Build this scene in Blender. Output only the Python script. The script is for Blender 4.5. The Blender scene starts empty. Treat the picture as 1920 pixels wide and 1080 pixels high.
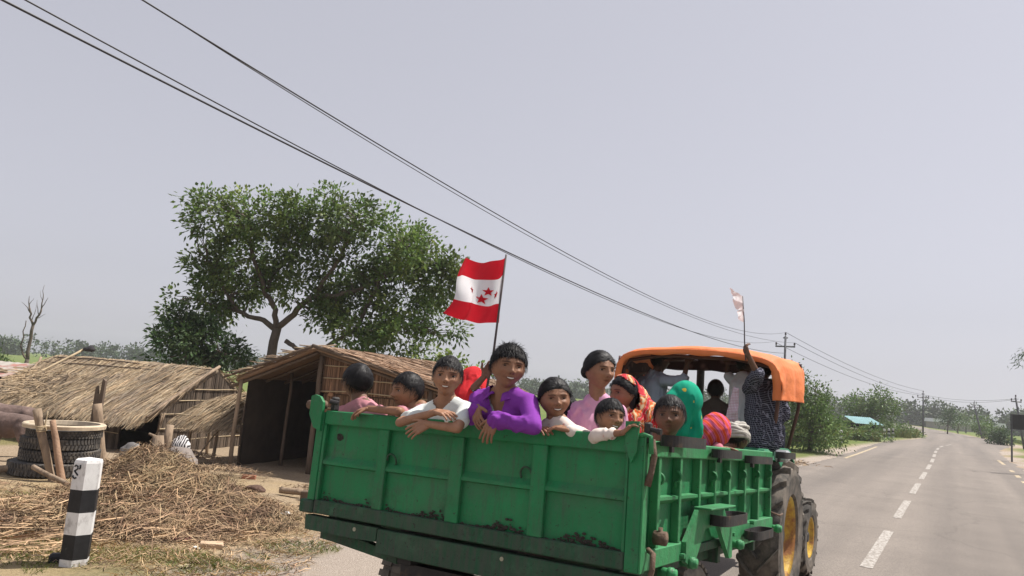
import bpy, bmesh, math, random
import numpy as np
from mathutils import Matrix, Vector, Euler
random.seed(7); RNG = np.random.default_rng(7)
R_ = math.radians
scene = bpy.context.scene
col = scene.collection

# ---------------------------------------------------------------- camera, sky, sun, exposure
cam_d = bpy.data.cameras.new('camera'); cam = bpy.data.objects.new('camera', cam_d); col.objects.link(cam)
cam_d.sensor_width = 36.0; cam_d.lens = 26.0; cam_d.clip_start = 0.05; cam_d.clip_end = 4000
cam.matrix_world = Matrix.Translation((0, 0, 1.87)) @ Matrix.Rotation(R_(90 + 7.53), 4, 'X') @ Matrix.Rotation(R_(4.5), 4, 'Z')
scene.camera = cam

SUN_EL, SUN_AZ = 61.0, 72.0          # azimuth clockwise from +Y (camera heading)
world = bpy.data.worlds.new('World'); scene.world = world; world.use_nodes = True
wn = world.node_tree.nodes; wl = world.node_tree.links
bg = wn['Background']
sky = wn.new('ShaderNodeTexSky'); sky.sky_type = 'NISHITA'; sky.sun_disc = False
sky.sun_elevation = R_(SUN_EL); sky.sun_rotation = R_(SUN_AZ)
sky.air_density = 1.3; sky.dust_density = 1.7; sky.ozone_density = 1.2; sky.altitude = 100
hs = wn.new('ShaderNodeHueSaturation'); hs.inputs['Saturation'].default_value = 0.19; hs.inputs['Value'].default_value = 1.0
tint = wn.new('ShaderNodeMix'); tint.data_type = 'RGBA'; tint.blend_type = 'MULTIPLY'; tint.inputs[0].default_value = 1.0
tint.inputs[7].default_value = (1.0, 0.975, 1.045, 1)
wl.new(sky.outputs[0], hs.inputs['Color']); wl.new(hs.outputs[0], tint.inputs[6]); pale = wn.new('ShaderNodeMix'); pale.data_type = 'RGBA'; pale.inputs[0].default_value = .55; pale.inputs[7].default_value = (4.65, 4.72, 5.40, 1)   # even veil of haze over the whole sky
wl.new(tint.outputs[2], pale.inputs[6]); wl.new(pale.outputs[2], bg.inputs['Color'])
bg.inputs['Strength'].default_value = 0.092

sd = bpy.data.lights.new('sun', 'SUN'); sd.energy = 5.0; sd.angle = R_(0.6); sd.color = (1.0, 0.95, 0.88)
sun = bpy.data.objects.new('sun', sd); col.objects.link(sun)
to_sun = Vector((math.sin(R_(SUN_AZ)) * math.cos(R_(SUN_EL)), math.cos(R_(SUN_AZ)) * math.cos(R_(SUN_EL)), math.sin(R_(SUN_EL))))
sun.rotation_euler = to_sun.to_track_quat('Z', 'Y').to_euler(); sun.location = to_sun * 60
vs = scene.view_settings; vs.view_transform = 'Standard'; vs.look = 'None'; vs.exposure = 0.42; vs.gamma = 1.0
vs.use_curve_mapping = False
try:
    scene.cycles.volume_step_rate = 4.0; scene.cycles.volume_bounces = 1; scene.cycles.max_bounces = 8
    scene.cycles.transparent_max_bounces = 8
except Exception: pass

# ---------------------------------------------------------------- helpers
def tag(o, label=None, cat=None, group=None, kind=None):
    if label: o['label'] = label
    if cat: o['category'] = cat
    if group: o['group'] = group
    if kind: o['kind'] = kind
    return o
def empty(name, loc=(0, 0, 0), rz=0.0, parent=None, matrix=None):
    o = bpy.data.objects.new(name, None); col.objects.link(o); o.empty_display_size = 0.1
    if matrix is not None: o.matrix_world = matrix
    else: o.location = loc; o.rotation_euler = (0, 0, rz)
    if parent: o.parent = parent
    return o
def link_mesh(name, me, mat=None, parent=None, smooth=False):
    if mat is not None:
        for m in (mat if isinstance(mat, (list, tuple)) else [mat]): me.materials.append(m)
    if smooth: me.polygons.foreach_set('use_smooth', [True] * len(me.polygons))
    o = bpy.data.objects.new(name, me); col.objects.link(o)
    if parent: o.parent = parent
    return o
def set_col(me, cols):
    a = me.color_attributes.new('Col', 'FLOAT_COLOR', 'POINT')
    c = np.ones((len(me.vertices), 4), np.float32); c[:, :3] = np.asarray(cols)[:, :3]
    a.data.foreach_set('color', c.ravel())

class MB:
    """collects vertices and faces; build() links them as one mesh object"""
    def __init__(s): s.v = []; s.f = []; s.c = []; s.mi = []; s.n = 0; s.cur = (1, 1, 1); s.m = 0
    def add(s, V, Fs, c=None):
        V = np.asarray(V, float).reshape(-1, 3); s.v.append(V)
        for f in Fs: s.f.append([i + s.n for i in f]); s.mi.append(s.m)
        cc = np.asarray(s.cur if c is None else c, float)
        s.c.append(np.broadcast_to(cc, (len(V), 3)).copy()); s.n += len(V)
    def box(s, lo, hi, M=None, bev=0.0):
        lo = np.asarray(lo, float); hi = np.asarray(hi, float)
        if bev <= 0:
            V = np.array([[(lo, hi)[a][0], (lo, hi)[b][1], (lo, hi)[c_][2]] for a in (0, 1) for b in (0, 1) for c_ in (0, 1)])
            Fs = [(0, 1, 3, 2), (4, 6, 7, 5), (0, 4, 5, 1), (2, 3, 7, 6), (0, 2, 6, 4), (1, 5, 7, 3)]
        else:
            bm = bmesh.new(); bmesh.ops.create_cube(bm, size=1.0)
            sc = hi - lo; ce = (hi + lo) / 2
            for v in bm.verts: v.co = Vector(np.array(v.co) * sc + ce)
            bmesh.ops.bevel(bm, geom=list(bm.edges), offset=min(bev, sc.min() * .45), segments=1, affect='EDGES')
            bm.verts.index_update()
            V = np.array([v.co[:] for v in bm.verts]); Fs = [[v.index for v in f.verts] for f in bm.faces]; bm.free()
        if M is not None: V = xf(M, V)
        s.add(V, Fs)
    def tube(s, path, rad, seg=8, cap=True, c=None):
        V, Fs = tube_arrays(path, rad, seg, cap); s.add(V, Fs, c)
    def prism(s, poly, d, M=None):
        """poly: list of 2D (x,z); extruded along y from 0 to d"""
        n = len(poly); P = np.array(poly, float)
        V = np.concatenate([np.stack([P[:, 0], np.zeros(n), P[:, 1]], 1), np.stack([P[:, 0], np.full(n, d), P[:, 1]], 1)])
        Fs = [list(range(n)), list(range(2 * n - 1, n - 1, -1))] + [[i, i + n, (i + 1) % n + n, (i + 1) % n] for i in range(n)]
        if M is not None: V = xf(M, V)
        s.add(V, Fs)
    def lathe(s, prof, seg=32, M=None, close=False, c=None):
        """prof: (r, z) list, turned about z"""
        n = len(prof); P = np.array(prof, float); a = np.arange(seg) * 2 * np.pi / seg
        V = np.stack([np.outer(np.cos(a), P[:, 0]), np.outer(np.sin(a), P[:, 0]), np.tile(P[:, 1], (seg, 1))], -1).reshape(-1, 3)
        Fs = []
        for i in range(seg):
            j = (i + 1) % seg
            for k in range(n if close else n - 1):
                k2 = (k + 1) % n
                Fs.append([i * n + k, j * n + k, j * n + k2, i * n + k2])
        if M is not None: V = xf(M, V)
        s.add(V, Fs, c)
    def build(s, name, mat, parent=None, smooth=False, colors=False, mats=None):
        me = bpy.data.meshes.new(name)
        V = np.concatenate(s.v)
        me.from_pydata(V.tolist(), [], s.f)
        if mats is not None or any(s.mi): me.polygons.foreach_set('material_index', s.mi)
        if colors: set_col(me, np.concatenate(s.c))
        return link_mesh(name, me, mat, parent, smooth)
def xf(M, V):
    M = np.array(M); return np.asarray(V) @ M[:3, :3].T + M[:3, 3]
def tube_arrays(path, rad, seg=8, cap=True):
    P = np.asarray(path, float); n = len(P); r = np.broadcast_to(np.asarray(rad, float), (n,))
    T = np.gradient(P, axis=0); T /= np.linalg.norm(T, axis=1, keepdims=True) + 1e-12
    up = np.array([0, 0, 1.0]) if abs(T[0, 2]) < .9 else np.array([1.0, 0, 0])
    U = np.cross(T[0], up); U /= np.linalg.norm(U); a = np.arange(seg) * 2 * np.pi / seg
    V = []
    for i in range(n):
        U = U - T[i] * (U @ T[i]); U /= np.linalg.norm(U) + 1e-12; W = np.cross(T[i], U)
        V.append(P[i] + r[i] * (np.outer(np.cos(a), U) + np.outer(np.sin(a), W)))
    V = np.concatenate(V); Fs = []
    for i in range(n - 1):
        for k in range(seg):
            k2 = (k + 1) % seg
            Fs.append([i * seg + k, i * seg + k2, (i + 1) * seg + k2, (i + 1) * seg + k])
    if cap:
        Fs.append(list(range(seg))[::-1]); Fs.append([(n - 1) * seg + k for k in range(seg)])
    return V, Fs
def capsule(p0, r0, p1, r1, seg=12):
    p0 = np.asarray(p0, float); p1 = np.asarray(p1, float); d = p1 - p0; L = np.linalg.norm(d); d = d / (L + 1e-9)
    if L < 1e-5: d = np.array([0, 0, 1.0])
    a = np.radians([-78, -50, -25, 0]); b = np.radians([0, 25, 50, 78])
    path = [p0 + d * r0 * math.sin(t) for t in a] + [p1 + d * r1 * math.sin(t) for t in b]
    rad = [r0 * math.cos(t) for t in a] + [r1 * math.cos(t) for t in b]
    P = np.array(path); up = np.array([0, 0, 1.0]) if abs(d[2]) < .9 else np.array([1.0, 0, 0])
    U = np.cross(d, up); U /= np.linalg.norm(U); W = np.cross(d, U); an = np.arange(seg) * 2 * np.pi / seg
    V = np.concatenate([P[i] + rad[i] * (np.outer(np.cos(an), U) + np.outer(np.sin(an), W)) for i in range(len(P))])
    n = len(P); Fs = [[i * seg + k, i * seg + (k + 1) % seg, (i + 1) * seg + (k + 1) % seg, (i + 1) * seg + k] for i in range(n - 1) for k in range(seg)]
    Fs.append(list(range(seg))[::-1]); Fs.append([(n - 1) * seg + k for k in range(seg)])
    return V, Fs
def ellipsoid(c, r, M=None, nu=18, nv=12):
    th = np.linspace(0, np.pi, nv + 1)[1:-1]; ph = np.arange(nu) * 2 * np.pi / nu
    V = [[0, 0, 1]] + [[math.sin(t) * math.cos(p), math.sin(t) * math.sin(p), math.cos(t)] for t in th for p in ph] + [[0, 0, -1]]
    V = np.array(V) * np.asarray(r)
    if M is not None: V = V @ np.array(M).T[:3, :3]
    V = V + np.asarray(c); Fs = [[0, 1 + k, 1 + (k + 1) % nu] for k in range(nu)]
    for i in range(nv - 2):
        for k in range(nu): Fs.append([1 + i * nu + k, 1 + (i + 1) * nu + k, 1 + (i + 1) * nu + (k + 1) % nu, 1 + i * nu + (k + 1) % nu])
    b = 1 + (nv - 2) * nu; e = len(V) - 1
    for k in range(nu): Fs.append([b + k, e, b + (k + 1) % nu])
    return V, Fs
def remesh(parts, voxel, smooth_it=4, sm=.5):
    """union of overlapping closed shapes as one continuous skin -> (V, F)"""
    V = []; Fs = []; n = 0
    for v, f in parts:
        V.append(v); Fs += [[i + n for i in q] for q in f]; n += len(v)
    me = bpy.data.meshes.new('tmp'); me.from_pydata(np.concatenate(V).tolist(), [], Fs)
    o = bpy.data.objects.new('tmp', me); col.objects.link(o)
    m = o.modifiers.new('r', 'REMESH'); m.mode = 'VOXEL'; m.voxel_size = voxel; m.adaptivity = 0
    if smooth_it:
        s = o.modifiers.new('s', 'SMOOTH'); s.factor = sm; s.iterations = smooth_it
    dg = bpy.context.evaluated_depsgraph_get(); ev = o.evaluated_get(dg); em = ev.to_mesh()
    nv = len(em.vertices); A = np.empty(nv * 3, np.float32); em.vertices.foreach_get('co', A); A = A.reshape(-1, 3).astype(float)
    Q = [list(p.vertices) for p in em.polygons]
    ev.to_mesh_clear(); bpy.data.objects.remove(o); bpy.data.meshes.remove(me)
    return A, Q
def vnormals(V, Q):
    N = np.zeros_like(V); q = np.array([x[:3] for x in Q])
    n = np.cross(V[q[:, 1]] - V[q[:, 0]], V[q[:, 2]] - V[q[:, 0]])
    for k in range(3): np.add.at(N, q[:, k], n)
    return N / (np.linalg.norm(N, axis=1, keepdims=True) + 1e-12)
def snoise(P, freq, seed=0, oct=3, aniso=(1, 1, 1)):
    rng = np.random.default_rng(seed); P = np.asarray(P, float); P = P * np.asarray(aniso)[:P.shape[1]]; out = np.zeros(len(P)); amp = 1.0; tot = 0
    for o in range(oct):
        for k in range(4):
            d = rng.normal(size=P.shape[1]); d /= np.linalg.norm(d)
            out += amp * np.sin(P @ d * freq * rng.uniform(.7, 1.4) + rng.uniform(0, 6.28) + 1.3 * np.sin(P @ rng.normal(size=P.shape[1]) * freq * .6))
        tot += amp * 2; amp *= .5; freq *= 2.1
    return out / tot
def smoothstep(a, b, x):
    t = np.clip((np.asarray(x, float) - a) / (b - a), 0, 1); return t * t * (3 - 2 * t)

# ---------------------------------------------------------------- materials
MATS = {}
def node_mat(name):
    m = bpy.data.materials.new(name); m.use_nodes = True; nt = m.node_tree
    return m, nt.nodes, nt.links, nt.nodes['Principled BSDF']
def mat(name, c, rough=.8, var=.18, scale=9.0, bump=0.0, bscale=60.0, metal=0.0, spec=.3, c2=None, c2_th=(.55, .7), c2_scale=5.0, attr=False, trans=0.0, stretch=(1, 1, 1), coat=0.0):
    if name in MATS: return MATS[name]
    m, N, L, b = node_mat(name)
    tc = N.new('ShaderNodeTexCoord'); mp = N.new('ShaderNodeMapping'); mp.inputs['Scale'].default_value = stretch
    L.new(tc.outputs['Object'], mp.inputs['Vector'])
    n1 = N.new('ShaderNodeTexNoise'); n1.inputs['Scale'].default_value = scale; n1.inputs['Detail'].default_value = 6; n1.inputs['Roughness'].default_value = .65
    L.new(mp.outputs[0], n1.inputs['Vector'])
    mx = N.new('ShaderNodeMix'); mx.data_type = 'RGBA'
    mx.inputs[6].default_value = (*[max(0, x * (1 - var)) for x in c], 1); mx.inputs[7].default_value = (*[min(1, x * (1 + var)) for x in c], 1)
    mr = N.new('ShaderNodeMapRange'); mr.inputs[1].default_value = .3; mr.inputs[2].default_value = .7; L.new(n1.outputs[0], mr.inputs[0]); L.new(mr.outputs[0], mx.inputs[0])
    out = mx.outputs[2]
    if c2 is not None:
        n2 = N.new('ShaderNodeTexNoise'); n2.inputs['Scale'].default_value = c2_scale; n2.inputs['Detail'].default_value = 8; n2.inputs['Roughness'].default_value = .7
        L.new(mp.outputs[0], n2.inputs['Vector'])
        r2 = N.new('ShaderNodeMapRange'); r2.inputs[1].default_value = c2_th[0]; r2.inputs[2].default_value = c2_th[1]; L.new(n2.outputs[0], r2.inputs[0])
        m2 = N.new('ShaderNodeMix'); m2.data_type = 'RGBA'; m2.inputs[7].default_value = (*c2, 1); L.new(r2.outputs[0], m2.inputs[0]); L.new(out, m2.inputs[6]); out = m2.outputs[2]
    if attr:
        at = N.new('ShaderNodeAttribute'); at.attribute_name = 'Col'
        m3 = N.new('ShaderNodeMix'); m3.data_type = 'RGBA'; m3.blend_type = 'MULTIPLY'; m3.inputs[0].default_value = 1
        L.new(out, m3.inputs[6]); L.new(at.outputs['Color'], m3.inputs[7]); out = m3.outputs[2]
    L.new(out, b.inputs['Base Color'])
    b.inputs['Roughness'].default_value = rough; b.inputs['Metallic'].default_value = metal
    b.inputs['Specular IOR Level'].default_value = spec
    if coat: b.inputs['Coat Weight'].default_value = coat
    if bump:
        n3 = N.new('ShaderNodeTexNoise'); n3.inputs['Scale'].default_value = bscale; n3.inputs['Detail'].default_value = 5
        L.new(mp.outputs[0], n3.inputs['Vector'])
        bp = N.new('ShaderNodeBump'); bp.inputs['Strength'].default_value = bump; bp.inputs['Distance'].default_value = .02
        L.new(n3.outputs[0], bp.inputs['Height']); L.new(bp.outputs[0], b.inputs['Normal'])
    if trans:
        tr = N.new('ShaderNodeBsdfTranslucent'); L.new(out, tr.inputs['Color']); ms = N.new('ShaderNodeMixShader'); ms.inputs[0].default_value = trans
        L.new(b.outputs[0], ms.inputs[1]); L.new(tr.outputs[0], ms.inputs[2]); L.new(ms.outputs[0], N['Material Output'].inputs['Surface'])
    MATS[name] = m
    return m
# ---------------------------------------------------------------- fast mesh from arrays of equal polygons
def mesh_arrays(name, V, Q, cols=None, smooth=False):
    V = np.asarray(V, np.float32).reshape(-1, 3); Q = np.asarray(Q, np.int32); k = Q.shape[1]
    me = bpy.data.meshes.new(name); me.vertices.add(len(V)); me.vertices.foreach_set('co', V.ravel())
    me.loops.add(Q.size); me.loops.foreach_set('vertex_index', Q.ravel())
    me.polygons.add(len(Q)); me.polygons.foreach_set('loop_start', np.arange(0, Q.size, k, dtype=np.int32))
    me.polygons.foreach_set('loop_total', np.full(len(Q), k, np.int32))
    if smooth: me.polygons.foreach_set('use_smooth', np.ones(len(Q), bool))
    me.update(calc_edges=True); me.validate()
    if cols is not None: set_col(me, cols)
    return me
def unit(a): return a / (np.linalg.norm(a, axis=-1, keepdims=True) + 1e-9)
def leaf_arrays(P, D, N, L, W, fold=.0):
    """diamond leaves: base P, direction D, face normal N"""
    D = unit(D); S = unit(np.cross(D, N)); n = len(P); L = np.broadcast_to(L, (n,))[:, None]; W = np.broadcast_to(W, (n,))[:, None]
    droop = np.array([0, 0, -1.0]) * L * .12
    V = np.stack([P, P + D * L * .45 + S * W * .5, P + D * L + droop, P + D * L * .45 - S * W * .5], 1)
    return V.reshape(-1, 3), np.arange(4 * n).reshape(n, 4)
def ribbon_arrays(P0, P1, P2, W, up=None):
    """bent ribbons through 3 points, one width per ribbon -> two quads each"""
    n = len(P0); W = np.broadcast_to(W, (n,))[:, None] * .5
    D = unit(P2 - P0)
    if up is None: up = unit(RNG.normal(size=(n, 3)))
    S = unit(np.cross(D, up)) * W
    V = np.stack([P0 - S, P0 + S, P1 + S, P1 - S, P2 + S * .4, P2 - S * .4], 1).reshape(-1, 3)
    b = np.arange(n)[:, None] * 6
    Q = np.concatenate([b + np.array([0, 1, 2, 3]), b + np.array([3, 2, 4, 5])])
    return V, Q

# ---------------------------------------------------------------- road course and terrain
ROAD = np.array([(-47.4, -76.0), (-21.4, -33.3), (4.6, 9.4), (18, 31.4), (30.5, 52), (40.6, 66), (51, 83), (61.5, 105), (74, 133), (98, 190), (135, 290)], float)
def smooth_path(P, n):
    t = np.linspace(0, len(P) - 1, n); i = np.clip(t.astype(int), 0, len(P) - 2); f = (t - i)[:, None]
    def at(k): return P[np.clip(k, 0, len(P) - 1)]
    p0, p1, p2, p3 = at(i - 1), at(i), at(i + 1), at(i + 2)
    return .5 * ((2 * p1) + (-p0 + p2) * f + (2 * p0 - 5 * p1 + 4 * p2 - p3) * f ** 2 + (-p0 + 3 * p1 - 3 * p2 + p3) * f ** 3)
RC = smooth_path(ROAD, 260)
RT_ = unit(np.gradient(RC, axis=0)); RN = np.stack([RT_[:, 1], -RT_[:, 0]], 1)   # right-hand normals
RS = np.concatenate([[0], np.cumsum(np.linalg.norm(np.diff(RC, axis=0), axis=1))])
def road_d(x, y):
    """signed distance to the road centre line, left negative"""
    x = np.asarray(x, float).ravel(); y = np.asarray(y, float).ravel(); out = np.empty(len(x))
    for a in range(0, len(x), 4000):
        q = np.stack([x[a:a + 4000], y[a:a + 4000]], 1); d = q[:, None, :] - RC[None]
        k = np.argmin((d ** 2).sum(-1), 1); dd = d[np.arange(len(q)), k]; out[a:a + 4000] = (dd * RN[k]).sum(1)
    return out
def terrain(x, y, n=None):
    x = np.asarray(x, float).ravel(); y = np.asarray(y, float).ravel()
    if n is None: n = road_d(x, y)
    P = np.stack([x, y], 1)
    z = -.025 + .03 * smoothstep(3.5, 4.4, np.abs(n)) + (.022 * snoise(P, 1.6, 3) + .01 * snoise(P, 6, 5)) * smoothstep(3.6, 5, np.abs(n))
    z -= .16 * smoothstep(11.5, 15.5, -n) + .25 * smoothstep(22, 45, -n)
    z -= .5 * smoothstep(5.0, 9, n) + .12 * smoothstep(6, 10, -n) * smoothstep(20, 34, y)
    return z

def gnode():
    """ground: vertex colour holds masks r=grass g=straw litter b=gravel; fine mixing by noise"""
    m, N, L, b = node_mat('ground_soil')
    tc = N.new('ShaderNodeTexCoord'); at = N.new('ShaderNodeAttribute'); at.attribute_name = 'Col'
    sp = N.new('ShaderNodeSeparateColor'); L.new(at.outputs['Color'], sp.inputs[0])
    def noise(s, d=8, r=.7):
        n = N.new('ShaderNodeTexNoise'); n.inputs['Scale'].default_value = s; n.inputs['Detail'].default_value = d; n.inputs['Roughness'].default_value = r
        L.new(tc.outputs['Object'], n.inputs['Vector']); return n.outputs[0]
    def ramp(src, stops):
        r = N.new('ShaderNodeValToRGB'); r.color_ramp.elements[0].position = stops[0][0]; r.color_ramp.elements[0].color = (*stops[0][1], 1)
        r.color_ramp.elements[1].position = stops[-1][0]; r.color_ramp.elements[1].color = (*stops[-1][1], 1)
        for p, c in stops[1:-1]:
            e = r.color_ramp.elements.new(p); e.color = (*c, 1)
        L.new(src, r.inputs[0]); return r.outputs[0]
    def mix(f, a, c):
        x = N.new('ShaderNodeMix'); x.data_type = 'RGBA'; L.new(f, x.inputs[0]); L.new(a, x.inputs[6]); L.new(c, x.inputs[7]); return x.outputs[2]
    def thr(mask, nz, w=.25):
        a = N.new('ShaderNodeMath'); a.operation = 'ADD'; L.new(mask, a.inputs[0]); L.new(nz, a.inputs[1])
        r = N.new('ShaderNodeMapRange'); r.inputs[1].default_value = 1 - w; r.inputs[2].default_value = 1 + w; L.new(a.outputs[0], r.inputs[0]); return r.outputs[0]
    f1 = noise(2.2); f2 = noise(24, 6); f3 = noise(95, 4); f4 = noise(.13, 6)
    soil = ramp(f2, [(.28, (.20, .145, .095)), (.5, (.32, .245, .17)), (.72, (.42, .335, .24))])
    litter = ramp(f3, [(.3, (.17, .115, .065)), (.5, (.36, .27, .16)), (.7, (.55, .44, .27))])
    gravel = ramp(f3, [(.3, (.17, .14, .115)), (.5, (.34, .285, .24)), (.7, (.52, .45, .38))])
    gr_near = ramp(f2, [(.3, (.115, .10, .05)), (.5, (.19, .165, .075)), (.7, (.30, .25, .13))])
    gr_far = ramp(f4, [(.3, (.085, .13, .035)), (.45, (.14, .165, .05)), (.6, (.10, .15, .04)), (.75, (.19, .19, .075))])
    far = N.new('ShaderNodeVectorMath'); far.operation = 'LENGTH'; L.new(tc.outputs['Object'], far.inputs[0])
    fr = N.new('ShaderNodeMapRange'); fr.inputs[1].default_value = 18; fr.inputs[2].default_value = 40; L.new(far.outputs['Value'], fr.inputs[0])
    grass = mix(fr.outputs[0], gr_near, gr_far)
    c = mix(thr(sp.outputs[1], f1), soil, litter)
    c = mix(thr(sp.outputs[2], f1), c, gravel)
    c = mix(thr(sp.outputs[0], f1), c, grass)
    L.new(c, b.inputs['Base Color']); b.inputs['Roughness'].default_value = .95; b.inputs['Specular IOR Level'].default_value = .1
    bp = N.new('ShaderNodeBump'); bp.inputs['Strength'].default_value = .7; bp.inputs['Distance'].default_value = .025
    ad = N.new('ShaderNodeMath'); ad.operation = 'ADD'; L.new(f2, ad.inputs[0]); L.new(f3, ad.inputs[1]); L.new(ad.outputs[0], bp.inputs['Height']); L.new(bp.outputs[0], b.inputs['Normal'])
    return m
def graded(lo, hi, flo, fhi, fine, grow=1.09, mx=18.0):
    mid = np.arange(flo, fhi, fine); a = [fhi]; s = fine
    while a[-1] < hi: s = min(s * grow, mx); a.append(a[-1] + s)
    b = [flo]; s = fine
    while b[-1] > lo: s = min(s * grow, mx); b.append(b[-1] - s)
    return np.concatenate([np.array(b[1:])[::-1], mid, np.array(a)])
gx = graded(-300, 300, -8.5, 1.5, .1); gy = graded(-50, 400, 5.5, 15, .1)
GX, GY = np.meshgrid(gx, gy); nn = road_d(GX, GY); gz = terrain(GX, GY, nn)
X, Y = GX.ravel(), GY.ravel(); P2 = np.stack([X, Y], 1)
def spot(cx, cy, r, w=1.0): return w * np.exp(-((X - cx) ** 2 + (Y - cy) ** 2) / (r * r))
nz = .5 + .5 * snoise(P2, .9, 11); nz2 = .5 + .5 * snoise(P2, 2.4, 12)
yard = smoothstep(-17, -15, nn) * smoothstep(-4.4, -5.2, nn) * smoothstep(30, 22, Y)
g_mask = 1 - yard
g_mask = np.where((nn > -4.3) & (nn < 4.2), 0, g_mask)
g_mask = np.maximum(g_mask, smoothstep(4.2, 5.2, nn)) * (1 - .25 * nz2)
g_mask = np.where((nn < -4.8) & (Y > 21), np.maximum(g_mask, smoothstep(4.2, 5.0, -nn)), g_mask)
near = spot(-3.1, 7.1, .75, .5) + spot(-1.95, 8.15, .45, .55) + spot(-4.6, 7.4, .7, .3) + spot(-5.6, 9.6, 1.0, .4) + spot(-2.2, 7.4, .5, .4) + spot(-2.5, 9.6, .5, .35) + spot(-3.6, 6.2, .9, .35)
g_mask = np.clip(np.maximum(g_mask * (Y > 20) + (1 - yard) * (nn < -12), near * (.6 + .6 * nz2)), 0, 1)
g_mask = np.where(nn > 4, smoothstep(4.0, 5.0, nn), g_mask)
l_mask = np.clip(spot(-3.7, 8.7, 2.1, 1.0) + spot(-5.0, 7.4, 1.5, .8) + spot(-6.6, 10.6, 1.8, .55) + spot(-4.6, 12.2, 1.6, .45) + .2 * nz2, 0, 1) * smoothstep(-4.9, -5.4, nn)
b_mask = smoothstep(-6.0, -4.7, nn) * (nn < 0) * (Y < 30) * (.55 + .5 * nz) + smoothstep(5.2, 3.6, nn) * (nn > 3)
b_mask = np.clip(np.where((Y > 19) & (nn < 0), smoothstep(-4.9, -4.1, nn), b_mask), 0, 1)
nxg = len(gx); idx = np.arange(len(X)).reshape(len(gy), nxg)
Q = np.stack([idx[:-1, :-1], idx[:-1, 1:], idx[1:, 1:], idx[1:, :-1]], -1).reshape(-1, 4)
gm = mesh_arrays('ground', np.stack([X, Y, gz], 1), Q, np.stack([g_mask, l_mask, b_mask], 1), True)
ground = link_mesh('ground', gm, gnode()); tag(ground, kind='structure')

# road: asphalt sheet with a slightly ragged edge, painted marks as sheets above it
asph, N, L, b = node_mat('asphalt')
tc = N.new('ShaderNodeTexCoord')
def _n(s, d=6, r=.7):
    n = N.new('ShaderNodeTexNoise'); n.inputs['Scale'].default_value = s; n.inputs['Detail'].default_value = d; n.inputs['Roughness'].default_value = r; L.new(tc.outputs['Object'], n.inputs['Vector']); return n.outputs[0]
def _ramp(src, a, c, p=(.3, .7)):
    r = N.new('ShaderNodeValToRGB'); r.color_ramp.elements[0].position = p[0]; r.color_ramp.elements[0].color = (*a, 1); r.color_ramp.elements[1].position = p[1]; r.color_ramp.elements[1].color = (*c, 1); L.new(src, r.inputs[0]); return r.outputs[0]
mpr = N.new('ShaderNodeMapping'); mpr.inputs['Rotation'].default_value = (0, 0, R_(31.3)); L.new(tc.outputs['Object'], mpr.inputs['Vector']); mp2 = N.new('ShaderNodeMapping'); mp2.inputs['Scale'].default_value = (1.0, .03, 1); L.new(mpr.outputs[0], mp2.inputs['Vector']); mpr = mp2
nl = N.new('ShaderNodeTexNoise'); nl.inputs['Scale'].default_value = .9; nl.inputs['Detail'].default_value = 5; L.new(mpr.outputs[0], nl.inputs['Vector'])
lanes = _ramp(nl.outputs[0], (.78, .78, .79), (1.15, 1.14, 1.13), (.32, .66))
base0 = _ramp(_n(.55), (.165, .145, .129), (.205, .181, .160)); mb0 = N.new('ShaderNodeMix'); mb0.data_type = 'RGBA'; mb0.blend_type = 'MULTIPLY'; mb0.inputs[0].default_value = 1; L.new(base0, mb0.inputs[6]); L.new(lanes, mb0.inputs[7]); base = mb0.outputs[2]
fine = _ramp(_n(75, 4, .8), (.45, .45, .45), (1.55, 1.52, 1.48))
mm = N.new('ShaderNodeMix'); mm.data_type = 'RGBA'; mm.blend_type = 'MULTIPLY'; mm.inputs[0].default_value = 1; L.new(base, mm.inputs[6]); L.new(fine, mm.inputs[7])
crk = N.new('ShaderNodeTexVoronoi'); crk.feature = 'DISTANCE_TO_EDGE'; crk.inputs['Scale'].default_value = .42
wv = N.new('ShaderNodeTexNoise'); wv.inputs['Scale'].default_value = 1.1; wv.inputs['Detail'].default_value = 5; L.new(tc.outputs['Object'], wv.inputs['Vector'])
wa = N.new('ShaderNodeMix'); wa.data_type = 'RGBA'; wa.inputs[0].default_value = .5; L.new(tc.outputs['Object'], wa.inputs[6]); L.new(wv.outputs['Color'], wa.inputs[7]); L.new(wa.outputs[2], crk.inputs['Vector'])
cr = N.new('ShaderNodeMapRange'); cr.inputs[1].default_value = .0; cr.inputs[2].default_value = .008; cr.inputs[3].default_value = .82; cr.inputs[4].default_value = 1; L.new(crk.outputs['Distance'], cr.inputs[0])
m4 = N.new('ShaderNodeMix'); m4.data_type = 'RGBA'; m4.blend_type = 'MULTIPLY'; m4.inputs[0].default_value = 1; L.new(mm.outputs[2], m4.inputs[6]); L.new(cr.outputs[0], m4.inputs[7])
L.new(m4.outputs[2], b.inputs['Base Color']); b.inputs['Roughness'].default_value = .8; b.inputs['Specular IOR Level'].default_value = .25
bp = N.new('ShaderNodeBump'); bp.inputs['Strength'].default_value = .5; bp.inputs['Distance'].default_value = .01; L.new(_n(160, 3), bp.inputs['Height']); L.new(bp.outputs[0], b.inputs['Normal'])
RC2 = smooth_path(ROAD, 1400); T2 = unit(np.gradient(RC2, axis=0)); N2 = np.stack([T2[:, 1], -T2[:, 0]], 1)
S2 = np.concatenate([[0], np.cumsum(np.linalg.norm(np.diff(RC2, axis=0), axis=1))])
offs = np.array([-3.45, -3.2, -1.7, 0, 1.7, 3.2, 3.45])
rag = .12 * np.stack([snoise(RC2, 2.0, 31), snoise(RC2, 2.0, 32)], 1)
ov = []
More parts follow.
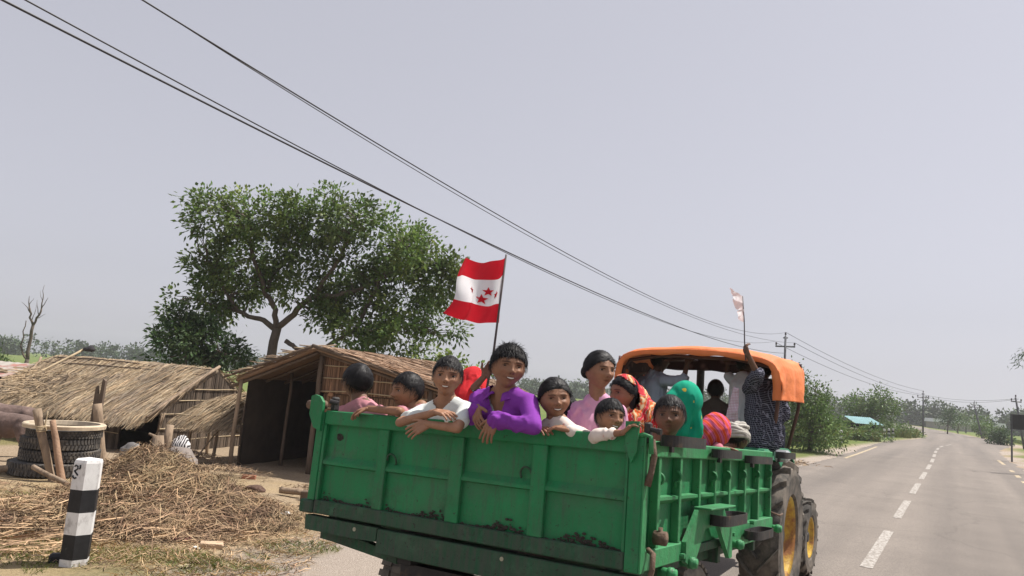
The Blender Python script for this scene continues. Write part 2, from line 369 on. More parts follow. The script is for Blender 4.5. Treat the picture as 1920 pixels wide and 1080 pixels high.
for k, o in enumerate(offs):
    e = rag[:, 0] if k == 0 else rag[:, 1] if k == 6 else 0
    p = RC2 + N2 * (o + e)[:, None] if np.ndim(e) else RC2 + N2 * o
    ov.append(np.c_[p, np.full(len(p), -.012 if k in (0, 6) else .006 - .012 * abs(o) / 3.2)])
V = np.stack(ov, 1).reshape(-1, 3); ii = np.arange(len(RC2) * 7).reshape(-1, 7)
Q = np.stack([ii[:-1, :-1], ii[:-1, 1:], ii[1:, 1:], ii[1:, :-1]], -1).reshape(-1, 4)
road = link_mesh('road', mesh_arrays('road', V, Q, smooth=True), asph); tag(road, kind='structure')
paint_w = mat('road_paint_white', (.44, .41, .375), .8, .15, 30, c2=(.215, .19, .165), c2_th=(.42, .56), c2_scale=22)
paint_y = mat('road_paint_cream', (.50, .40, .25), .8, .15, 30, c2=(.19, .17, .15), c2_th=(.46, .6), c2_scale=9)
def strip(name, s0, s1, off, w, m, n=6):
    s = np.linspace(s0, s1, n); cx = np.interp(s, S2, RC2[:, 0]); cy = np.interp(s, S2, RC2[:, 1]); nx = np.interp(s, S2, N2[:, 0]); ny = np.interp(s, S2, N2[:, 1])
    c = np.stack([cx, cy], 1); nv = np.stack([nx, ny], 1); zz = .006 - .012 * abs(off) / 3.2 + .005
    V = np.stack([np.c_[c + nv * (off - w / 2), np.full(n, zz)], np.c_[c + nv * (off + w / 2), np.full(n, zz)]], 1).reshape(-1, 3)
    Q = np.array([[2 * i, 2 * i + 1, 2 * i + 3, 2 * i + 2] for i in range(n - 1)])
    return link_mesh(name, mesh_arrays(name, V, Q), m, road)
s_at = lambda y: float(np.interp(y, RC2[:, 1], S2))
s0 = s_at(9.4) - 5.45 * 3
for k in range(14): strip('lane_dash', s0 + 5.45 * k, s0 + 5.45 * k + 3.55, 0.0, .145, paint_w)
strip('edge_line', s_at(29.5), s_at(43), -3.02, .13, paint_y, 12)
for a, c in ((17, 24.2), (26.6, 27.4), (29.0, 30.3), (32.0, 33.2), (37, 41)): strip('edge_line', s_at(a), s_at(c), 2.9, .15, paint_y, 8)

# ---------------------------------------------------------------- overhead line: poles and wires
m_pole = mat('weathered_steel', (.10, .10, .11), .6, .25, 6, metal=.3)
m_wire = mat('wire_aluminium', (.045, .045, .055), .5, .1, 5)
m_ins = mat('insulator_brown', (.06, .045, .05), .35, .1, 5)
def pole(name, x, y, top, z0, arm_z, arm_w, az, lean=(0, 0), label='', r=.085, low=True):
    e = empty(name, (x, y, z0)); tag(e, label, 'utility pole', 'utility poles along the road')
    h = top - z0; ca, sa = math.cos(az), math.sin(az)
    lx, ly = lean
    def pt(t): return np.array([lx * t / h, ly * t / h, t])
    b = MB(); b.tube([pt(-.6), pt(h * .5), pt(h)], [r * 1.15, r, r * .72], 8); b.build('pole_shaft', m_pole, e, True)
    c = pt(arm_z - z0); b = MB(); d = np.array([ca, sa, 0]) * arm_w / 2
    b.tube([c - d, c, c + d], .048, 4); b.build('crossarm', m_pole, e)
    c2 = pt(h - .12); b = MB(); b.tube([c2 - d * .24, c2 + d * .24], .04, 4); b.build('top_bracket', m_pole, e)
    for q in (c - d * .93, c + d * .93, pt(h - .03)):
        b = MB(); M = Matrix.Translation(Vector(q)); b.lathe([(0, 0), (.02, 0), (.02, .09), (.06, .1), (.065, .15), (.035, .17), (.055, .19), (.05, .24), (0, .26)], 8, M); b.build('insulator', m_ins, e, True)
    return e
pole('utility_pole', 16.89, 45.0, 6.2, -.15, 5.55, 1.15, R_(-32), label='tall steel pole with cross-arm rising just behind the orange canopy')
pole('utility_pole', 44.2, 78.5, 4.55, -.2, 4.05, 1.15, R_(-8), label='dark steel pole with cross-arm standing at the bend of the road')
pole('utility_pole', 59.2, 92.0, 4.1, -.4, 3.75, 1.5, R_(5), (-1.1, 0), 'pole leaning far to the left above the hedge on the right', .09)
pole('utility_pole', 93.1, 150.0, 4.6, -.4, 4.25, 2.2, R_(5), (0, 0), 'small far pole behind the roadside trees, right of the straight pole', .11)
pole('utility_pole', 112.2, 185.0, 4.8, -.4, 4.4, 2.4, R_(5), (0, 0), 'farthest and smallest pole on the skyline right of the bend', .12)
pole('utility_pole', 43.4, 62.0, 4.2, -.4, 3.85, 1.0, R_(10), (-.75, 0), 'leaning pole at the right edge behind the black board', .09)
def wire(a, c, sag, r, label, group, n=40):
    a = np.array(a, float); c = np.array(c, float); t = np.linspace(0, 1, n)[:, None]
    p = a + (c - a) * t; p[:, 2] -= 4 * sag * (t * (1 - t))[:, 0]
    b = MB(); b.tube(p, r, 5); o = b.build('overhead_wire', m_wire, None, True); tag(o, label, 'wire', group)
W0 = 'overhead wires crossing the sky'
wire((16.857, 45, 6.40), (-5.879, 1, 5.234), 1.24, .0085, 'upper wire of the right-hand pair, reaching the pole top', W0, 60)
wire((17.40, 44.8, 5.80), (-10.791, 1, 8.206), 1.701, .0085, 'lower wire of the right-hand pair, reaching the right insulator', W0, 60)
wire((16.38, 45.3, 5.85), (-6.581, 1, 5.061), 1.241, .008, 'thinner upper wire of the left-hand pair crossing the sky', W0, 60)
wire((16.87, 44.95, 5.139), (-6.933, 1, 5.002), .874, .012, 'thickest wire crossing the sky, lowest of the left-hand pair', W0, 60)
W1 = 'wires between the first and second pole'
wire((16.9, 45, 6.42), (44.2, 78.5, 4.75), .5, .014, 'top wire sloping down from the near pole to the pole at the bend', W1)
wire((17.38, 44.7, 5.78), (44.7, 78.4, 4.28), .5, .014, 'right-hand wire sloping down between the near pole and the bend', W1)
wire((16.4, 45.3, 5.78), (43.7, 78.6, 4.28), .55, .014, 'left-hand wire sloping down between the near pole and the bend', W1)
W2 = 'wires right of the pole at the bend'
wire((44.7, 78.4, 4.28), (42.7, 62.0, 4.1), .3, .012, 'front wire running right from the pole at the bend', W2)
wire((43.7, 78.6, 4.28), (43.0, 62.1, 4.1), .5, .012, 'sagging wire running right from the pole at the bend', W2)
# ---------------------------------------------------------------- vegetation
def foliage_mat(name, c, c2, trans=.25):
    return mat(name, c, .55, .2, 3.0, attr=True, trans=trans, spec=.35, c2=c2, c2_th=(.45, .65), c2_scale=1.2)
m_bark = mat('bark_grey', (.12, .095, .075), .95, .3, 7, bump=.8, bscale=25, stretch=(1, 1, .3))
m_leaf_tree = foliage_mat('leaf_broad', (.095, .162, .042), (.155, .212, .052), .34)
m_leaf_dark = foliage_mat('leaf_dark', (.038, .078, .026), (.058, .105, .034))
m_leaf_bush = foliage_mat('leaf_bush', (.085, .155, .04), (.14, .21, .06), .3)
m_leaf_lime = foliage_mat('leaf_lime', (.16, .24, .055), (.22, .28, .08))
m_leaf_far = foliage_mat('leaf_far', (.035, .065, .025), (.055, .09, .03), .1)
m_grass = foliage_mat('grass_blades', (.11, .17, .04), (.17, .19, .06), .3)
m_drygrass = mat('grass_dry', (.34, .28, .14), .8, .2, 3, attr=True, trans=.2)

def leaf_cloud(blobs, n_clusters, per, L, W, seed, spread=.22, shell=.55, keep_th=-.16):
    """clusters of leaves spread through ellipsoid blobs (cx,cy,cz,rx,ry,rz); returns V,Q,cols"""
    rng = np.random.default_rng(seed); B = np.array(blobs, float)
    wgt = (B[:, 3] * B[:, 4] * B[:, 5]) ** .67; wgt /= wgt.sum()
    k = rng.choice(len(B), n_clusters, p=wgt); d = unit(rng.normal(size=(n_clusters, 3)))
    r = rng.uniform(0, 1, n_clusters) ** (1 / 3.0); r = shell + (1 - shell) * r; r = np.where(rng.uniform(size=n_clusters) < .25, rng.uniform(.2, .8, n_clusters), r)
    C = B[k, :3] + d * B[k, 3:6] * r[:, None]
    C += rng.normal(size=C.shape) * .06 * B[k, 3:6]
    keep = snoise(C, 3.4 / max(.4, B[:, 3].mean()), seed + 5, 2) > keep_th
    C = C[keep]; d = d[keep]; n = len(C)
    cl = np.repeat(np.arange(n), per); m = len(cl)
    out = unit(d[cl] * .7 + rng.normal(size=(m, 3)) * .75 + np.array([0, 0, .15]))
    P = C[cl] + out * rng.uniform(0, spread, m)[:, None] + rng.normal(size=(m, 3)) * spread * .28
    nrm = unit(rng.normal(size=(m, 3)) * .6 + np.array([0, 0, 1.0]))
    V, Q = leaf_arrays(P, out + np.array([0, 0, -.05]), nrm, L * rng.uniform(.65, 1.25, m), W * rng.uniform(.7, 1.2, m))
    tone = np.repeat((rng.uniform(.62, 1.25, n) * (1 + .3 * snoise(C, 1.6, seed + 8, 2)))[cl] * rng.uniform(.8, 1.2, m), 4); warm = np.repeat(rng.uniform(.9, 1.18, n)[cl], 4)
    return V, Q, np.stack([tone * warm, tone, tone * .95], 1), C
def branch_path(a, c, wob, n=7, seed=0):
    rng = np.random.default_rng(seed); t = np.linspace(0, 1, n)[:, None]; p = np.array(a) + (np.array(c) - np.array(a)) * t
    L = np.linalg.norm(np.array(c) - np.array(a)); off = np.cumsum(rng.normal(size=(n, 3)), 0) * wob * L / n; off -= off[0] * (1 - t) + off[-1] * t
    return p + off
def tree(name, label, base, limbs, blobs, n_cl, per, L, W, seed, leafm, cat='tree', group=None, spread=.22, twigs=120, shell=.55, twig_r=.012, keep_th=-.16):
    """limbs: (from, to, r0, r1); a trunk part with all its limbs and twigs, and a crown part"""
    e = empty(name, base); tag(e, label, cat, group); off = np.array(base, float)
    V, Q, c, C = leaf_cloud(blobs, n_cl, per, L, W, seed, spread, shell, keep_th)
    crown = link_mesh('crown', mesh_arrays('crown', V - off, Q, c), leafm, e)
    b = MB(); pts = []
    for i, (a, t, r0, r1) in enumerate(limbs):
        p = branch_path(a, t, .22, 8, seed + i); b.tube(p - off, np.linspace(r0, r1, len(p)), 7); pts.append(p[2:])
    if pts and twigs:
        S = np.concatenate(pts); rng = np.random.default_rng(seed + 99)
        for k in rng.choice(len(C), min(twigs, len(C)), replace=False):
            j = np.argmin(((S - C[k]) ** 2).sum(1)); p = branch_path(S[j], C[k], .25, 5, seed + int(k)); b.tube(p - off, np.linspace(twig_r * 1.8, twig_r * .5, 5), 4, cap=False)
    if limbs: b.build('trunk', m_bark, e, True)
    return e
def jit(bl, ry, seed, flat=1.0):
    """blobs (x,y,z,r) -> ellipsoids with uneven depth"""
    rng = np.random.default_rng(seed); o = []
    for x, y, z, r in bl: o.append((x, y + rng.uniform(-ry, ry), z, r * rng.uniform(.95, 1.2), r * rng.uniform(1.0, 1.4), r * flat * rng.uniform(.8, 1.0)))
    return o
big_blobs = [(-9.68, 24.00, 6.77, 0.87), (-8.28, 24.00, 6.88, 1.0), (-9.99, 24.00, 5.13, 0.95), (-8.80, 24.00, 5.55, 0.87), (-6.88, 24.00, 7.00, 1.04), (-5.65, 24.00, 7.09, 1.04), (-4.19, 24.00, 6.67, 1.04), (-3.07, 24.00, 6.04, 0.95), (-5.67, 24.00, 5.66, 1.04), (-7.08, 24.00, 5.92, 0.69), (-3.86, 24.00, 5.09, 1.04), (-2.47, 24.00, 5.20, 0.87), (-2.53, 24.00, 3.96, 0.78), (-4.43, 24.00, 3.81, 1.04), (-5.44, 24.00, 3.5, 0.8), (-3.31, 24.00, 3.03, 0.87), (-10.81, 24.00, 3.60, 0.72), (-9.4, 24.00, 3.75, 0.6), (-6.05, 24.00, 4.7, 0.6), (-4.68, 24.00, 2.92, 0.78), (-1.98, 24.00, 5.59, 0.43), (-6.24, 24.00, 7.59, 0.52), (-9.2, 24.0, 7.2, .5), (-1.75, 24, 3.6, .35), (-8.6, 24, 4.65, .75), (-7.75, 24.2, 5.1, .6), (-6.75, 24.3, 4.45, .55), (-6.0, 24.3, 3.75, .6), (-7.2, 24.4, 4.9, .45), (-9.5, 24.2, 4.4, .75), (-5.7, 24.2, 4.6, .8), (-7.6, 23.6, 6.2, .7)]
tb = np.array((-8.05, 24.0, -.5)); fk = np.array((-7.48, 24.0, 3.15))
limbs = [(tb, fk, .20, .14), (fk, (-7.85, 24, 4.1), .10, .085), ((-7.85, 24, 4.1), (-8.43, 23.7, 5.3), .085, .06), ((-8.43, 23.7, 5.3), (-8.74, 23.6, 6.6), .08, .03), ((-7.9, 24, 4.3), (-7.0, 24.3, 6.3), .07, .03),
         ((-7.55, 24, 3.1), (-8.7, 24.2, 3.55), .1, .07), ((-8.7, 24.2, 3.55), (-10.6, 24.3, 3.9), .07, .02), ((-8.9, 24.2, 3.6), (-9.9, 23.8, 5.1), .06, .02),
         (fk, (-6.3, 23.9, 4.3), .11, .085), ((-6.3, 23.9, 4.3), (-5.6, 23.8, 5.8), .085, .05), ((-5.6, 23.8, 5.8), (-5.2, 23.8, 7.0), .07, .02), ((-6.3, 23.9, 4.3), (-4.5, 24.2, 4.9), .09, .05), ((-4.5, 24.2, 4.9), (-2.7, 24.2, 5.6), .06, .02),
         ((-5.0, 24.2, 3.3), (-4.55, 24, 4.4), .08, .06), ((-4.55, 24, 4.4), (-3.8, 24, 6.2), .07, .03), ((-7.2, 24.1, 2.75), (-6.75, 24, 2.5), .08, .07), ((-6.75, 24, 2.5), (-5.9, 24, 2.6), .07, .06), ((-5.9, 24, 2.6), (-4.9, 24.1, 3.3), .07, .06), ((-5.0, 24.2, 3.2), (-3.0, 24, 3.5), .05, .02)]
big_blobs = [(x, y, 3 + (z - 3) * .93, r * .92) for x, y, z, r in big_blobs]
tree('broadleaf_tree', 'tall spreading broadleaf tree rising behind the thatched huts', tb, limbs, jit(big_blobs, .9, 3), 5400, 11, .18, .095, 21, m_leaf_tree, twigs=520, spread=.30, shell=.45, keep_th=-.04)
small = [(-9.79, 22.00, 2.40, 0.75), (-8.98, 22.00, 2.31, 0.75), (-9.72, 22.00, 3.05, 0.5), (-8.33, 22.00, 2.12, 0.56), (-10.03, 22.00, 1.91, 0.6), (-9.17, 22.00, 2.84, 0.4), (-7.98, 22.00, 1.92, 0.35), (-9.3, 22, 1.4, .8)]
tree('leafy_tree', 'low dark leafy tree left of the big tree, behind the hut roofs', (-9.2, 22, -.4), [((-9.2, 22, -.4), (-9.3, 22, 1.6), .13, .09), ((-9.3, 22, 1.6), (-9.7, 22, 2.9), .07, .02), ((-9.25, 22, 1.4), (-8.5, 22, 2.2), .06, .02)], jit(small, .4, 4), 950, 12, .17, .07, 22, m_leaf_dark, twigs=80)
vine = [(-2.73, 22.50, 2.50, 0.32), (-2.17, 22.50, 2.58, 0.26), (-1.42, 22.50, 2.28, 0.32), (-1.00, 22.50, 2.16, 0.32), (-1.75, 22.50, 2.42, 0.28), (-1.2, 22.5, 1.5, .6), (-2.2, 22.6, 1.7, .6)]
tree('garden_shrub', 'bright lime green climbing shrub beyond the shed roof', (-1.8, 22.5, -.4), [((-1.8, 22.5, -.4), (-1.9, 22.5, 1.5), .05, .03), ((-1.9, 22.5, 1.5), (-1.2, 22.5, 2.1), .03, .01)], jit(vine, .2, 5), 330, 10, .17, .10, 23, m_leaf_lime, 'shrub', twigs=20)
# bare tree far left
e = empty('bare_tree', (-28.75, 45, -.3)); tag(e, 'leafless grey tree standing alone in the field at the left', 'tree')
b = MB(); o = np.array((-28.75, 45, -.3))
def br(a, c, r0, r1, s): b.tube(branch_path(a, c, .2, 6, s) - o, np.linspace(r0, r1, 6) * .75, 6)
br(o, (-28.74, 45, 1.2), .2, .15, 1); br((-28.74, 45, 1.2), (-28.74, 45, 3.25), .14, .11, 2); br((-28.74, 45, 3.25), (-29.15, 45, 4.36), .09, .06, 3); br((-29.15, 45, 4.36), (-29.25, 45, 5.0), .05, .015, 4)
br((-28.74, 45, 3.25), (-28.4, 45, 4.3), .09, .06, 5); br((-28.4, 45, 4.3), (-28.45, 45, 5.75), .05, .012, 6); br((-28.4, 45, 4.3), (-28.1, 45, 5.0), .04, .012, 7); br((-28.74, 45, 1.15), (-29.3, 45, 2.0), .09, .07, 8); br((-29.3, 45, 2.0), (-29.2, 45, 3.5), .06, .03, 9)
br((-29.05, 45, 4.0), (-29.65, 45, 4.6), .04, .01, 10); br((-28.5, 45, 3.9), (-28.75, 45, 4.8), .035, .01, 11); br((-28.55, 45, 3.7), (-28.1, 45, 4.0), .03, .01, 12); br((-28.85, 45, 3.6), (-28.75, 45, 4.5), .03, .008, 13); br((-29.15, 45, 4.36), (-28.95, 45, 4.9), .03, .008, 14); br((-28.43, 45, 4.8), (-28.65, 45, 5.4), .02, .006, 15)
b.build('trunk', m_bark, e, True)
# roadside bush and trees on the right
rb = [(13.45, 34.00, 2.35, 1.0), (14.15, 34.00, 2.55, 0.65), (14.6, 34.00, 1.75, 0.75), (13.78, 34.00, 1.08, 1.1), (14.5, 34.00, 0.9, 0.75), (13.0, 34.00, 3.05, 0.75), (15.1, 34.00, 1.2, 0.45), (12.2, 34, 2.2, 1.0), (12.0, 34, 1.0, 1.1)]
tree('roadside_bush', 'large pale green bush beside the road, right of the tractor', (14.0, 34, -.2), [((14, 34, -.2), (14.1, 34, 1.6), .12, .08), ((14.1, 34, 1.6), (14.2, 34, 2.7), .06, .02), ((14, 34, 1.0), (13.2, 34, 2.8), .06, .02), ((14, 34, 1.0), (14.9, 34, 1.5), .05, .02)], jit(rb, .5, 6), 2300, 10, .17, .07, 24, m_leaf_bush, 'bush', twigs=120, spread=.42, keep_th=-.02)
t2s = 66 / 62.0
t2 = [(29.53, 62.00, 2.53, 1.12), (30.86, 62.00, 3.07, 1.12), (31.98, 62.00, 2.50, 0.98), (30.21, 62.00, 1.92, 1.12), (31.54, 62.00, 1.59, 0.98), (29.10, 62.00, 1.62, 0.67), (30.4, 62, .8, 1.1), (32.9, 62, 2.75, .35)]
t2 = [(x * t2s, y * t2s, 1.87 + (z - 1.87) * t2s, r * .92) for x, y, z, r in t2]
tree('roadside_tree', 'rounded green tree behind the blue-roofed hut', (32.6, 66, -.3), [((32.6, 66, -.3), (32.6, 66, 1.6), .14, .1), ((32.6, 66, 1.5), (33.6, 66, 2.8), .07, .03), ((32.6, 66, 1.5), (31.6, 66, 2.7), .07, .03)], jit(t2, .8, 7), 900, 10, .26, .12, 25, m_leaf_bush, spread=.5, twigs=40, keep_th=-.02)
# bamboo sprays drooping in at the right edge
bo = np.array((22.6, 30.0, -.5)); e = empty('bamboo_clump', bo); tag(e, 'drooping bamboo tip hanging in at the right edge of the sky', 'bamboo'); b = MB(); rng = np.random.default_rng(8); LP = []; LD = []
for k in range(7):
    top = np.array((21.4 + rng.uniform(-.6, .8), 30 + rng.uniform(-.5, .5), 5.1 + rng.uniform(-.8, .3))); tip = top + np.array((-.75 + rng.uniform(-.2, .3), rng.uniform(-.3, .3), -.35 + rng.uniform(-.3, .1)))
    base = bo + np.array((rng.uniform(-.3, .8), rng.uniform(-.3, .3), 0)); mid = (base + top) / 2 + np.array((.5, 0, .6))
    t = np.linspace(0, 1, 16)[:, None]; p = np.concatenate([(1 - t) ** 2 * base + 2 * t * (1 - t) * mid + t * t * top, top + (tip - top) * t[1:8] * 1.0]); b.tube(p - bo, np.linspace(.03, .004, len(p)), 5)
    for q in range(60):
        j = rng.integers(9, len(p)); LP.append(p[j] + rng.normal(size=3) * .09); LD.append(np.array((-.5, 0, -.8)) + rng.normal(size=3) * .5)
b.build('stem', mat('bamboo_green', (.16, .18, .06), .5), e, True); LP = np.array(LP); V, Q = leaf_arrays(LP - bo, np.array(LD), unit(rng.normal(size=(len(LP), 3))), .2, .035); tn = np.repeat(rng.uniform(.7, 1.2, len(LP)), 4)
link_mesh('crown', mesh_arrays('crown', V, Q, np.stack([tn] * 3, 1)), m_leaf_dark, e)

# individual roadside trees and hedge bushes on the right, then far woods that read as one mass
def small_tree(name, label, x, y, h, r, seed, m, n=260, L=.3, group=None, cat='tree', trunk=True):
    z = float(terrain([x], [y])[0]); rng = np.random.default_rng(seed); bl = []
    for k in range(6): bl.append((x + rng.uniform(-.55, .55) * r, y + rng.uniform(-.5, .5) * r, z + h * rng.uniform(.42 if trunk else .2, .85), r * rng.uniform(.45, .7)))
    lm = [((x, y, z - .1), (x, y, z + h * .55), .03 * h, .02 * h), ((x, y, z + h * .4), (x + .4 * r, y, z + h * .8), .015 * h, .006 * h)]
    return tree(name, label, (x, y, z - .1), lm, jit(bl, .2, seed), n, 8, L, L * .5, seed, m, cat, group, spread=L * 1.3, twigs=0)
RS_ = 'bushes and trees right of the road'
spec = [(69, 92, 3.6, 1.7, 'dark upright roadside tree in front of the leaning pole'), (60, 93, 2.3, 1.5, 'low hedge bush at the foot of the leaning pole'), (62, 104, 3.4, 2.0, 'rounded bush nearest the bend on the right verge'), (54.5, 82, 1.2, 1.2, 'short bush on the right verge, middle of the hedge row'), (46.5, 70, 1.1, 1.1, 'small roadside bush left of the black board'), (34, 46, 1.1, .9, 'green bush at the foot of the black board'), (37, 47.5, 1.5, 1.2, 'larger bush at the right edge behind the board'), (72, 118, 3.0, 2.4, 'wide bush on the far right verge before the white roofs'), (80, 124, 4.5, 2.2, 'taller tree right of the bend, under the wires')]
for k, (x, y, h, r, lb) in enumerate(spec): small_tree('roadside_bush', lb, x, y, h, r, 60 + k, m_leaf_bush if k % 2 else m_leaf_dark, 220, .26, RS_, 'bush')
small_tree('field_bush', 'round bush in the field left of the bare tree', -34, 50, 2.0, 1.2, 81, m_leaf_bush, 160, .25, None, 'bush')
small_tree('field_bush', 'small bush in the field right of the bare tree', -24.5, 52, 1.9, 1.0, 82, m_leaf_bush, 160, .25, None, 'bush')
small_tree('field_bush', 'tiny dark shrub in the grass just above the long thatched roof', -19.5, 38, .75, .4, 83, m_leaf_dark, 60, .16, None, 'bush')
def wood(name, label, pts, h, depth, n, seed, L=1.3):
    rng = np.random.default_rng(seed); pts = np.array(pts, float); t = rng.uniform(0, len(pts) - 1, n); i = t.astype(int); f = (t - i)[:, None]; c = pts[i] * (1 - f) + pts[np.minimum(i + 1, len(pts) - 1)] * f
    c = c + rng.normal(size=c.shape) * depth * .4; bl = []; tb = MB()
    for k in range(n):
        hh = h * rng.uniform(.55, 1.25); w = hh * rng.uniform(.28, .5); z0 = -.5
        for q in range(4): bl.append((c[k, 0] + rng.normal() * w * .5, c[k, 1] + rng.normal() * w * .5, z0 + hh * rng.uniform(.3, .82), w * rng.uniform(.5, .85), w * .7, w * rng.uniform(.5, .8)))
        bl.append((c[k, 0], c[k, 1], z0 + hh * .15, w * .9, w * .9, hh * .18))
    V, Q, cc, _ = leaf_cloud(bl, n * 34, 7, L, L * .6, seed, L * .9, .4)
    o = link_mesh(name, mesh_arrays(name, V, Q, cc), m_leaf_far); tag(o, label, 'trees', None, 'stuff')
wood('distant_wood', 'hazy blue-green line of trees beyond the fields on the left', [(-190, 215), (-120, 235), (-60, 250), (-20, 255)], 5.0, 10, 170, 41, 1.0)
wood('distant_wood', 'far hazy wood seen between the children and the canopy', [(-20, 255), (15, 250), (40, 245), (75, 265)], 4.8, 10, 120, 42, 1.0)
wood('distant_wood', 'long hazy line of trees beyond the fields on the right', [(88, 205), (110, 190), (130, 175), (165, 175), (200, 190)], 5.6, 10, 170, 43, 1.0)
wood('distant_wood', 'distant trees closing the road beyond the bend', [(60, 215), (85, 225), (110, 235), (140, 240)], 5.0, 10, 100, 44, 1.0)
# verge plants: tall grass and weeds along the left verge beyond the tractor, and the right verge
def grass_patch(name, label, centers, n, h, w, seed, m, lean=.45):
    """centers: (x,y,rx,ry) ellipses"""
    rng = np.random.default_rng(seed); C = np.array(centers, float); a = C[:, 2] * C[:, 3]; k = rng.choice(len(C), n, p=a / a.sum()); r = np.sqrt(rng.uniform(0, 1, n)); t = rng.uniform(0, 6.283, n)
    x = C[k, 0] + C[k, 2] * r * np.cos(t); y = C[k, 1] + C[k, 3] * r * np.sin(t); dn = snoise(np.stack([x, y], 1), 3.0 / max(.3, C[:, 2].mean()), seed, 2); kp = dn > -.25; x, y = x[kp], y[kp]; n = len(x)
    ok = np.abs(road_d(x, y)) > 3.7; x, y = x[ok], y[ok]; n = len(x)
    z = terrain(x, y) - .005; hh = h * rng.uniform(.4, 1.15, n); d = rng.normal(size=(n, 2)) * lean; P0 = np.stack([x, y, z], 1); P1 = P0 + np.c_[d * hh[:, None] * .4, hh * .6]; P2 = P0 + np.c_[d * hh[:, None] * 1.0, hh * .95]
    V, Q = ribbon_arrays(P0, P1, P2, w * rng.uniform(.6, 1.3, n), unit(np.c_[rng.normal(size=(n, 2)), np.zeros(n)])); tn = np.repeat(rng.uniform(.65, 1.25, n), 6); wm = np.repeat(rng.uniform(.9, 1.4, n), 6)
    o = link_mesh(name, mesh_arrays(name, V, Q, np.stack([tn * wm, tn, tn * .9], 1)), m); tag(o, label, 'grass', None, 'stuff'); return o
grass_patch('grass', 'short grass growing round the striped post and along the verge', [(-3.1, 7.15, .75, .45), (-4.6, 7.2, .8, .5), (-2.35, 7.35, .55, .35), (-3.6, 6.3, 1.2, .5), (-2.0, 8.15, .42, .3), (-5.6, 9.4, .9, .6), (-2.6, 9.5, .35, .2)], 9000, .045, .006, 51, m_grass, .9)
grass_patch('dry_grass', 'short dry yellow grass round the straw heap', [(-3.3, 7.0, 1.4, .6), (-4.8, 7.6, 1.2, .7), (-2.0, 8.2, .6, .4), (-2.6, 8.6, .6, .5), (-5.8, 9.6, 1.0, .9)], 9000, .04, .006, 52, m_drygrass, 1.2)
vg = []
for y in np.arange(24, 70, 1.6):
    s = s_at(y); cx, cy = np.interp(s, S2, RC2[:, 0]), np.interp(s, S2, RC2[:, 1]); nx, ny = np.interp(s, S2, N2[:, 0]), np.interp(s, S2, N2[:, 1])
    vg.append((cx - nx * (6.9 + .3 * math.sin(y)), cy - ny * (6.9 + .3 * math.sin(y)), 1.2, 1.2)); vg.append((cx - nx * 8.2, cy - ny * 8.2, 1.5, 1.4))
grass_patch('verge_grass', 'tall green grass and weeds along the left verge past the tractor', vg, 34000, .48, .03, 53, m_grass, .5)
vr = []
for y in np.arange(26, 110, 2.2):
    s = s_at(y); cx, cy = np.interp(s, S2, RC2[:, 0]), np.interp(s, S2, RC2[:, 1]); nx, ny = np.interp(s, S2, N2[:, 0]), np.interp(s, S2, N2[:, 1]); vr.append((cx + nx * 6.6, cy + ny * 6.6, 1.6, 1.4))
grass_patch('verge_grass', 'rough green grass along the right-hand verge', vr, 12000, .4, .035, 54, m_grass, .6)
vw = [(x + dx, y + dy, .2, r, r, r * .7) for (x, y, a, c_) in vg for dx, dy, r in ((-.6, .4, .55), (.5, -.3, .4), (-1.6, .9, .7))]
V, Q, cc, _ = leaf_cloud([(x, y, .25 + .25 * (i % 3 == 2), a, b_, c_) for i, (x, y, z, a, b_, c_) in enumerate(vw)], 3600, 8, .16, .08, 55, .2, .3)
o = link_mesh('verge_weeds', mesh_arrays('verge_weeds', V, Q, cc), m_leaf_bush); tag(o, 'leafy weeds crowding the left verge between bush and pole', 'weeds', None, 'stuff')

vt = []
for y in np.arange(40, 74, 1.3):
    s = s_at(y); cx, cy = np.interp(s, S2, RC2[:, 0]), np.interp(s, S2, RC2[:, 1]); nx, ny = np.interp(s, S2, N2[:, 0]), np.interp(s, S2, N2[:, 1])
    for o_ in (6.5, 7.6, 8.8): vt.append((cx - nx * (o_ + .3 * math.sin(y * 2 + o_)), cy - ny * (o_ + .3 * math.sin(y * 2 + o_)), .9, .9))
vt += [(25.0, 52.3, 1.1, .5), (26.3, 53.0, 1.0, .45), (24.2, 52.2, .9, .5), (27.3, 53.6, .6, .4), (25.6, 52.5, 1.1, .4), (36.5, 68.3, .7, .9), (38.4, 70.6, .7, .9), (40.3, 72.8, .6, .8), (34.9, 67.5, .9, .9)]
grass_patch('verge_reeds', 'taller yellow-green reeds on the verge before the pole at the bend', vt, 18000, .85, .045, 56, foliage_mat('reed_green', (.15, .21, .06), (.22, .24, .09), .3), .4)
V, Q, cc, _ = leaf_cloud([(x, y, .45 + .25 * math.sin(i * 1.7), .7, .7, .45) for i, (x, y, a, b_) in enumerate(vt) if i % 2 or i > 76], 2400, 8, .24, .12, 57, .28, .3)
o = link_mesh('verge_weeds', mesh_arrays('verge_weeds', V, Q, cc), m_leaf_bush); tag(o, 'tall leafy weeds among the guard stones before the pole', 'weeds', None, 'stuff')
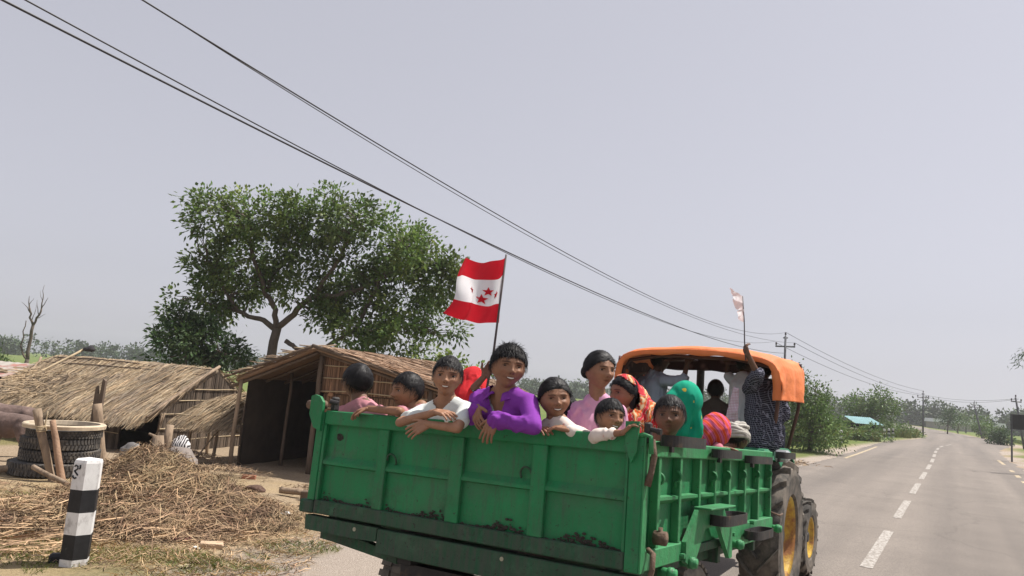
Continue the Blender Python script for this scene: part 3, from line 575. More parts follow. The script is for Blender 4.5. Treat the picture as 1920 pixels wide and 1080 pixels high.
# ---------------------------------------------------------------- huts, straw, posts, tyres, animals on the left
m_thatch = mat('thatch_straw', (.37, .28, .18), .9, .15, 2.0, attr=True, c2=(.20, .155, .12), c2_th=(.46, .68), c2_scale=1.3)
m_thatch_b = mat('thatch_brown', (.34, .225, .15), .9, .15, 2.0, attr=True, c2=(.20, .125, .085), c2_th=(.5, .7), c2_scale=1.8)
m_thatch_core = mat('thatch_core', (.20, .14, .085), .95, .3, 14, bump=1.0, bscale=40)
m_reed = mat('reed_mat', (.22, .13, .08), .9, .2, 3, attr=True)
m_reed_dark = mat('reed_mat_grey', (.11, .083, .062), .95, .25, 3, attr=True)
m_wood = mat('wood_weathered', (.29, .215, .15), .9, .25, 6, bump=.6, bscale=30, stretch=(1, 1, .25), c2=(.16, .115, .08), c2_th=(.5, .65), c2_scale=7)
m_wood_dk = mat('wood_dark', (.13, .095, .07), .9, .25, 6, bump=.5, bscale=30, stretch=(1, 1, .25))
m_bamboo = mat('bamboo_dry', (.42, .33, .21), .7, .2, 5)

def thatch(parent, name, A, B, C, D, th, n, seed, m, rows=1, wid=.014, ln=(.35, .8), fringe=.16):
    """A,B ridge ends, C,D eave ends (C under B). Solid slab part plus a coat of straw joined as one part"""
    A, B, C, D = [np.array(p, float) for p in (A, B, C, D)]; rng = np.random.default_rng(seed)
    nu, nv = 36, 14; u = np.linspace(0, 1, nu)[None, :, None]; v = np.linspace(0, 1, nv)[:, None, None]
    G = (A * (1 - u) + B * u) * (1 - v) + (D * (1 - u) + C * u) * v
    nrm = unit(np.cross(B - A, D - A)); nrm = nrm if nrm[2] > 0 else -nrm
    h = .03 * snoise(G.reshape(-1, 3), 3.0, seed).reshape(nv, nu) + .015 * snoise(G.reshape(-1, 3), 11, seed + 1).reshape(nv, nu)
    top = G + nrm * h[..., None]; bot = G - nrm * th
    V = np.concatenate([top.reshape(-1, 3), bot.reshape(-1, 3)]); k = nu * nv; ii = np.arange(k).reshape(nv, nu); Fs = []
    q = np.stack([ii[:-1, :-1], ii[:-1, 1:], ii[1:, 1:], ii[1:, :-1]], -1).reshape(-1, 4)
    rim = np.concatenate([ii[0], ii[1:, -1], ii[-1, -2::-1], ii[-2:0:-1, 0]]); Fs = np.concatenate([q, q[:, ::-1] + k, np.stack([rim, rim + k, np.roll(rim, -1) + k, np.roll(rim, -1)], 1)])
    me = mesh_arrays(name, V, Fs, np.full((len(V), 3), .75)); slab = link_mesh(name, me, m, parent)
    us = rng.uniform(-.01, 1.01, n); vs = rng.uniform(0, 1, n) ** .9; L0 = rng.uniform(*ln, n); sl = unit(D - A); side = unit(B - A); slen = np.linalg.norm(D - A)
    P = (A + (B - A) * us[:, None]) * (1 - vs)[:, None] + (D + (C - D) * us[:, None]) * vs[:, None]
    dr = unit(sl + side * rng.normal(size=(n, 1)) * .16 + nrm * rng.uniform(-.01, .06, (n, 1)))
    over = np.minimum(L0, (1 - vs) * slen + fringe * rng.uniform(.2, 1.1, n)); P0 = P + nrm * rng.uniform(.0, .05, (n, 1)); P2 = P0 + dr * over[:, None] - np.array([0, 0, 1]) * (np.maximum(0, over - (1 - vs) * slen) * .35)[:, None]
    P1 = (P0 + P2) / 2 + nrm * rng.uniform(0, .035, (n, 1))
    V, Q = ribbon_arrays(P0, P1, P2, wid * rng.uniform(.6, 1.5, n), unit(nrm + rng.normal(size=(n, 3)) * .35))
    tn = rng.uniform(.6, 1.35, n); tn *= 1 + .22 * snoise(P, 2.2, seed + 7); wm = rng.uniform(.92, 1.08, n); c = np.stack([tn * wm, tn, tn / wm], 1)
    o = link_mesh('straw_coat', mesh_arrays('straw_coat', V, Q, np.repeat(c, 6, 0)), m, slab); o['kind'] = 'stuff'
    return slab
def mat_wall(parent, name, P0, P1, ztop, zbot, m, seed, pitch=.03, battens=(), thick=.02):
    """upright reeds side by side between two ground points; ztop/zbot are functions of t"""
    P0 = np.array(P0, float); P1 = np.array(P1, float); rng = np.random.default_rng(seed); Lh = np.linalg.norm((P1 - P0)[:2]); n = max(2, int(Lh / pitch)); nrm = np.array([(P1 - P0)[1], -(P1 - P0)[0], 0]) / Lh
    b = MB(); d = (P1 - P0) / Lh; d[2] = 0; back = []
    tt = np.linspace(0, 1, 24)
    lo = [np.array([*(P0 + (P1 - P0) * t)[:2], zbot(t)]) - nrm * .012 for t in tt]; hi = [np.array([*(P0 + (P1 - P0) * t)[:2], ztop(t)]) - nrm * .012 for t in tt]
    V = lo + hi + [p - nrm * thick for p in lo] + [p - nrm * thick for p in hi]; k = 24; Fs = []
    for i in range(k - 1): Fs += [[i, i + 1, k + i + 1, k + i], [3 * k + i, 3 * k + i + 1, 2 * k + i + 1, 2 * k + i], [k + i, k + i + 1, 3 * k + i + 1, 3 * k + i]]
    me = bpy.data.meshes.new(name); me.from_pydata([tuple(p) for p in V], [], Fs); set_col(me, np.full((len(V), 3), .55)); w = link_mesh(name, me, m, parent)
    t = (np.arange(n) + .5) / n + rng.normal(size=n) * .12 / n; base = P0 + (P1 - P0) * t[:, None]; zt = np.array([ztop(x) for x in t]); zb = np.array([zbot(x) for x in t])
    lean = rng.normal(size=(n, 1)) * .012; wd = pitch * rng.uniform(.3, .62, n); VV = []; 
    for s, dep in ((-1, .0), (0, .012), (1, .0)):
        o_ = d[None] * (s * wd)[:, None] + nrm[None] * (dep + .004 * rng.uniform(size=(n, 1)))
        VV.append(np.c_[(base + o_)[:, :2], zb]); VV.append(np.c_[(base + o_ + d[None] * lean)[:, :2], zt - rng.uniform(0, .015, n)])
    V = np.stack(VV, 1).reshape(-1, 3); bi = np.arange(n)[:, None] * 6; Q = np.concatenate([bi + np.array([0, 2, 3, 1]), bi + np.array([2, 4, 5, 3])])
    tn = np.repeat(rng.uniform(.6, 1.4, n), 6); r = link_mesh('reed_layer', mesh_arrays('reed_layer', V, Q, np.stack([tn] * 3, 1)), m, w); r['kind'] = 'stuff'
    for z, t0, t1 in battens:
        a = P0 + (P1 - P0) * t0; c = P0 + (P1 - P0) * t1; bb = MB(); q = branch_path((*a[:2], z), (*c[:2], z + .01), .03, 5, seed + int(z * 90)) + nrm * .03; bb.tube(q, .011, 5); bb.build('batten', m_bamboo, parent)
    return w
def rod(parent, name, a, c, r0, r1, m, wob=.05, seed=0, seg=7, n=6):
    b = MB(); b.tube(branch_path(a, c, wob, n, seed), np.linspace(r0, r1, n), seg); return b.build(name, m, parent, True)

# long low hut
hA = empty('thatched_hut', (0, 0, 0)); tag(hA, 'long low hut with a wide sagging thatched roof at far left', 'hut')
RL, RR, EC, ED = np.array((-11.82, 19.8, 1.75)), np.array((-6.65, 17.3, 1.75)), np.array((-7.21, 15.3, .64)), np.array((-12.5, 17.9, .64))
thatch(hA, 'roof_slope', RL, RR, EC, ED, .10, 17000, 101, m_thatch, wid=.014, ln=(.3, .75), fringe=.3)
BR = RR + (RR - EC) * np.array([1, 1, -1]); BL = RL + (RL - ED) * np.array([1, 1, -1])
thatch(hA, 'roof_slope', RR, RL, BL, BR, .10, 1200, 102, m_thatch, wid=.02)
fa = ED + (RL - ED) * .2; fb = EC + (RR - EC) * .2; bka = BL + (RL - BL) * .2; bkb = BR + (RR - BR) * .2
g0 = -.25
def flat(z): return lambda t: z
mat_wall(hA, 'wall', (*fa[:2], 0), (*(fa + (fb - fa) * .80)[:2], 0), flat(.84), flat(g0), m_reed_dark, 103, .05, [(.60, 0, 1), (.2, 0, 1)])
mat_wall(hA, 'wall', (*bkb[:2], 0), (*bka[:2], 0), flat(.84), flat(g0), m_reed_dark, 104, .12)
def gab(t): return .80 + (1.66 - .80) * (1 - abs(2 * t - 1))
mat_wall(hA, 'gable_wall', (*fb[:2], 0), (*bkb[:2], 0), gab, flat(g0), m_reed_dark, 105, .05, [(1.25, .28, .72), (1.0, .14, .86), (.72, 0, 1), (.42, 0, 1), (.15, 0, 1)])
mat_wall(hA, 'gable_wall', (*bka[:2], 0), (*fa[:2], 0), gab, flat(g0), m_reed_dark, 106, .12)
rod(hA, 'verge_pole', RR + (.06, -.05, .04), EC + (.06, -.05, .03), .035, .03, m_wood, .06, 1)
rod(hA, 'door_post', (*(fa + (fb - fa) * .985)[:2], -.2), (*(fa + (fb - fa) * .985)[:2] + np.array((.15, 0)), .75), .025, .02, m_wood, .12, 2)
rod(hA, 'door_post', (*(fa + (fb - fa) * .97)[:2], -.2), (*(fa + (fb - fa) * .99)[:2] + np.array((.1, -.05)), .7), .02, .016, m_wood, .15, 3)
for i, (ta, za, tb_, zb_) in enumerate(((0.02, .12, 1.0, .10), (0, .24, 1.0, .22))):
    a = RL + (ED - RL) * za + (RR - RL) * ta; c = RR + (EC - RR) * zb_; rod(hA, 'ridge_pole', a + (0, 0, .07), c + (0, 0, .07), .016, .013, m_wood_dk, .04, 10 + i, 5, 9)
def on_roof(s, t, up=.07): return (RL + (RR - RL) * s) * (1 - t) + (ED + (EC - ED) * s) * t + np.array((0, 0, up))
rp = rod(None, 'roof_stick', on_roof(.13, -.06, .12), on_roof(.11, .72), .03, .022, m_bamboo, .05, 20); tag(rp, 'long straight pale pole lying up the long thatched roof', 'pole')
rp = rod(None, 'roof_stick', on_roof(-.03, .2, .12), on_roof(.06, .5, .09), .035, .025, m_wood, .12, 21); tag(rp, 'short crooked stick near the roof edge, beside the red roof', 'pole')
rp = rod(None, 'roof_stick', on_roof(.02, .42, .09), on_roof(.34, .36, .09), .014, .01, m_wood_dk, .2, 22, 5, 9); tag(rp, 'thin bent dark branch lying across the long thatched roof', 'branch')
rp = rod(None, 'roof_stick', on_roof(.44, .86, .08), on_roof(.52, .68, .08), .022, .018, m_bamboo, .05, 23); tag(rp, 'short pale stick lying on the thatch above the notched post', 'pole')
b = MB(); rng = np.random.default_rng(24)
for k in range(130):
    s, t = rng.uniform(.0, .36), rng.uniform(.42, .98); a = on_roof(s, t, rng.uniform(.05, .13)); dd = np.array((rng.normal() * .28, rng.normal() * .18 - .1, rng.normal() * .04)); b.tube([a, a + dd * .5 + (0, 0, .03), a + dd], .008 * rng.uniform(.6, 1.5), 4, c=np.full(3, rng.uniform(.6, 1.5)))
o = b.build('roof_brushwood', m_thatch, None, colors=True); tag(o, 'tangle of dry sticks and straw on the left end of the long roof', 'brushwood', None, 'stuff')
b = MB(); Vn, Fn = remesh([ellipsoid(on_roof(.155, -.1, .1), (.16, .14, .07)), ellipsoid(on_roof(.165, -.1, .15), (.07, .08, .07))], .03, 2); b.add(Vn, Fn); o = b.build('dark_cloth', mat('cloth_charcoal', (.04, .038, .042), .9), None, True); tag(o, 'dark bundle lying on the ridge of the long thatched roof', 'bundle')

# red sheet roof of another hut at the left edge
hR = empty('sheet_roof_hut', (-14, 21, -.4)); tag(hR, 'hut with a faded red and grey sheet roof at the left edge', 'hut')
b = MB(); n = 22
for k in range(n):
    t = k / n; x0 = -16.6 + 3.0 * t - 14 * 0; 
    b.add([(-16.8 + 3.3 * t, 22.6 - .9 * t, 1.42 + .015 * (k % 2)), (-16.8 + 3.3 * (t + 1 / n), 22.6 - .9 * (t + 1 / n), 1.42 + .015 * ((k + 1) % 2)), (-16.5 + 3.6 * (t + 1 / n), 20.3 - .6 * (t + 1 / n), 1.06 + .015 * ((k + 1) % 2)), (-16.5 + 3.6 * t, 20.3 - .6 * t, 1.06 + .015 * (k % 2))], [(0, 1, 2, 3)])
b.v = [v - np.array((-14, 21, -.4)) for v in b.v]; b.build('roof', mat('sheet_red', (.30, .14, .115), .8, .25, 3, c2=(.36, .33, .29), c2_th=(.42, .50), c2_scale=1.1), hR)
b = MB(); b.box((-2.3, -1.0, 0), (.6, 1.0, 1.5)); b.build('wall', m_reed_dark, hR)
b = MB(); b.tube([(-2.2, -.9, 1.55), (-.2, -1.1, 1.62), (.9, -1.25, 1.6)], .04, 6); b.build('roof_pole', m_wood, hR)
rod(hR, 'roof_pole', (-.8, -.7, 1.66), (.6, -1.0, 1.66), .03, .03, m_wood, .1, 5)

# low lean-to between the huts
hL = empty('lean_to', (-5.6, 14.8, -.1)); tag(hL, 'small low lean-to with golden thatch between the two huts', 'shelter')
o = hL.location; OL = np.array(o)
thatch(hL, 'roof_slope', np.array((-6.0, 15.7, 1.12)) - OL, np.array((-5.12, 15.15, 1.32)) - OL, np.array((-4.92, 14.2, .64)) - OL, np.array((-6.47, 14.9, .66)) - OL, .07, 4200, 111, m_thatch, wid=.012, ln=(.25, .6), fringe=.2)
for k, (x, y) in enumerate(((-6.14, 14.95), (-5.5, 14.62), (-5.1, 15.2), (-6.0, 15.6))): rod(hL, 'post', np.array((x, y, -.15)) - OL, np.array((x + .03, y, .62 + .4 * (k > 1))) - OL, .035, .03, m_wood, .06, 30 + k)
rod(hL, 'brace', np.array((-5.75, 14.4, 0)) - OL, np.array((-5.45, 14.6, .6)) - OL, .018, .015, m_wood, .04, 35)
rod(hL, 'roof_batten', np.array((-6.5, 14.98, .8)) - OL, np.array((-5.0, 14.45, .82)) - OL, .012, .012, m_bamboo, .02, 36)
rod(hL, 'roof_batten', np.array((-6.25, 15.2, .96)) - OL, np.array((-5.0, 14.7, 1.0)) - OL, .012, .012, m_bamboo, .02, 37)

# open-fronted shed
hB = empty('open_shed', (-3.5, 14, 0)); tag(hB, 'open-fronted dark shed with brown thatch and a reed mat gable behind the trailer', 'shed')
OB = np.array((-3.5, 14, 0.0)); eL, ap, eR = np.array((-5.06, 14.1, 1.6)), np.array((-3.5, 13.6, 2.3)), np.array((-1.1, 13.05, 1.72)); back = np.array((1.64, 5.4, 0))
thatch(hB, 'roof_slope', ap - OB, ap + back - OB, eR + back - OB, eR - OB, .06, 11000, 121, m_thatch_b, wid=.013, ln=(.35, .8), fringe=.12)
thatch(hB, 'roof_slope', ap + back - OB, ap - OB, eL - OB, eL + back - OB, .05, 2500, 122, m_thatch_b, wid=.018, fringe=.14)
for k in range(9):
    f = back * (.02 + k * .115); rod(hB, 'rafter', eL + f - OB + (-.12, 0, -.14), ap + f - OB + (0, 0, -.10), .032, .028, m_wood_dk, .03, 40 + k); rod(hB, 'rafter', ap + f - OB + (.04, .01, -.10), eR + f - OB + (.1, 0, -.13), .032, .028, m_wood_dk, .03, 60 + k)
rod(hB, 'verge_pole', ap - OB + (-.05, -.05, .0), eL - OB + (-.2, -.05, .02), .03, .025, m_wood_dk, .05, 81); rod(hB, 'verge_pole', ap - OB + (-.05, -.04, .02), eR - OB + (.1, -.04, .02), .035, .03, m_wood_dk, .04, 82)
for k in range(14):
    t = (k + .5) / 14; p = eL + (ap - eL) * t - OB; q = p + np.array((-.22, -.12, .03)) + np.array((random.uniform(-.1, .1), random.uniform(-.12, .05), random.uniform(-.02, .05))); rod(hB, 'roof_stick', p + (.35, .3, .1), q, .016, .01, m_wood if k % 3 else m_bamboo, .12, 200 + k, 5)
for (x, y, zt, r) in ((-4.97, 14.12, 1.62, .042), (-4.88, 14.3, 1.6, .028), (-4.22, 14.75, 1.85, .035), (-3.42, 13.75, 2.15, .05), (-1.3, 13.2, 1.68, .045)): rod(hB, 'post', np.array((x, y, -.05)) - OB, np.array((x + .02, y, zt)) - OB, r, r * .85, m_wood_dk if y > 14.2 or y < 14 else m_wood, .05, 90 + int(-x * 10))
sl_ = np.array((-4.86, 14.25, 0)) - OB
mat_wall(hB, 'wall', sl_ + back * .98, sl_, flat(1.62), flat(-.1), m_reed_dark, 131, .06, [(.35, 0, 1), (.75, 0, 1), (1.15, 0, 1)])
mat_wall(hB, 'wall', eR + back * .97 - OB - (.15, 0, 0), eL + back * .97 - OB + (.15, 0, 0), lambda t: 1.62 + .62 * (1 - abs(2 * t - 1)), flat(-.1), m_reed_dark, 132, .15)
mat_wall(hB, 'wall', eR + back * .06 - OB - (.15, 0, 0), eR + back * .97 - OB - (.15, 0, 0), flat(1.66), flat(-.1), m_reed_dark, 133, .15)
ga = np.array((-3.38, 13.86, 0)) - OB; gb_ = np.array((-1.2, 13.32, 0)) - OB
gm_top = lambda t: 2.21 - .5 * t
mat_wall(hB, 'reed_gable', ga, gb_, gm_top, flat(1.48), m_reed, 134, .032, [(1.5, 0, 1), (1.75, .02, .9), (1.98, .02, .5)])
mat_wall(hB, 'reed_gable', ga + (.05, .03, 0), gb_ + (0, .03, 0), flat(1.47), flat(-.05), m_reed, 135, .032, [(1.2, 0, 1), (.8, 0, 1), (.4, 0, 1)])
b = MB(); b.box((-.03, -.02, 1.44), (.05, .02, 2.0), Matrix.Translation(Vector(ga) + Vector((-.02, -.03, 0))) @ Matrix.Rotation(R_(8), 4, 'Y')); b.build('edge_board', mat('wood_orange', (.38, .21, .12), .8), hB)

# ---------------------------------------------------------------- straw heap
def mound(x, y):
    G = lambda a, cx, cy, sx, sy: a * np.exp(-((x - cx) / sx) ** 2 - ((y - cy) / sy) ** 2)
    return G(.61, -4.42, 9.55, .68, .72) + G(.36, -3.72, 9.15, .7, .6) + G(.2, -2.95, 9.25, .5, .45) + G(.17, -4.7, 8.5, 1.0, .6) + G(.1, -3.6, 8.3, .9, .5) + G(.08, -5.4, 7.9, .8, .5) - .045
m_straw = mat('straw_heap', (.30, .215, .13), .9, .15, 2, attr=True, c2=(.17, .11, .075), c2_th=(.42, .62), c2_scale=2.5)
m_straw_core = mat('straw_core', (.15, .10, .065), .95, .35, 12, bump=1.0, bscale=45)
hp = np.array((-4.0, 9.0, 0.0)); heap = empty('straw_heap', hp); tag(heap, 'big heap of dry straw and stalks behind the striped post', 'straw heap')
xs = np.linspace(-6.3, -2.0, 110); ys = np.linspace(7.2, 11.2, 100); MX, MY = np.meshgrid(xs, ys); zz = mound(MX, MY)
zz = zz + (.05 * snoise(np.stack([MX.ravel(), MY.ravel()], 1), 5, 3).reshape(MX.shape) + .03 * snoise(np.stack([MX.ravel(), MY.ravel()], 1), 15, 4).reshape(MX.shape)) * smoothstep(.0, .15, zz); zt = terrain(MX, MY).reshape(MX.shape) + zz - .01
ii = np.arange(MX.size).reshape(MX.shape); Q = np.stack([ii[:-1, :-1], ii[:-1, 1:], ii[1:, 1:], ii[1:, :-1]], -1).reshape(-1, 4)
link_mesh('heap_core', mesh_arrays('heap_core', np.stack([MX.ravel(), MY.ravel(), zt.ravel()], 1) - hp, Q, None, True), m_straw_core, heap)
def straw(n, seed, xr, yr, thr, wid, ln, lift):
    rng = np.random.default_rng(seed); x = rng.uniform(*xr, n); y = rng.uniform(*yr, n); d = mound(x, y); k = (d + rng.uniform(-.06, .06, n)) > thr; x, y = x[k], y[k]; n = len(x)
    P = np.stack([x, y, terrain(x, y) + np.maximum(0, mound(x, y))], 1); e = .05; gx_ = (mound(x + e, y) - mound(x - e, y)) / (2 * e); gy_ = (mound(x, y + e) - mound(x, y - e)) / (2 * e)
    fl = snoise(P, 1.3, seed + 3) * 2.5; a = fl + rng.normal(size=n) * .75; dx, dy = np.cos(a), np.sin(a); L = rng.uniform(*ln, n)
    D = np.stack([dx, dy, gx_ * dx + gy_ * dy], 1); nrm = unit(np.stack([-gx_, -gy_, np.ones(n)], 1)); up = rng.uniform(0, lift, (n, 1)); curl = rng.normal(size=(n, 3)) * .12
    P0 = P - D * L[:, None] * .5 + nrm * up * rng.uniform(.2, 1, (n, 1)); P2 = P + D * L[:, None] * .5 + nrm * up * rng.uniform(0, 1.4, (n, 1)); P1 = P + nrm * (up + .015) + curl * L[:, None]
    V, Q = ribbon_arrays(P0, P1, P2, wid * rng.uniform(.5, 1.4, n), unit(nrm + rng.normal(size=(n, 3)) * .5)); tn = rng.uniform(.3, 1.0, n) ** 1.3 * 1.75 * (1 + .3 * snoise(P, 3, seed)); wm = rng.uniform(.93, 1.1, n)
    return V, Q, np.repeat(np.stack([tn * wm, tn, tn * .95], 1), 6, 0)
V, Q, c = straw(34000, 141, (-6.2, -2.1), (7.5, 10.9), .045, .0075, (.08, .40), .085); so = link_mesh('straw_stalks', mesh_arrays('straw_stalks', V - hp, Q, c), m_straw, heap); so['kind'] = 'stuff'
V, Q, c = straw(12000, 142, (-6.9, -1.7), (6.7, 10.6), -.05, .0075, (.05, .24), .03); so = link_mesh('scattered_straw', mesh_arrays('scattered_straw', V, Q, c), m_straw); tag(so, 'loose straw scattered over the ground round the heap', 'straw', None, 'stuff')
def stalks(name, label, n, seed, xr, yr, ln, wid):
    rng = np.random.default_rng(seed); x = rng.uniform(*xr, n); y = rng.uniform(*yr, n); L = rng.uniform(*ln, n)[:, None]; a = .75 + rng.normal(size=n) * .45; D = np.stack([np.cos(a), np.sin(a), rng.normal(size=n) * .06], 1); P = np.stack([x, y, terrain(x, y) + np.maximum(0, mound(x, y)) + rng.uniform(.01, .08, n)], 1)
    V, Q = ribbon_arrays(P - D * L / 2, P + rng.normal(size=(n, 3)) * .025, P + D * L / 2, wid * rng.uniform(.6, 1.4, n), unit(rng.normal(size=(n, 3)) * .5 + (0, 0, 1))); tn = np.repeat(rng.uniform(.8, 2.1, n), 6); o = link_mesh(name, mesh_arrays(name, V, Q, np.stack([tn, tn * .95, tn * .93], 1)), m_straw); tag(o, label, 'straw', None, 'stuff')
stalks('dry_stalks', 'long pale dry stalks lying left of the striped post', 420, 161, (-6.0, -3.9), (7.0, 8.7), (.25, .7), .012)
stalks('dry_stalks', 'darker thin stalks spread in front of the straw heap', 500, 162, (-4.6, -2.6), (7.9, 8.9), (.2, .6), .009)
def litter(name, label, cx, cy, rx, ry, n, seed, h=.12, ln=(.1, .35), wid=.01, hump=.1):
    rng = np.random.default_rng(seed); x = cx + rng.normal(size=n) * rx * .5; y = cy + rng.normal(size=n) * ry * .5; z = terrain(x, y) + hump * np.exp(-((x - cx) / rx) ** 2 - ((y - cy) / ry) ** 2) + rng.uniform(0, h * .3, n)
    a = rng.uniform(0, 6.28, n); L = rng.uniform(*ln, n)[:, None]; D = np.stack([np.cos(a), np.sin(a), rng.normal(size=n) * .2], 1); P = np.stack([x, y, z], 1)
    V, Q = ribbon_arrays(P - D * L / 2, P + np.array([0, 0, .01]) + rng.normal(size=(n, 3)) * .02, P + D * L / 2, wid * rng.uniform(.6, 1.4, n), unit(rng.normal(size=(n, 3)) * .4 + (0, 0, 1))); tn = np.repeat(rng.uniform(.5, 1.4, n), 6)
    o = link_mesh(name, mesh_arrays(name, V, Q, np.stack([tn] * 3, 1)), m_straw); tag(o, label, 'straw', None, 'stuff')
litter('straw_litter', 'small scatter of straw and twigs in the yard behind the heap', -4.55, 12.6, .75, .5, 420, 151, hump=.12)
litter('straw_litter', 'pale straw bundle lying under the golden lean-to', -5.75, 14.0, .7, .35, 420, 152, hump=.2)
litter('straw_litter', 'brown twigs and leaves lying near the left end of the trailer', -2.85, 11.9, .4, .45, 260, 153, ln=(.05, .2), hump=.05)

# ---------------------------------------------------------------- striped marker post
m_white = mat('limewash_white', (.68, .67, .66), .85, .10, 14, c2=(.36, .34, .32), c2_th=(.52, .68), c2_scale=11, stretch=(1, 1, .5))
m_black = mat('paint_black', (.018, .018, .02), .6, .3, 14, c2=(.09, .085, .08), c2_th=(.62, .74), c2_scale=12)
pp = empty('marker_post', (-3.66, 6.82, 0), R_(-10)); tag(pp, 'six-sided black and white striped concrete post on the verge, nearest the camera', 'marker post')
zs = [-.12, .075, .285, .475, .67, .90]; b = MB(); rr = .122
prof = []
for k in range(5):
    b.m = k % 2; b.lathe([(rr - .001 * 0, zs[k]), (rr, zs[k + 1])], 6)
b.m = 0; b.lathe([(rr, .90), (rr * .93, .925), (0.0001, .945)], 6)
b.build('post_body', [m_white, m_black], pp)
g = MB(); c6 = math.cos(R_(30)) * rr + .002
def glyph(path, r=.0075):
    """strokes laid on the face that looks at the camera's left"""
    a = R_(-90); P = []
    for (s, z) in path: s -= .018; P.append((math.cos(a) * c6 - math.sin(a) * s, math.sin(a) * c6 + math.cos(a) * s, z))
    g.tube(P, r, 5)
glyph([(-.030, .868), (-.018, .880), (.0, .872), (.004, .852), (-.012, .838), (-.028, .832), (.0, .806), (.012, .795)]); glyph([(.022, .886), (.026, .868), (.022, .848)]); glyph([(-.036, .79), (-.03, .772), (-.012, .766), (.0, .775)])
g.build('painted_numeral', m_black, pp)
b = MB(); b.box((-.07, -.05, -.05), (.07, .05, .09), Matrix.Translation((-3.83, 6.86, 0)) @ Matrix.Rotation(R_(25), 4, 'Z'), .02); o = b.build('black_block', m_black); tag(o, 'small black-painted stub beside the foot of the striped post', 'block')

# bricks, stones, rubbish
m_brick = mat('brick_red', (.40, .17, .11), .9, .25, 12, bump=.5, bscale=40); m_brick_p = mat('brick_pale', (.50, .36, .24), .9, .2, 12, bump=.5, bscale=40)
def brick(label, x, y, rz, m, s=(.115, .055, .035)):
    z = float(terrain([x], [y])[0]); bm = bmesh.new(); bmesh.ops.create_cube(bm, size=1); bmesh.ops.subdivide_edges(bm, edges=bm.edges[:], cuts=3, use_grid_fill=True); rng = np.random.default_rng(int(abs(x * 100)))
    for v in bm.verts:
        q = np.array(v.co); q = q * (1 - .10 * (np.abs(q) > .45).sum() / 3); v.co = Vector((q + rng.normal(size=3) * .012) * np.array(s) * 2)
    me = bpy.data.meshes.new('brick'); bm.to_mesh(me); bm.free(); o = link_mesh('brick', me, m); o.location = (x, y, z + s[2] * .8); o.rotation_euler = (random.uniform(-.1, .1), random.uniform(-.1, .1), rz); tag(o, label, 'brick'); return o
brick('pale orange brick lying at the front foot of the straw heap', -2.83, 7.8, .3, m_brick_p); brick('red brick in the yard at the edge of the straw scatter', -4.1, 12.6, .1, m_brick)
def lump(name, label, x, y, s, m, cat, seed, z_off=0):
    rng = np.random.default_rng(seed); V, Fs = ellipsoid((0, 0, 0), s, None, 20, 14); V = V * (1 + .22 * snoise(V / np.array(s), 2.5, seed))[:, None]; b = MB(); b.add(V, Fs); o = b.build(name, m, None, True); o.location = (x, y, float(terrain([x], [y])[0]) + s[2] * .5 + z_off); tag(o, label, cat); return o
lump('dung_pat', 'dark brown lump of dung on the bare yard soil', -3.6, 11.45, (.17, .13, .06), mat('dung', (.10, .06, .045), .95, .3, 20, bump=.8, bscale=50), 'dung', 5)
lump('stone', 'grey-brown clod on the grass left of the striped post', -5.3, 8.7, (.14, .1, .06), mat('clod', (.24, .18, .12), .95, .3, 20, bump=.8), 'stone', 6)
lump('stone', 'pale flat stone in the grass left of the straw', -5.0, 8.9, (.1, .08, .03), mat('clod_pale', (.40, .33, .26), .95), 'stone', 7)
rod(None, 'short_log', (-3.2, 11.35, .07), (-2.85, 11.25, .08), .05, .05, m_wood, .03, 7); tag(bpy.context.scene.objects['short_log'], 'short pale log lying beside the trailer in the yard', 'log')
b = MB(); b.box((-.14, -.07, 0), (.14, .07, .13), Matrix.Translation((-2.68, 11.1, 0.0)), .01); o = b.build('dark_block', m_wood_dk); tag(o, 'dark wooden block at the end of the short log', 'block')
def crumple(name, label, x, y, s, c, seed, cat='litter'):
    rng = np.random.default_rng(seed); n = 9; u, v = np.meshgrid(np.linspace(-1, 1, n), np.linspace(-1, 1, n)); P = np.stack([u.ravel() * s, v.ravel() * s * .6, np.abs(rng.normal(size=n * n)) * s * .10], 1); P[:, :2] += rng.normal(size=(n * n, 2)) * s * .09
    ii = np.arange(n * n).reshape(n, n); Q = np.stack([ii[:-1, :-1], ii[:-1, 1:], ii[1:, 1:], ii[1:, :-1]], -1).reshape(-1, 4); o = link_mesh(name, mesh_arrays(name, P, Q), mat('litter_%d' % seed, c, .5, .1)); m = o.modifiers.new('t', 'SOLIDIFY'); m.thickness = .003
    o.location = (x, y, float(terrain([x], [y])[0]) + max(0, float(mound(np.array(x), np.array(y)))) + .01); o.rotation_euler = (0, 0, seed); tag(o, label, cat); return o
crumple('plastic_scrap', 'crumpled white plastic scrap at the right end of the straw', -2.6, 9.3, .13, (.7, .7, .69), 1); crumple('paper_scrap', 'small white paper scrap on the middle of the straw heap', -3.55, 8.35, .07, (.68, .66, .62), 2); crumple('red_wrapper', 'torn dull red wrapper at the front of the straw heap', -3.2, 7.95, .08, (.34, .12, .12), 3); crumple('husk', 'pale corn husk lying in the grass at the bottom edge', -2.75, 7.0, .07, (.42, .35, .22), 4); crumple('husk', 'long cream husk on the grass below the straw heap', -2.45, 7.15, .06, (.45, .39, .26), 5); crumple('paper_scrap', 'white scrap near the brick at the foot of the straw', -2.95, 7.75, .05, (.68, .66, .6), 6)

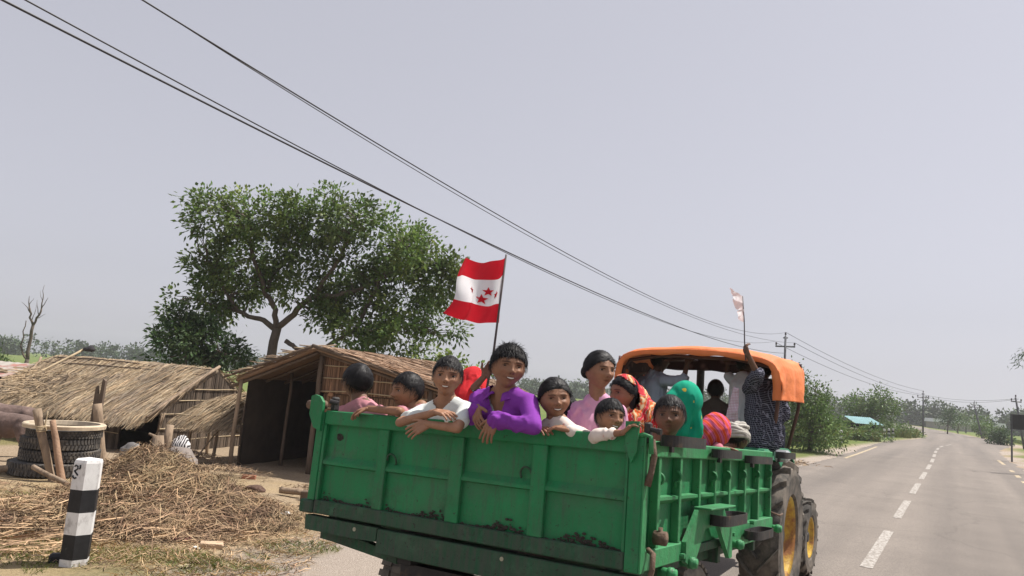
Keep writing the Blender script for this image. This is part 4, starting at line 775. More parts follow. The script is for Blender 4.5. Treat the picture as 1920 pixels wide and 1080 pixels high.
# ---------------------------------------------------------------- tyre stack used as a manger, and posts round it
m_rub = mat('tyre_rubber', (.065, .061, .058), .85, .25, 10, c2=(.19, .165, .135), c2_th=(.48, .7), c2_scale=6, bump=.3)
def tyre_mesh(Rr, wd, rin, lug, nlug=44, seg=64, rows=2, skew=.0):
    b = MB(); h = wd / 2
    b.lathe([(rin, -h * .72), (rin + .02, -h * .9), (rin + (Rr - rin) * .5, -h), (Rr - .035, -h * .95), (Rr - .008, -h * .78), (Rr, 0), (Rr - .008, h * .78), (Rr - .035, h * .95), (rin + (Rr - rin) * .5, h), (rin + .02, h * .9), (rin, h * .72), (rin + .025, 0)], seg, close=True)
    for k in range(nlug):
        for s in range(rows):
            a = 2 * math.pi * (k + .5 * s) / nlug; z0 = -h * .92 + s * (h * 1.84 / rows); M = Matrix.Rotation(a, 4, 'Z') @ Matrix.Translation((Rr + lug * .3, 0, z0 + h * .92 / rows)) @ Matrix.Rotation(skew * (1 if s else -1), 4, 'X'); w = math.pi * Rr / nlug * .62
            b.box((-lug * .6, -w, -h * .78 / rows), (lug * .6, w, h * .78 / rows), M)
    return b
tx, ty = -6.72, 11.65
for k, (dx, dy, z, Rr, wd, lab) in enumerate(((-.06, 0, .11, .60, .22, 'bottom tyre of the stack behind the striped post'), (.0, .02, .305, .54, .18, 'second tyre from the ground in the stack'), (-.01, 0, .485, .53, .19, 'third tyre from the ground in the stack'), (.03, .01, .63, .51, .13, 'thin topmost tyre of the stack, under the pale rim'))):
    b = tyre_mesh(Rr, wd * .93, .30, .009, 62, 72, 3 if k % 2 else 2, .25); o = b.build('old_tyre', m_rub); o.location = (tx + dx, ty + dy, z + float(terrain([tx], [ty])[0])); o.rotation_euler = (0, 0, k * 1.3); tag(o, lab, 'tyre', 'stacked tyres')
b = MB(); b.lathe([(.47, 0), (.56, 0), (.565, .05), (.55, .065), (.48, .065)], 40, close=True); o = b.build('manger_rim', mat('wood_pale', (.50, .41, .30), .9, .2, 6)); o.location = (tx + .02, ty, .705); tag(o, 'pale round rim lying on top of the tyre stack', 'rim')
pA = empty('fence_stake', (-6.35, 11.0, 0)); tag(pA, 'leaning stake bound with cord in front of the tyre stack', 'stake')
rod(pA, 'stake_body', (.0, 0, -.1), (-.42, 0, 1.0), .05, .06, m_wood, .04, 71, 9, 9); rod(pA, 'side_twig', (-.28, 0, .62), (-.27, .02, .98), .012, .008, m_bamboo, .03, 72)
b = MB()
for k in range(4): a = np.linspace(0, 6.28, 14); cz = .70 + .022 * k; b.tube(np.stack([-.305 - .0085 * k + .062 * np.cos(a), .062 * np.sin(a), cz + .01 * np.sin(a)], 1), .009, 5)
b.build('cord_binding', m_bamboo, pA)
o = rod(None, 'fence_stake', (-6.2, 10.95, -.05), (-6.52, 11.0, .86), .055, .04, mat('wood_brown', (.30, .19, .125), .85, .2, 6, bump=.4, bscale=30), .05, 73, 9, 8); tag(o, 'smooth brown stake leaning beside the cord-bound stake', 'stake')
o = rod(None, 'fallen_pole', (-6.45, 10.6, .24), (-5.55, 10.1, .08), .035, .03, m_wood, .03, 74); tag(o, 'round pale pole lying across the foot of the stakes', 'pole')
o = rod(None, 'fallen_pole', (-7.6, 11.0, .02), (-6.9, 11.4, .14), .06, .05, m_wood, .03, 75); tag(o, 'thick pale beam on the ground left of the tyre stack', 'pole')
o = rod(None, 'fence_post', (-6.42, 12.4, -.1), (-6.66, 12.4, 1.05), .085, .07, m_wood, .06, 76, 10, 9); tag(o, 'thick crooked wooden post right of the tyre stack', 'post')
pF = empty('notched_post', (-6.8, 12.62, 0)); tag(pF, 'tall dark notched plank standing behind the crooked post', 'post')
b = MB(); b.prism([(-.07, -.1), (.07, -.1), (.10, 1.42), (.05, 1.46), (.035, 1.2), (.0, 1.2), (-.02, 1.34), (-.05, 1.3)], .06); b.build('plank', m_wood_dk, pF); b = MB(); b.box((-.14, -.03, .34), (.1, .0, .38)); b.box((-.13, -.03, .43), (.09, .0, .46)); b.build('cross_lath', m_wood, pF)
# things behind the heap: stump, sack, striped cloth, humped stone
st = empty('tree_stump', (-4.98, 11.2, 0)); tag(st, 'forked grey stump standing behind the top of the straw heap', 'stump')
b = MB(); b.tube([(0, 0, -.1), (-.02, 0, .4), (-.06, 0, .74)], [.13, .10, .085], 10); b.tube([(.02, .05, .2), (.05, .05, .6), (.06, .05, .90)], [.07, .06, .055], 9); b.build('stump_body', m_wood, st, True)
b = MB(); b.tube([(-.05, -.02, .70), (-.2, -.03, .76)], [.03, .015], 6); b.build('broken_branch', m_wood, st, True)
lump('grey_sack', 'slumped grey sack left of the stump on the straw', -5.3, 11.0, (.17, .14, .15), mat('sack_grey', (.16, .15, .145), .9, .2, 8), 'sack', 12, .42)
zb, N, L, bb_ = node_mat('striped_cloth_bw'); tcz = N.new('ShaderNodeTexCoord'); wvz = N.new('ShaderNodeTexWave'); wvz.inputs['Scale'].default_value = 9; wvz.inputs['Distortion'].default_value = 7; wvz.inputs['Detail'].default_value = 2; L.new(tcz.outputs['Object'], wvz.inputs['Vector']); rz_ = N.new('ShaderNodeValToRGB'); rz_.color_ramp.elements[0].position = .42; rz_.color_ramp.elements[0].color = (.03, .028, .03, 1); rz_.color_ramp.elements[1].position = .55; rz_.color_ramp.elements[1].color = (.6, .58, .57, 1); L.new(wvz.outputs['Color'], rz_.inputs[0]); L.new(rz_.outputs[0], bb_.inputs['Base Color']); bb_.inputs['Roughness'].default_value = .9
lump('striped_bundle', 'black and white striped cloth bundle right of the stump', -4.75, 11.3, (.13, .12, .17), zb, 'bundle', 13, .47)
lump('grey_hump', 'smooth grey-brown hump of sacking right of the stump', -4.5, 10.75, (.24, .2, .2), mat('hump_grey', (.20, .17, .15), .8, .2, 6), 'sack', 14, .33)

# ---------------------------------------------------------------- young buffaloes
m_buf = mat('buffalo_hide', (.125, .085, .072), .75, .3, 5, c2=(.24, .165, .14), c2_th=(.48, .68), c2_scale=2.2, bump=.35, bscale=35)
def buffalo(label, x, y, rz, s, seed, head_down):
    z = float(terrain([x], [y])[0]); P = []
    def cp(a, r0, c, r1): P.append(capsule(np.array(a) * s, r0 * s, np.array(c) * s, r1 * s, 14))
    # body along -x (head) to +x (rump), feet at z=0
    cp((.45, 0, .98), .25, (.0, 0, .92), .33); cp((.0, 0, .90), .34, (-.5, 0, .95), .29); cp((-.45, 0, 1.0), .26, (-.62, 0, .98), .22); cp((.5, .13, 1.06), .13, (.5, -.13, 1.06), .13); cp((.55, 0, 1.0), .2, (.6, 0, .9), .18)
    for sy in (-1, 1):
        cp((.5, .15 * sy, .9), .17, (.58, .16 * sy, .62), .11); cp((.58, .16 * sy, .62), .09, (.66, .16 * sy, .40), .06); cp((.66, .16 * sy, .40), .055, (.60, .16 * sy, .08), .045); cp((.60, .16 * sy, .07), .06, (.58, .16 * sy, .04), .06)
        cp((-.48, .16 * sy, .9), .16, (-.5, .16 * sy, .58), .095); cp((-.5, .16 * sy, .58), .075, (-.5, .16 * sy, .33), .055); cp((-.5, .16 * sy, .33), .05, (-.5, .16 * sy, .08), .042); cp((-.5, .16 * sy, .07), .058, (-.52, .16 * sy, .04), .058)
    hz = .75 if head_down else 1.05
    cp((-.6, 0, 1.0), .19, (-.95, 0, hz + .02), .14); cp((-.95, 0, hz), .14, (-1.28, 0, hz - .2), .085); cp((-1.28, 0, hz - .2), .085, (-1.33, 0, hz - .23), .075)
    for sy in (-1, 1): cp((-.95, .12 * sy, hz + .06), .04, (-.9, .3 * sy, hz + .02), .03)
    V, Q = remesh(P, .022, 6); V[:, 2] -= .0; rib = .006 * np.sin(V[:, 0] * 62 / s) * np.exp(-((V[:, 0] / s + .05) / .33) ** 2) * np.exp(-((V[:, 2] / s - .95) / .2) ** 2); V += vnormals(V, Q) * rib[:, None]
    me = bpy.data.meshes.new('buffalo'); me.from_pydata(V.tolist(), [], Q); o = link_mesh('buffalo', me, m_buf, None, True); o.location = (x, y, z); o.rotation_euler = (0, 0, rz); tag(o, label, 'buffalo', 'young buffaloes by the hut')
    b = MB(); b.tube(np.array([(.72, 0, 1.02), (.80, .01, .8), (.78, .02, .5), (.76, .02, .3)]) * s, np.array([.03, .022, .016, .03]) * s, 7); b.build('tail', m_buf, o, True)
    for sy in (-1, 1):
        b = MB(); b.tube(np.array([(-.93, .1 * sy, hz + .12), (-.86, .22 * sy, hz + .16), (-.74, .26 * sy, hz + .22)]) * s, np.array([.035, .028, .008]) * s, 7); b.build('horn', mat('horn_dark', (.05, .045, .04), .5), o, True)
    return o
buffalo('farther of the two brown young buffaloes by the long hut', -8.85, 13.7, R_(-12), .74, 1, False)
buffalo('nearer of the two brown young buffaloes, beside the tyre stack', -8.25, 12.75, R_(-14), .64, 2, True)
# ---------------------------------------------------------------- trailer (local axes: u across, v forward, w up; origin rear left lower corner)
TM = Matrix.Translation((-1.1714, 4.7610, .99464)) @ Matrix.Rotation(-.56589, 4, 'Z') @ Matrix.Rotation(-.05374, 4, 'X') @ Matrix.Rotation(-.02513, 4, 'Y')
def green_paint(name, grime, c=(.011, .190, .062)):
    m, N, L, b = node_mat(name)
    tc = N.new('ShaderNodeTexCoord')
    def nz(s, d=7, r=.7, v=None):
        n = N.new('ShaderNodeTexNoise'); n.inputs['Scale'].default_value = s; n.inputs['Detail'].default_value = d; n.inputs['Roughness'].default_value = r
        L.new(v if v else tc.outputs['Object'], n.inputs['Vector']); return n.outputs[0]
    def rng_(src, a, c_): r = N.new('ShaderNodeMapRange'); r.inputs[1].default_value = a; r.inputs[2].default_value = c_; L.new(src, r.inputs[0]); return r.outputs[0]
    def mix(f, a, c_, isc=True):
        x = N.new('ShaderNodeMix'); x.data_type = 'RGBA'; L.new(f, x.inputs[0])
        for s, k in ((a, 6), (c_, 7)):
            if isinstance(s, tuple): x.inputs[k].default_value = (*s, 1)
            else: L.new(s, x.inputs[k])
        return x.outputs[2]
    base = mix(rng_(nz(2.2), .3, .7), tuple(q * .78 for q in c), tuple(min(1, q * 1.22) for q in c))
    base = mix(rng_(nz(7, 9, .75), .53, .72), base, (.045, .15, .075))
    st = N.new('ShaderNodeMapping'); st.inputs['Scale'].default_value = (14, 14, 1.6); L.new(tc.outputs['Object'], st.inputs['Vector'])
    streak = rng_(nz(1.6, 8, .75, st.outputs[0]), .56 - .16 * grime, .74 - .1 * grime)
    gm = N.new('ShaderNodeMath'); gm.operation = 'MULTIPLY'; gm.inputs[1].default_value = min(1, .35 + .6 * grime); L.new(streak, gm.inputs[0])
    base = mix(gm.outputs[0], base, (.055, .060, .048))
    dust = rng_(nz(1.7, 8, .72), .50, .74); dm = N.new('ShaderNodeMath'); dm.operation = 'MULTIPLY'; dm.inputs[1].default_value = .42; L.new(dust, dm.inputs[0]); base = mix(dm.outputs[0], base, (.085, .115, .075))
    smear = rng_(nz(3.1, 8, .7), .56, .70); sm_ = N.new('ShaderNodeMath'); sm_.operation = 'MULTIPLY'; sm_.inputs[1].default_value = .55; L.new(smear, sm_.inputs[0]); base = mix(sm_.outputs[0], base, (.028, .060, .030))
    rust = rng_(nz(5.3, 9, .78), .66, .70); base = mix(rust, base, (.075, .045, .028))
    chips = rng_(nz(34, 6, .8), .640 - .05 * grime, .655 - .05 * grime); base = mix(chips, base, (.026, .020, .017))
    L.new(base, b.inputs['Base Color']); b.inputs['Roughness'].default_value = .48 + .2 * grime; b.inputs['Specular IOR Level'].default_value = .4
    rr = rng_(nz(9), .2, .8); mr = N.new('ShaderNodeMapRange'); mr.inputs[3].default_value = .38 + .2 * grime; mr.inputs[4].default_value = .68 + .2 * grime; L.new(rr, mr.inputs[0]); L.new(mr.outputs[0], b.inputs['Roughness'])
    bp = N.new('ShaderNodeBump'); bp.inputs['Strength'].default_value = .45; bp.inputs['Distance'].default_value = .02; L.new(nz(9, 4), bp.inputs['Height']); L.new(bp.outputs[0], b.inputs['Normal'])
    return m
m_gr = green_paint('trailer_green', .4); m_gr_d = green_paint('trailer_green_grimy', 1.0, (.012, .075, .032)); m_gr_l = green_paint('trailer_green_faded', .35, (.030, .215, .074))
m_iron = mat('iron_black', (.035, .032, .032), .6, .3, 20, c2=(.10, .065, .045), c2_th=(.55, .7), c2_scale=14, metal=.2)
m_rust = mat('iron_rust', (.13, .085, .06), .85, .35, 18, bump=.4)
m_dirt = mat('caked_dirt', (.05, .045, .036), .95, .4, 40, bump=.8, bscale=90)
trailer = empty('farm_trailer', matrix=TM); tag(trailer, 'green steel tractor trailer with ribbed sides carrying children', 'trailer')
TW, TL, TH = 2.2, 2.69, .62
def tbox(name, lo, hi, m=m_gr, bev=.004, parent=trailer):
    b = MB(); b.box(lo, hi, None, bev); return b.build(name, m, parent)
def tprism(name, poly, v0, d, m=m_gr, parent=trailer):
    b = MB(); b.prism(poly, d, Matrix.Translation((0, v0, 0))); return b.build(name, m, parent)
tbox('bed_floor', (.03, .06, .0), (2.17, TL - .02, .05), m_gr_d)
# tailgate: frame pieces proud, panels set back, chamfered mid rails
gate = tbox('tailgate_panel', (.06, .030, .02), (2.13, .042, .60), m_gr)
tbox('top_rail', (.062, -.004, .545), (2.128, .05, .632), m_gr, .006, gate)
tbox('bottom_rail', (.062, -.006, .004), (2.128, .05, .085), m_gr_d, .006, gate)
stiles = [(.525, .60), (1.062, 1.148), (1.588, 1.675)]
for a, c in stiles: tbox('stile', (a, -.001, .085), (c, .03, .545), m_gr, .004, gate)
tbox('end_stile', (.062, -.002, .085), (.085, .03, .545), m_gr, .003, gate); tbox('end_stile', (2.112, -.002, .085), (2.128, .03, .545), m_gr, .003, gate)
cells = [(.085, .525), (.60, 1.062), (1.148, 1.588), (1.675, 2.112)]
for k, (a, c) in enumerate(cells):
    zc = .315 + .006 * k; b = MB(); P = [(.030, zc + .038), (.006, zc + .006), (.004, zc - .012), (.030, zc - .02)]
    V = [(a, y, z) for y, z in P] + [(c, y, z) for y, z in P]; b.add(V, [(0, 1, 5, 4), (1, 2, 6, 5), (2, 3, 7, 6), (3, 0, 4, 7), (3, 2, 1, 0), (4, 5, 6, 7)]); b.build('mid_rail', m_gr, gate)
    rng = np.random.default_rng(300 + k); b = MB(); n = 90
    for q in range(n):
        x = a + (c - a) * rng.uniform(.03, .97); s = rng.uniform(.0025, .0075) * (1.2 if abs((x - a) / (c - a) - .55) < .3 else .8); V_, F_ = ellipsoid((x, .022, .085 + abs(rng.normal()) * .013 * (1 + math.sin(x * 14))), (s * 1.7, s * .9, s), None, 5, 4); b.add(V_, F_)
    o = b.build('caked_dirt', m_dirt, gate); o['kind'] = 'stuff'
for (x, z, s) in ((.635, .37, 1), (1.555, .385, -1)):
    a = np.linspace(0, math.pi * 1.15, 12); b = MB(); b.tube(np.stack([x + s * .035 * np.cos(a) * -1 + s * .0, .012 - .012 * np.sin(a), z + .04 * np.sin(a)], 1), .006, 6); b.build('rope_hook', m_gr_d, gate, True)
b = MB(); V_, F_ = ellipsoid((.185, .028, .475), (.03, .004, .022), None, 10, 6); b.add(V_ + .004 * RNG.normal(size=V_.shape), F_); b.build('paint_scar', m_dirt, gate)
# corner posts and horn brackets
tbox('corner_post', (.0, -.006, .08), (.058, .062, .62), m_gr); tbox('corner_post', (2.132, -.008, .0), (2.205, .062, .63), m_gr)
b = MB(); b.box((-.06, -.012, .0), (.058, .06, .078), None, .01); b.build('corner_foot', m_gr_d, trailer)
def horn(name, x0, x1, flip, v):
    w = x1 - x0
    pts = [(x0, .50), (x0 + w * .55, .52), (x1, .60), (x1, .715), (x0 + w * .7, .725), (x0 + w * .3, .715), (x0, .68)]
    if flip: pts = [(x0 + x1 - x, z) for x, z in pts][::-1]
    tprism(name, pts, v, .02, m_gr)
horn('bracket_horn', -.055, .055, True, -.028); 
tprism('bracket_horn', [(2.15, .50), (2.178, .56), (2.182, .70), (2.112, .697), (2.118, .58)], -.03, .018, m_gr)
b = MB(); b.tube([(-.12, .02, .66), (.02, .03, .665)], .028, 8); b.build('latch_pin', m_rust, trailer, True)
b = MB(); b.box((.07, .02, .63), (.10, .08, .72), None, .01); b.tube([(.085, -.0, .69), (.13, .03, .68)], .014, 8); b.build('latch', m_iron, trailer)
b = MB(); b.box((2.195, .0, .60), (2.225, .05, .70), None, .008); b.tube([(2.20, .02, .672), (2.265, .015, .66)], .012, 8); b.tube([(2.262, .015, .66), (2.28, .014, .657)], .016, 8); b.build('latch', m_iron, trailer)
b = MB(); b.tube([(2.232, .03, .62), (2.245, .03, .54), (2.235, .02, .46), (2.222, .012, .40)], [.014, .016, .016, .02], 8); b.build('latch_lever', m_rust, trailer, True)
tbox('rear_post_flange', (2.205, -.008, .0), (2.214, .05, .645), m_gr_l, .002)
b = MB(); b.tube([(2.16, -.006, .628), (2.2, -.008, .64), (2.235, .0, .632), (2.24, .0, .55)], .012, 6); b.build('post_cap', m_gr_l, trailer, True)
# beams under the tailgate
tprism('rear_beam', [(.0, -.012), (.01, -.098), (.405, -.098), (.59, -.092), (.59, -.018), (.6, -.015)], .0, .07, m_gr_d)
tbox('rear_beam', (.592, .0, -.155), (2.19, .075, -.018), m_gr_d, .006)
b = MB(); b.tube([(.42, -.004, -.045), (.42, .004, -.045)], .012, 10); b.build('beam_hole', mat('bare_spot', (.38, .35, .25), .8), trailer)
b = MB(); b.tube([(1.455, -.004, -.05), (1.455, .004, -.05)], .011, 10); b.build('beam_hole', mat('bare_spot', (.38, .35, .25), .8), trailer)
tprism('diagonal_channel', [(.05, -.10), (.05, -.155), (.15, -.16), (.68, -.21), (.68, -.16), (.4, -.12)], .10, .06, m_gr_d)
for x in (.75, 1.45): tbox('chassis_beam', (x - .05, .08, -.20), (x + .05, TL + .1, -.002), m_iron)
for v in (.5, 1.5, 2.4): tbox('cross_member', (.06, v, -.11), (2.14, v + .06, -.003), m_gr_d)
for x in (.16, 2.04): tbox('side_sill', (x - .04, .08, -.09), (x + .04, TL, -.002), m_gr_d)
# right and left sides: back sheet, ribs, rails, shelf pieces
def side(u0, sgn, full):
    o = lambda d: u0 + sgn * d
    def sb(name, d0, d1, v0, v1, w0, w1, m=m_gr, bev=.003, parent=None):
        a, c = sorted((o(d0), o(d1))); return tbox(name, (a, v0, w0), (c, v1, w1), m, bev, parent or trailer)
    sheet = sb('side_sheet', -.055, -.045, .062, TL - .03, .05, .60)
    sb('top_rail', -.045, .006, .065, TL, .535, .615, m_gr_l, .006, sheet)
    sb('bottom_rail', -.045, .004, .062, .66, -.0, .095, m_gr_l, .006, sheet); sb('bottom_rail', -.045, .004, 1.50, TL + .04, -.02, .125, m_gr_l, .006, sheet)
    ribs = [.24, .565, .903, 1.212, 1.525, 1.912, 2.288, 2.672]
    for k, v in enumerate(ribs):
        lo = .125 if v > 1.5 else .095 if v < .7 else .27
        sb('rib', -.045, .0, v - .018, v + .018, lo, .535, m_gr_l, .003, sheet)
    for k in range(len(ribs) - 1):
        a, c = ribs[k] + .018, ribs[k + 1] - .018; z = .325; b = MB(); P = [(-.045, z + .016), (-.006, z + .012), (-.006, z - .004), (-.045, z - .03)]
        V = [(o(x), a, y) for x, y in P] + [(o(x), c, y) for x, y in P]; Fc = [(0, 1, 5, 4), (1, 2, 6, 5), (2, 3, 7, 6), (3, 0, 4, 7), (3, 2, 1, 0), (4, 5, 6, 7)]; b.add(V, Fc); b.build('mid_shelf', m_gr_l, sheet)
    if not full: return
    for v, z in ((.27, .40), (.53, .41), (1.185, .405), (1.495, .41), (1.88, .415), (2.255, .415), (2.64, .42)):
        a = np.linspace(0, math.pi, 8); b = MB(); b.tube(np.concatenate([[(o(-.02), v, z - .03)], np.stack([o(-.02) + .03 * np.sin(a), np.full(8, v), z + .028 - .028 * np.cos(a) * 1], 1)]), .0075, 6); b.build('rope_hook', m_gr_l, sheet, True)
    # wheel arch plate
    arch = [(.60, .00), (.60, .10), (.80, .262), (.96, .275), (1.29, .262), (1.36, .19), (1.50, .10), (1.50, -.06), (1.44, -.06), (1.20, .15), (.93, .15), (.78, .0), (.72, -.05)]
    b = MB(); n = len(arch); V = [(o(.004), v, w) for v, w in arch] + [(o(.03), v, w) for v, w in arch]; b.add(V, [list(range(n))[::-1], list(range(n, 2 * n))] + [[i, (i + 1) % n, (i + 1) % n + n, i + n] for i in range(n)]); ao = b.build('wheel_arch', m_gr_l, sheet)
    b = MB(); b.box((o(.0), .80, .262), (o(.10), 1.30, .274), None, .003); b.build('arch_ledge', m_gr_l, sheet)
    for v, w in ((.34, -.03), (.67, -.01), (1.62, .01), (2.73, .04)):
        b = MB(); b.tube([(o(-.02), v, w), (o(.07), v, w)], .026, 10); b.tube([(o(.03), v, w), (o(.055), v, w)], .032, 10); b.build('hinge_roller', m_gr_l, sheet, True)
    for v, w in ((.585, .03), (1.56, .075), (2.05, .12)):
        b = MB(); b.tube([(o(.0), v, w), (o(.03), v, w)], .014, 8); b.build('bolt', m_gr_l, sheet)
    def hoop(v0, v1, w, dep, h, tilt=0):
        b = MB(); n = 26; a = np.linspace(0, 2 * np.pi, n, endpoint=False); cu, cv = o(.012 + dep / 2), (v0 + v1) / 2; ru, rv = dep / 2, (v1 - v0) / 2
        sx = np.sign(np.cos(a)) * np.abs(np.cos(a)) ** .6; sy = np.sign(np.sin(a)) * np.abs(np.sin(a)) ** .45
        for (f, zz) in (((1.0), 0), ((1.0), 1), ((.93), 1), ((.93), 0)): b.v.append(np.stack([cu + ru * f * sx, cv + rv * f * sy, np.full(n, w - h + zz * h) + tilt * (sy)], 1))
        b.c = [np.ones((n, 3))] * 4; b.n = 4 * n
        for q in range(4):
            for i in range(n): b.f.append([q * n + i, q * n + (i + 1) % n, ((q + 1) % 4) * n + (i + 1) % n, ((q + 1) % 4) * n + i]); b.mi.append(0)
        b.box((min(o(.0), o(.02)), cv - .02, w - h - .03), (max(o(.0), o(.02)), cv + .02, w - .01)); b.build('rope_hoop', m_iron, sheet)
    hoop(.12, .60, .648, .13, .055); hoop(.99, 1.48, .60, .09, .05); hoop(1.74, 2.34, .575, .09, .05); hoop(2.68, 3.10, .62, .10, .05); hoop(.99, 1.50, .225, .13, .06); hoop(1.78, 2.26, .085, .12, .055)
    b = MB(); b.tube([(o(.01), .10, .10), (o(.05), .06, .09), (o(.055), .04, .02), (o(.03), .05, -.06), (o(.06), .09, -.12)], .014, 7); b.build('crank_rod', m_rust, trailer, True)
    b = MB(); b.tube([(o(.0), .2, .15), (o(.06), .2, .15)], .035, 10); b.tube([(o(.03), .2, .2), (o(.03), .2, .12)], .012, 8); b.build('lock_bolt', m_rust, trailer, True)
    b = MB(); b.tube([(o(.0), 2.68, .16), (o(.03), 2.85, .13), (o(.02), 3.0, .135)], .008, 6); b.build('wire_tie', m_rust, trailer, True)
side(TW, 1, True); side(0.0, -1, False)
tbox('front_wall', (.03, TL - .03, .05), (2.17, TL, .60))
# drawbar to the tractor, axle and wheels (wheels stay upright: built in trailer axes)
b = MB(); b.tube([(.75, TL + .05, -.12), (1.2, 3.75, -.42)], .06, 6); b.tube([(1.45, TL + .05, -.12), (1.25, 3.75, -.42)], .06, 6); b.build('drawbar', m_gr_d, trailer)
tyr = tyre_mesh(.44, .22, .24, .014, 40, 48); 
def wheel(u, v, w, out):
    e = empty('wheel', parent=trailer); e.matrix_local = Matrix.Translation((u, v, w)) @ Matrix.Rotation(R_(90) * out, 4, 'Y'); t = tyre_proto.copy(); col.objects.link(t); t.parent = e
    b = MB(); b.lathe([(.0, .03), (.06, .03), (.07, .06), (.11, .055), (.20, .02), (.225, .05), (.245, .08), (.25, .06), (.245, -.08), (.0, -.08)], 28); b.build('rim', m_rust, e, True); return e
tyre_proto = tyr.build('tyre', mat('tyre_dusty', (.10, .09, .08), .95, .3, 8, c2=(.22, .19, .155), c2_th=(.4, .62), c2_scale=5), None); 
wb = -.52
b = MB(); b.tube([(.15, 1.12, wb), (2.05, 1.12, wb)], .05, 8); b.build('axle', m_iron, trailer)
for x in (.28, 1.92): tbox('leaf_spring', (x - .04, .7, -.30), (x + .04, 1.55, -.2), m_iron)
for x in (.28, 1.92): tbox('axle_mount', (x - .05, 1.05, -.5), (x + .05, 1.2, -.28), m_iron)
wheel(2.02, 1.12, wb, 1); wheel(.16, 1.12, wb, -1)
bpy.data.objects.remove(tyre_proto)
b = MB(); b.tube([(.95, .3, -.2), (1.0, .3, -.5)], .05, 8); b.box((.7, .12, -.42), (1.5, .2, -.2)); b.build('under_frame', m_iron, trailer)

# ---------------------------------------------------------------- tractor (axes: x right, y forward, z up; origin on the ground under the rear axle)
GM = Matrix.Translation((2.0, 7.47, 0)) @ Matrix.Rotation(-.535, 4, 'Z')
trac = empty('farm_tractor', matrix=GM); tag(trac, 'green tractor with yellow wheels and an orange cloth canopy pulling the trailer', 'tractor')
m_tg = green_paint('tractor_green', .1, (.012, .17, .075)); m_yel = mat('rim_yellow', (.55, .36, .035), .5, .2, 6, c2=(.23, .095, .03), c2_th=(.42, .60), c2_scale=3.2, bump=.2)
m_lug = mat('tyre_lug', (.06, .055, .05), .9, .3, 8, c2=(.19, .16, .13), c2_th=(.42, .65), c2_scale=4)
def gpart(name, b, m, parent=trac, smooth=False): return b.build(name, m, parent, smooth)
def big_wheel(name, x, y, R0, wd, rin, nl, sgn, steer=0):
    e = empty(name, parent=trac); e.matrix_local = Matrix.Translation((x, y, R0)) @ Matrix.Rotation(steer, 4, 'Z') @ Matrix.Rotation(R_(90) * sgn, 4, 'Y'); h = wd / 2; b = MB(); rb = R0 - .04 * R0 / .68
    b.lathe([(rin, -h * .7), (rin + .03, -h * .92), (rb - .09, -h), (rb - .03, -h * .93), (rb, -h * .6), (rb + .004, 0), (rb, h * .6), (rb - .03, h * .93), (rb - .09, h), (rin + .03, h * .92), (rin, h * .7), (rin + .03, 0)], 56, close=True)
    for k in range(nl):
        for s in (-1, 1):
            a = 2 * math.pi * (k + .25 * s) / nl; n = 5; V = []
            for q in range(n):
                t = q / (n - 1); z = s * h * (.02 + .96 * t); aa = a - s * 0 - .30 * (t ** 1.0) * (1 if True else 0); wdt = .045 * R0; drop = .05 * R0 * max(0, t - .72) * 2.6
                ca, sa = math.cos(aa), math.sin(aa); T = np.array((-sa, ca, 0)); Rd = np.array((ca, sa, 0)); c0 = Rd * (rb - .012 - drop) + np.array((0, 0, z)); c1 = Rd * (rb + .042 * R0 / .68 - drop) + np.array((0, 0, z)); V += [c0 - T * wdt * .6, c1 - T * wdt * .42, c1 + T * wdt * .42, c0 + T * wdt * .6]
            Fs = [[0, 1, 2, 3], [4 * n - 1, 4 * n - 2, 4 * n - 3, 4 * n - 4]]
            for q in range(n - 1):
                for j in range(4): j2 = (j + 1) % 4; Fs.append([4 * q + j, 4 * (q + 1) + j, 4 * (q + 1) + j2, 4 * q + j2])
            b.add(V, Fs)
    gpart('tyre', b, m_lug, e)
    b = MB(); b.lathe([(0, h * .25), (.10, h * .25), (.115, h * .15), (rin * .55, h * .05), (rin * .72, h * .30), (rin * .9, h * .34), (rin * .95, h * .66), (rin * 1.02, h * .80), (rin * 1.04, h * .7), (rin, -h * .72), (rin * .9, -h * .7), (0, -h * .3)], 40); gpart('rim', b, m_yel, e, True)
    b = MB(); b.lathe([(0, h * .55), (.05, h * .55), (.06, h * .25)], 16)
    for q in range(6): a = q * math.pi / 3; b.tube([(.085 * math.cos(a), .085 * math.sin(a), h * .2), (.085 * math.cos(a), .085 * math.sin(a), h * .36)], .012, 6)
    gpart('hub', b, m_iron, e); return e
big_wheel('rear_wheel', .70, 0, .69, .36, .36, 19, 1); big_wheel('rear_wheel', -.70, 0, .69, .36, .36, 19, -1)
big_wheel('front_wheel', .70, 1.86, .43, .17, .22, 16, 1, R_(-2)); big_wheel('front_wheel', -.70, 1.86, .43, .20, .22, 16, -1, R_(-3))
b = MB(); b.box((-.19, -.35, .45), (.19, .95, .92), None, .03); b.box((-.16, .9, .5), (.16, 2.15, .85), None, .02); gpart('transmission', b, m_iron)
b = MB(); b.tube([(-.62, 0, .69), (.62, 0, .69)], .09, 10); gpart('rear_axle', b, m_iron); b = MB(); b.tube([(-.65, 1.86, .43), (.65, 1.86, .43)], .05, 8); gpart('front_axle', b, m_iron)
def shell(sec, ys):
    """sec: half section (x,z) list mirrored"""
    b = MB(); S = sec + [(-x, z) for x, z in sec[::-1]]; n = len(S); V = [(x * f, y, z * g + (1 - g) * .9) for y, f, g in ys for x, z in S]; Fs = [[i * n + k, i * n + (k + 1) % n, (i + 1) * n + (k + 1) % n, (i + 1) * n + k] for i in range(len(ys) - 1) for k in range(n)] + [list(range(n))[::-1], [(len(ys) - 1) * n + k for k in range(n)]]; b.add(V, Fs); return b
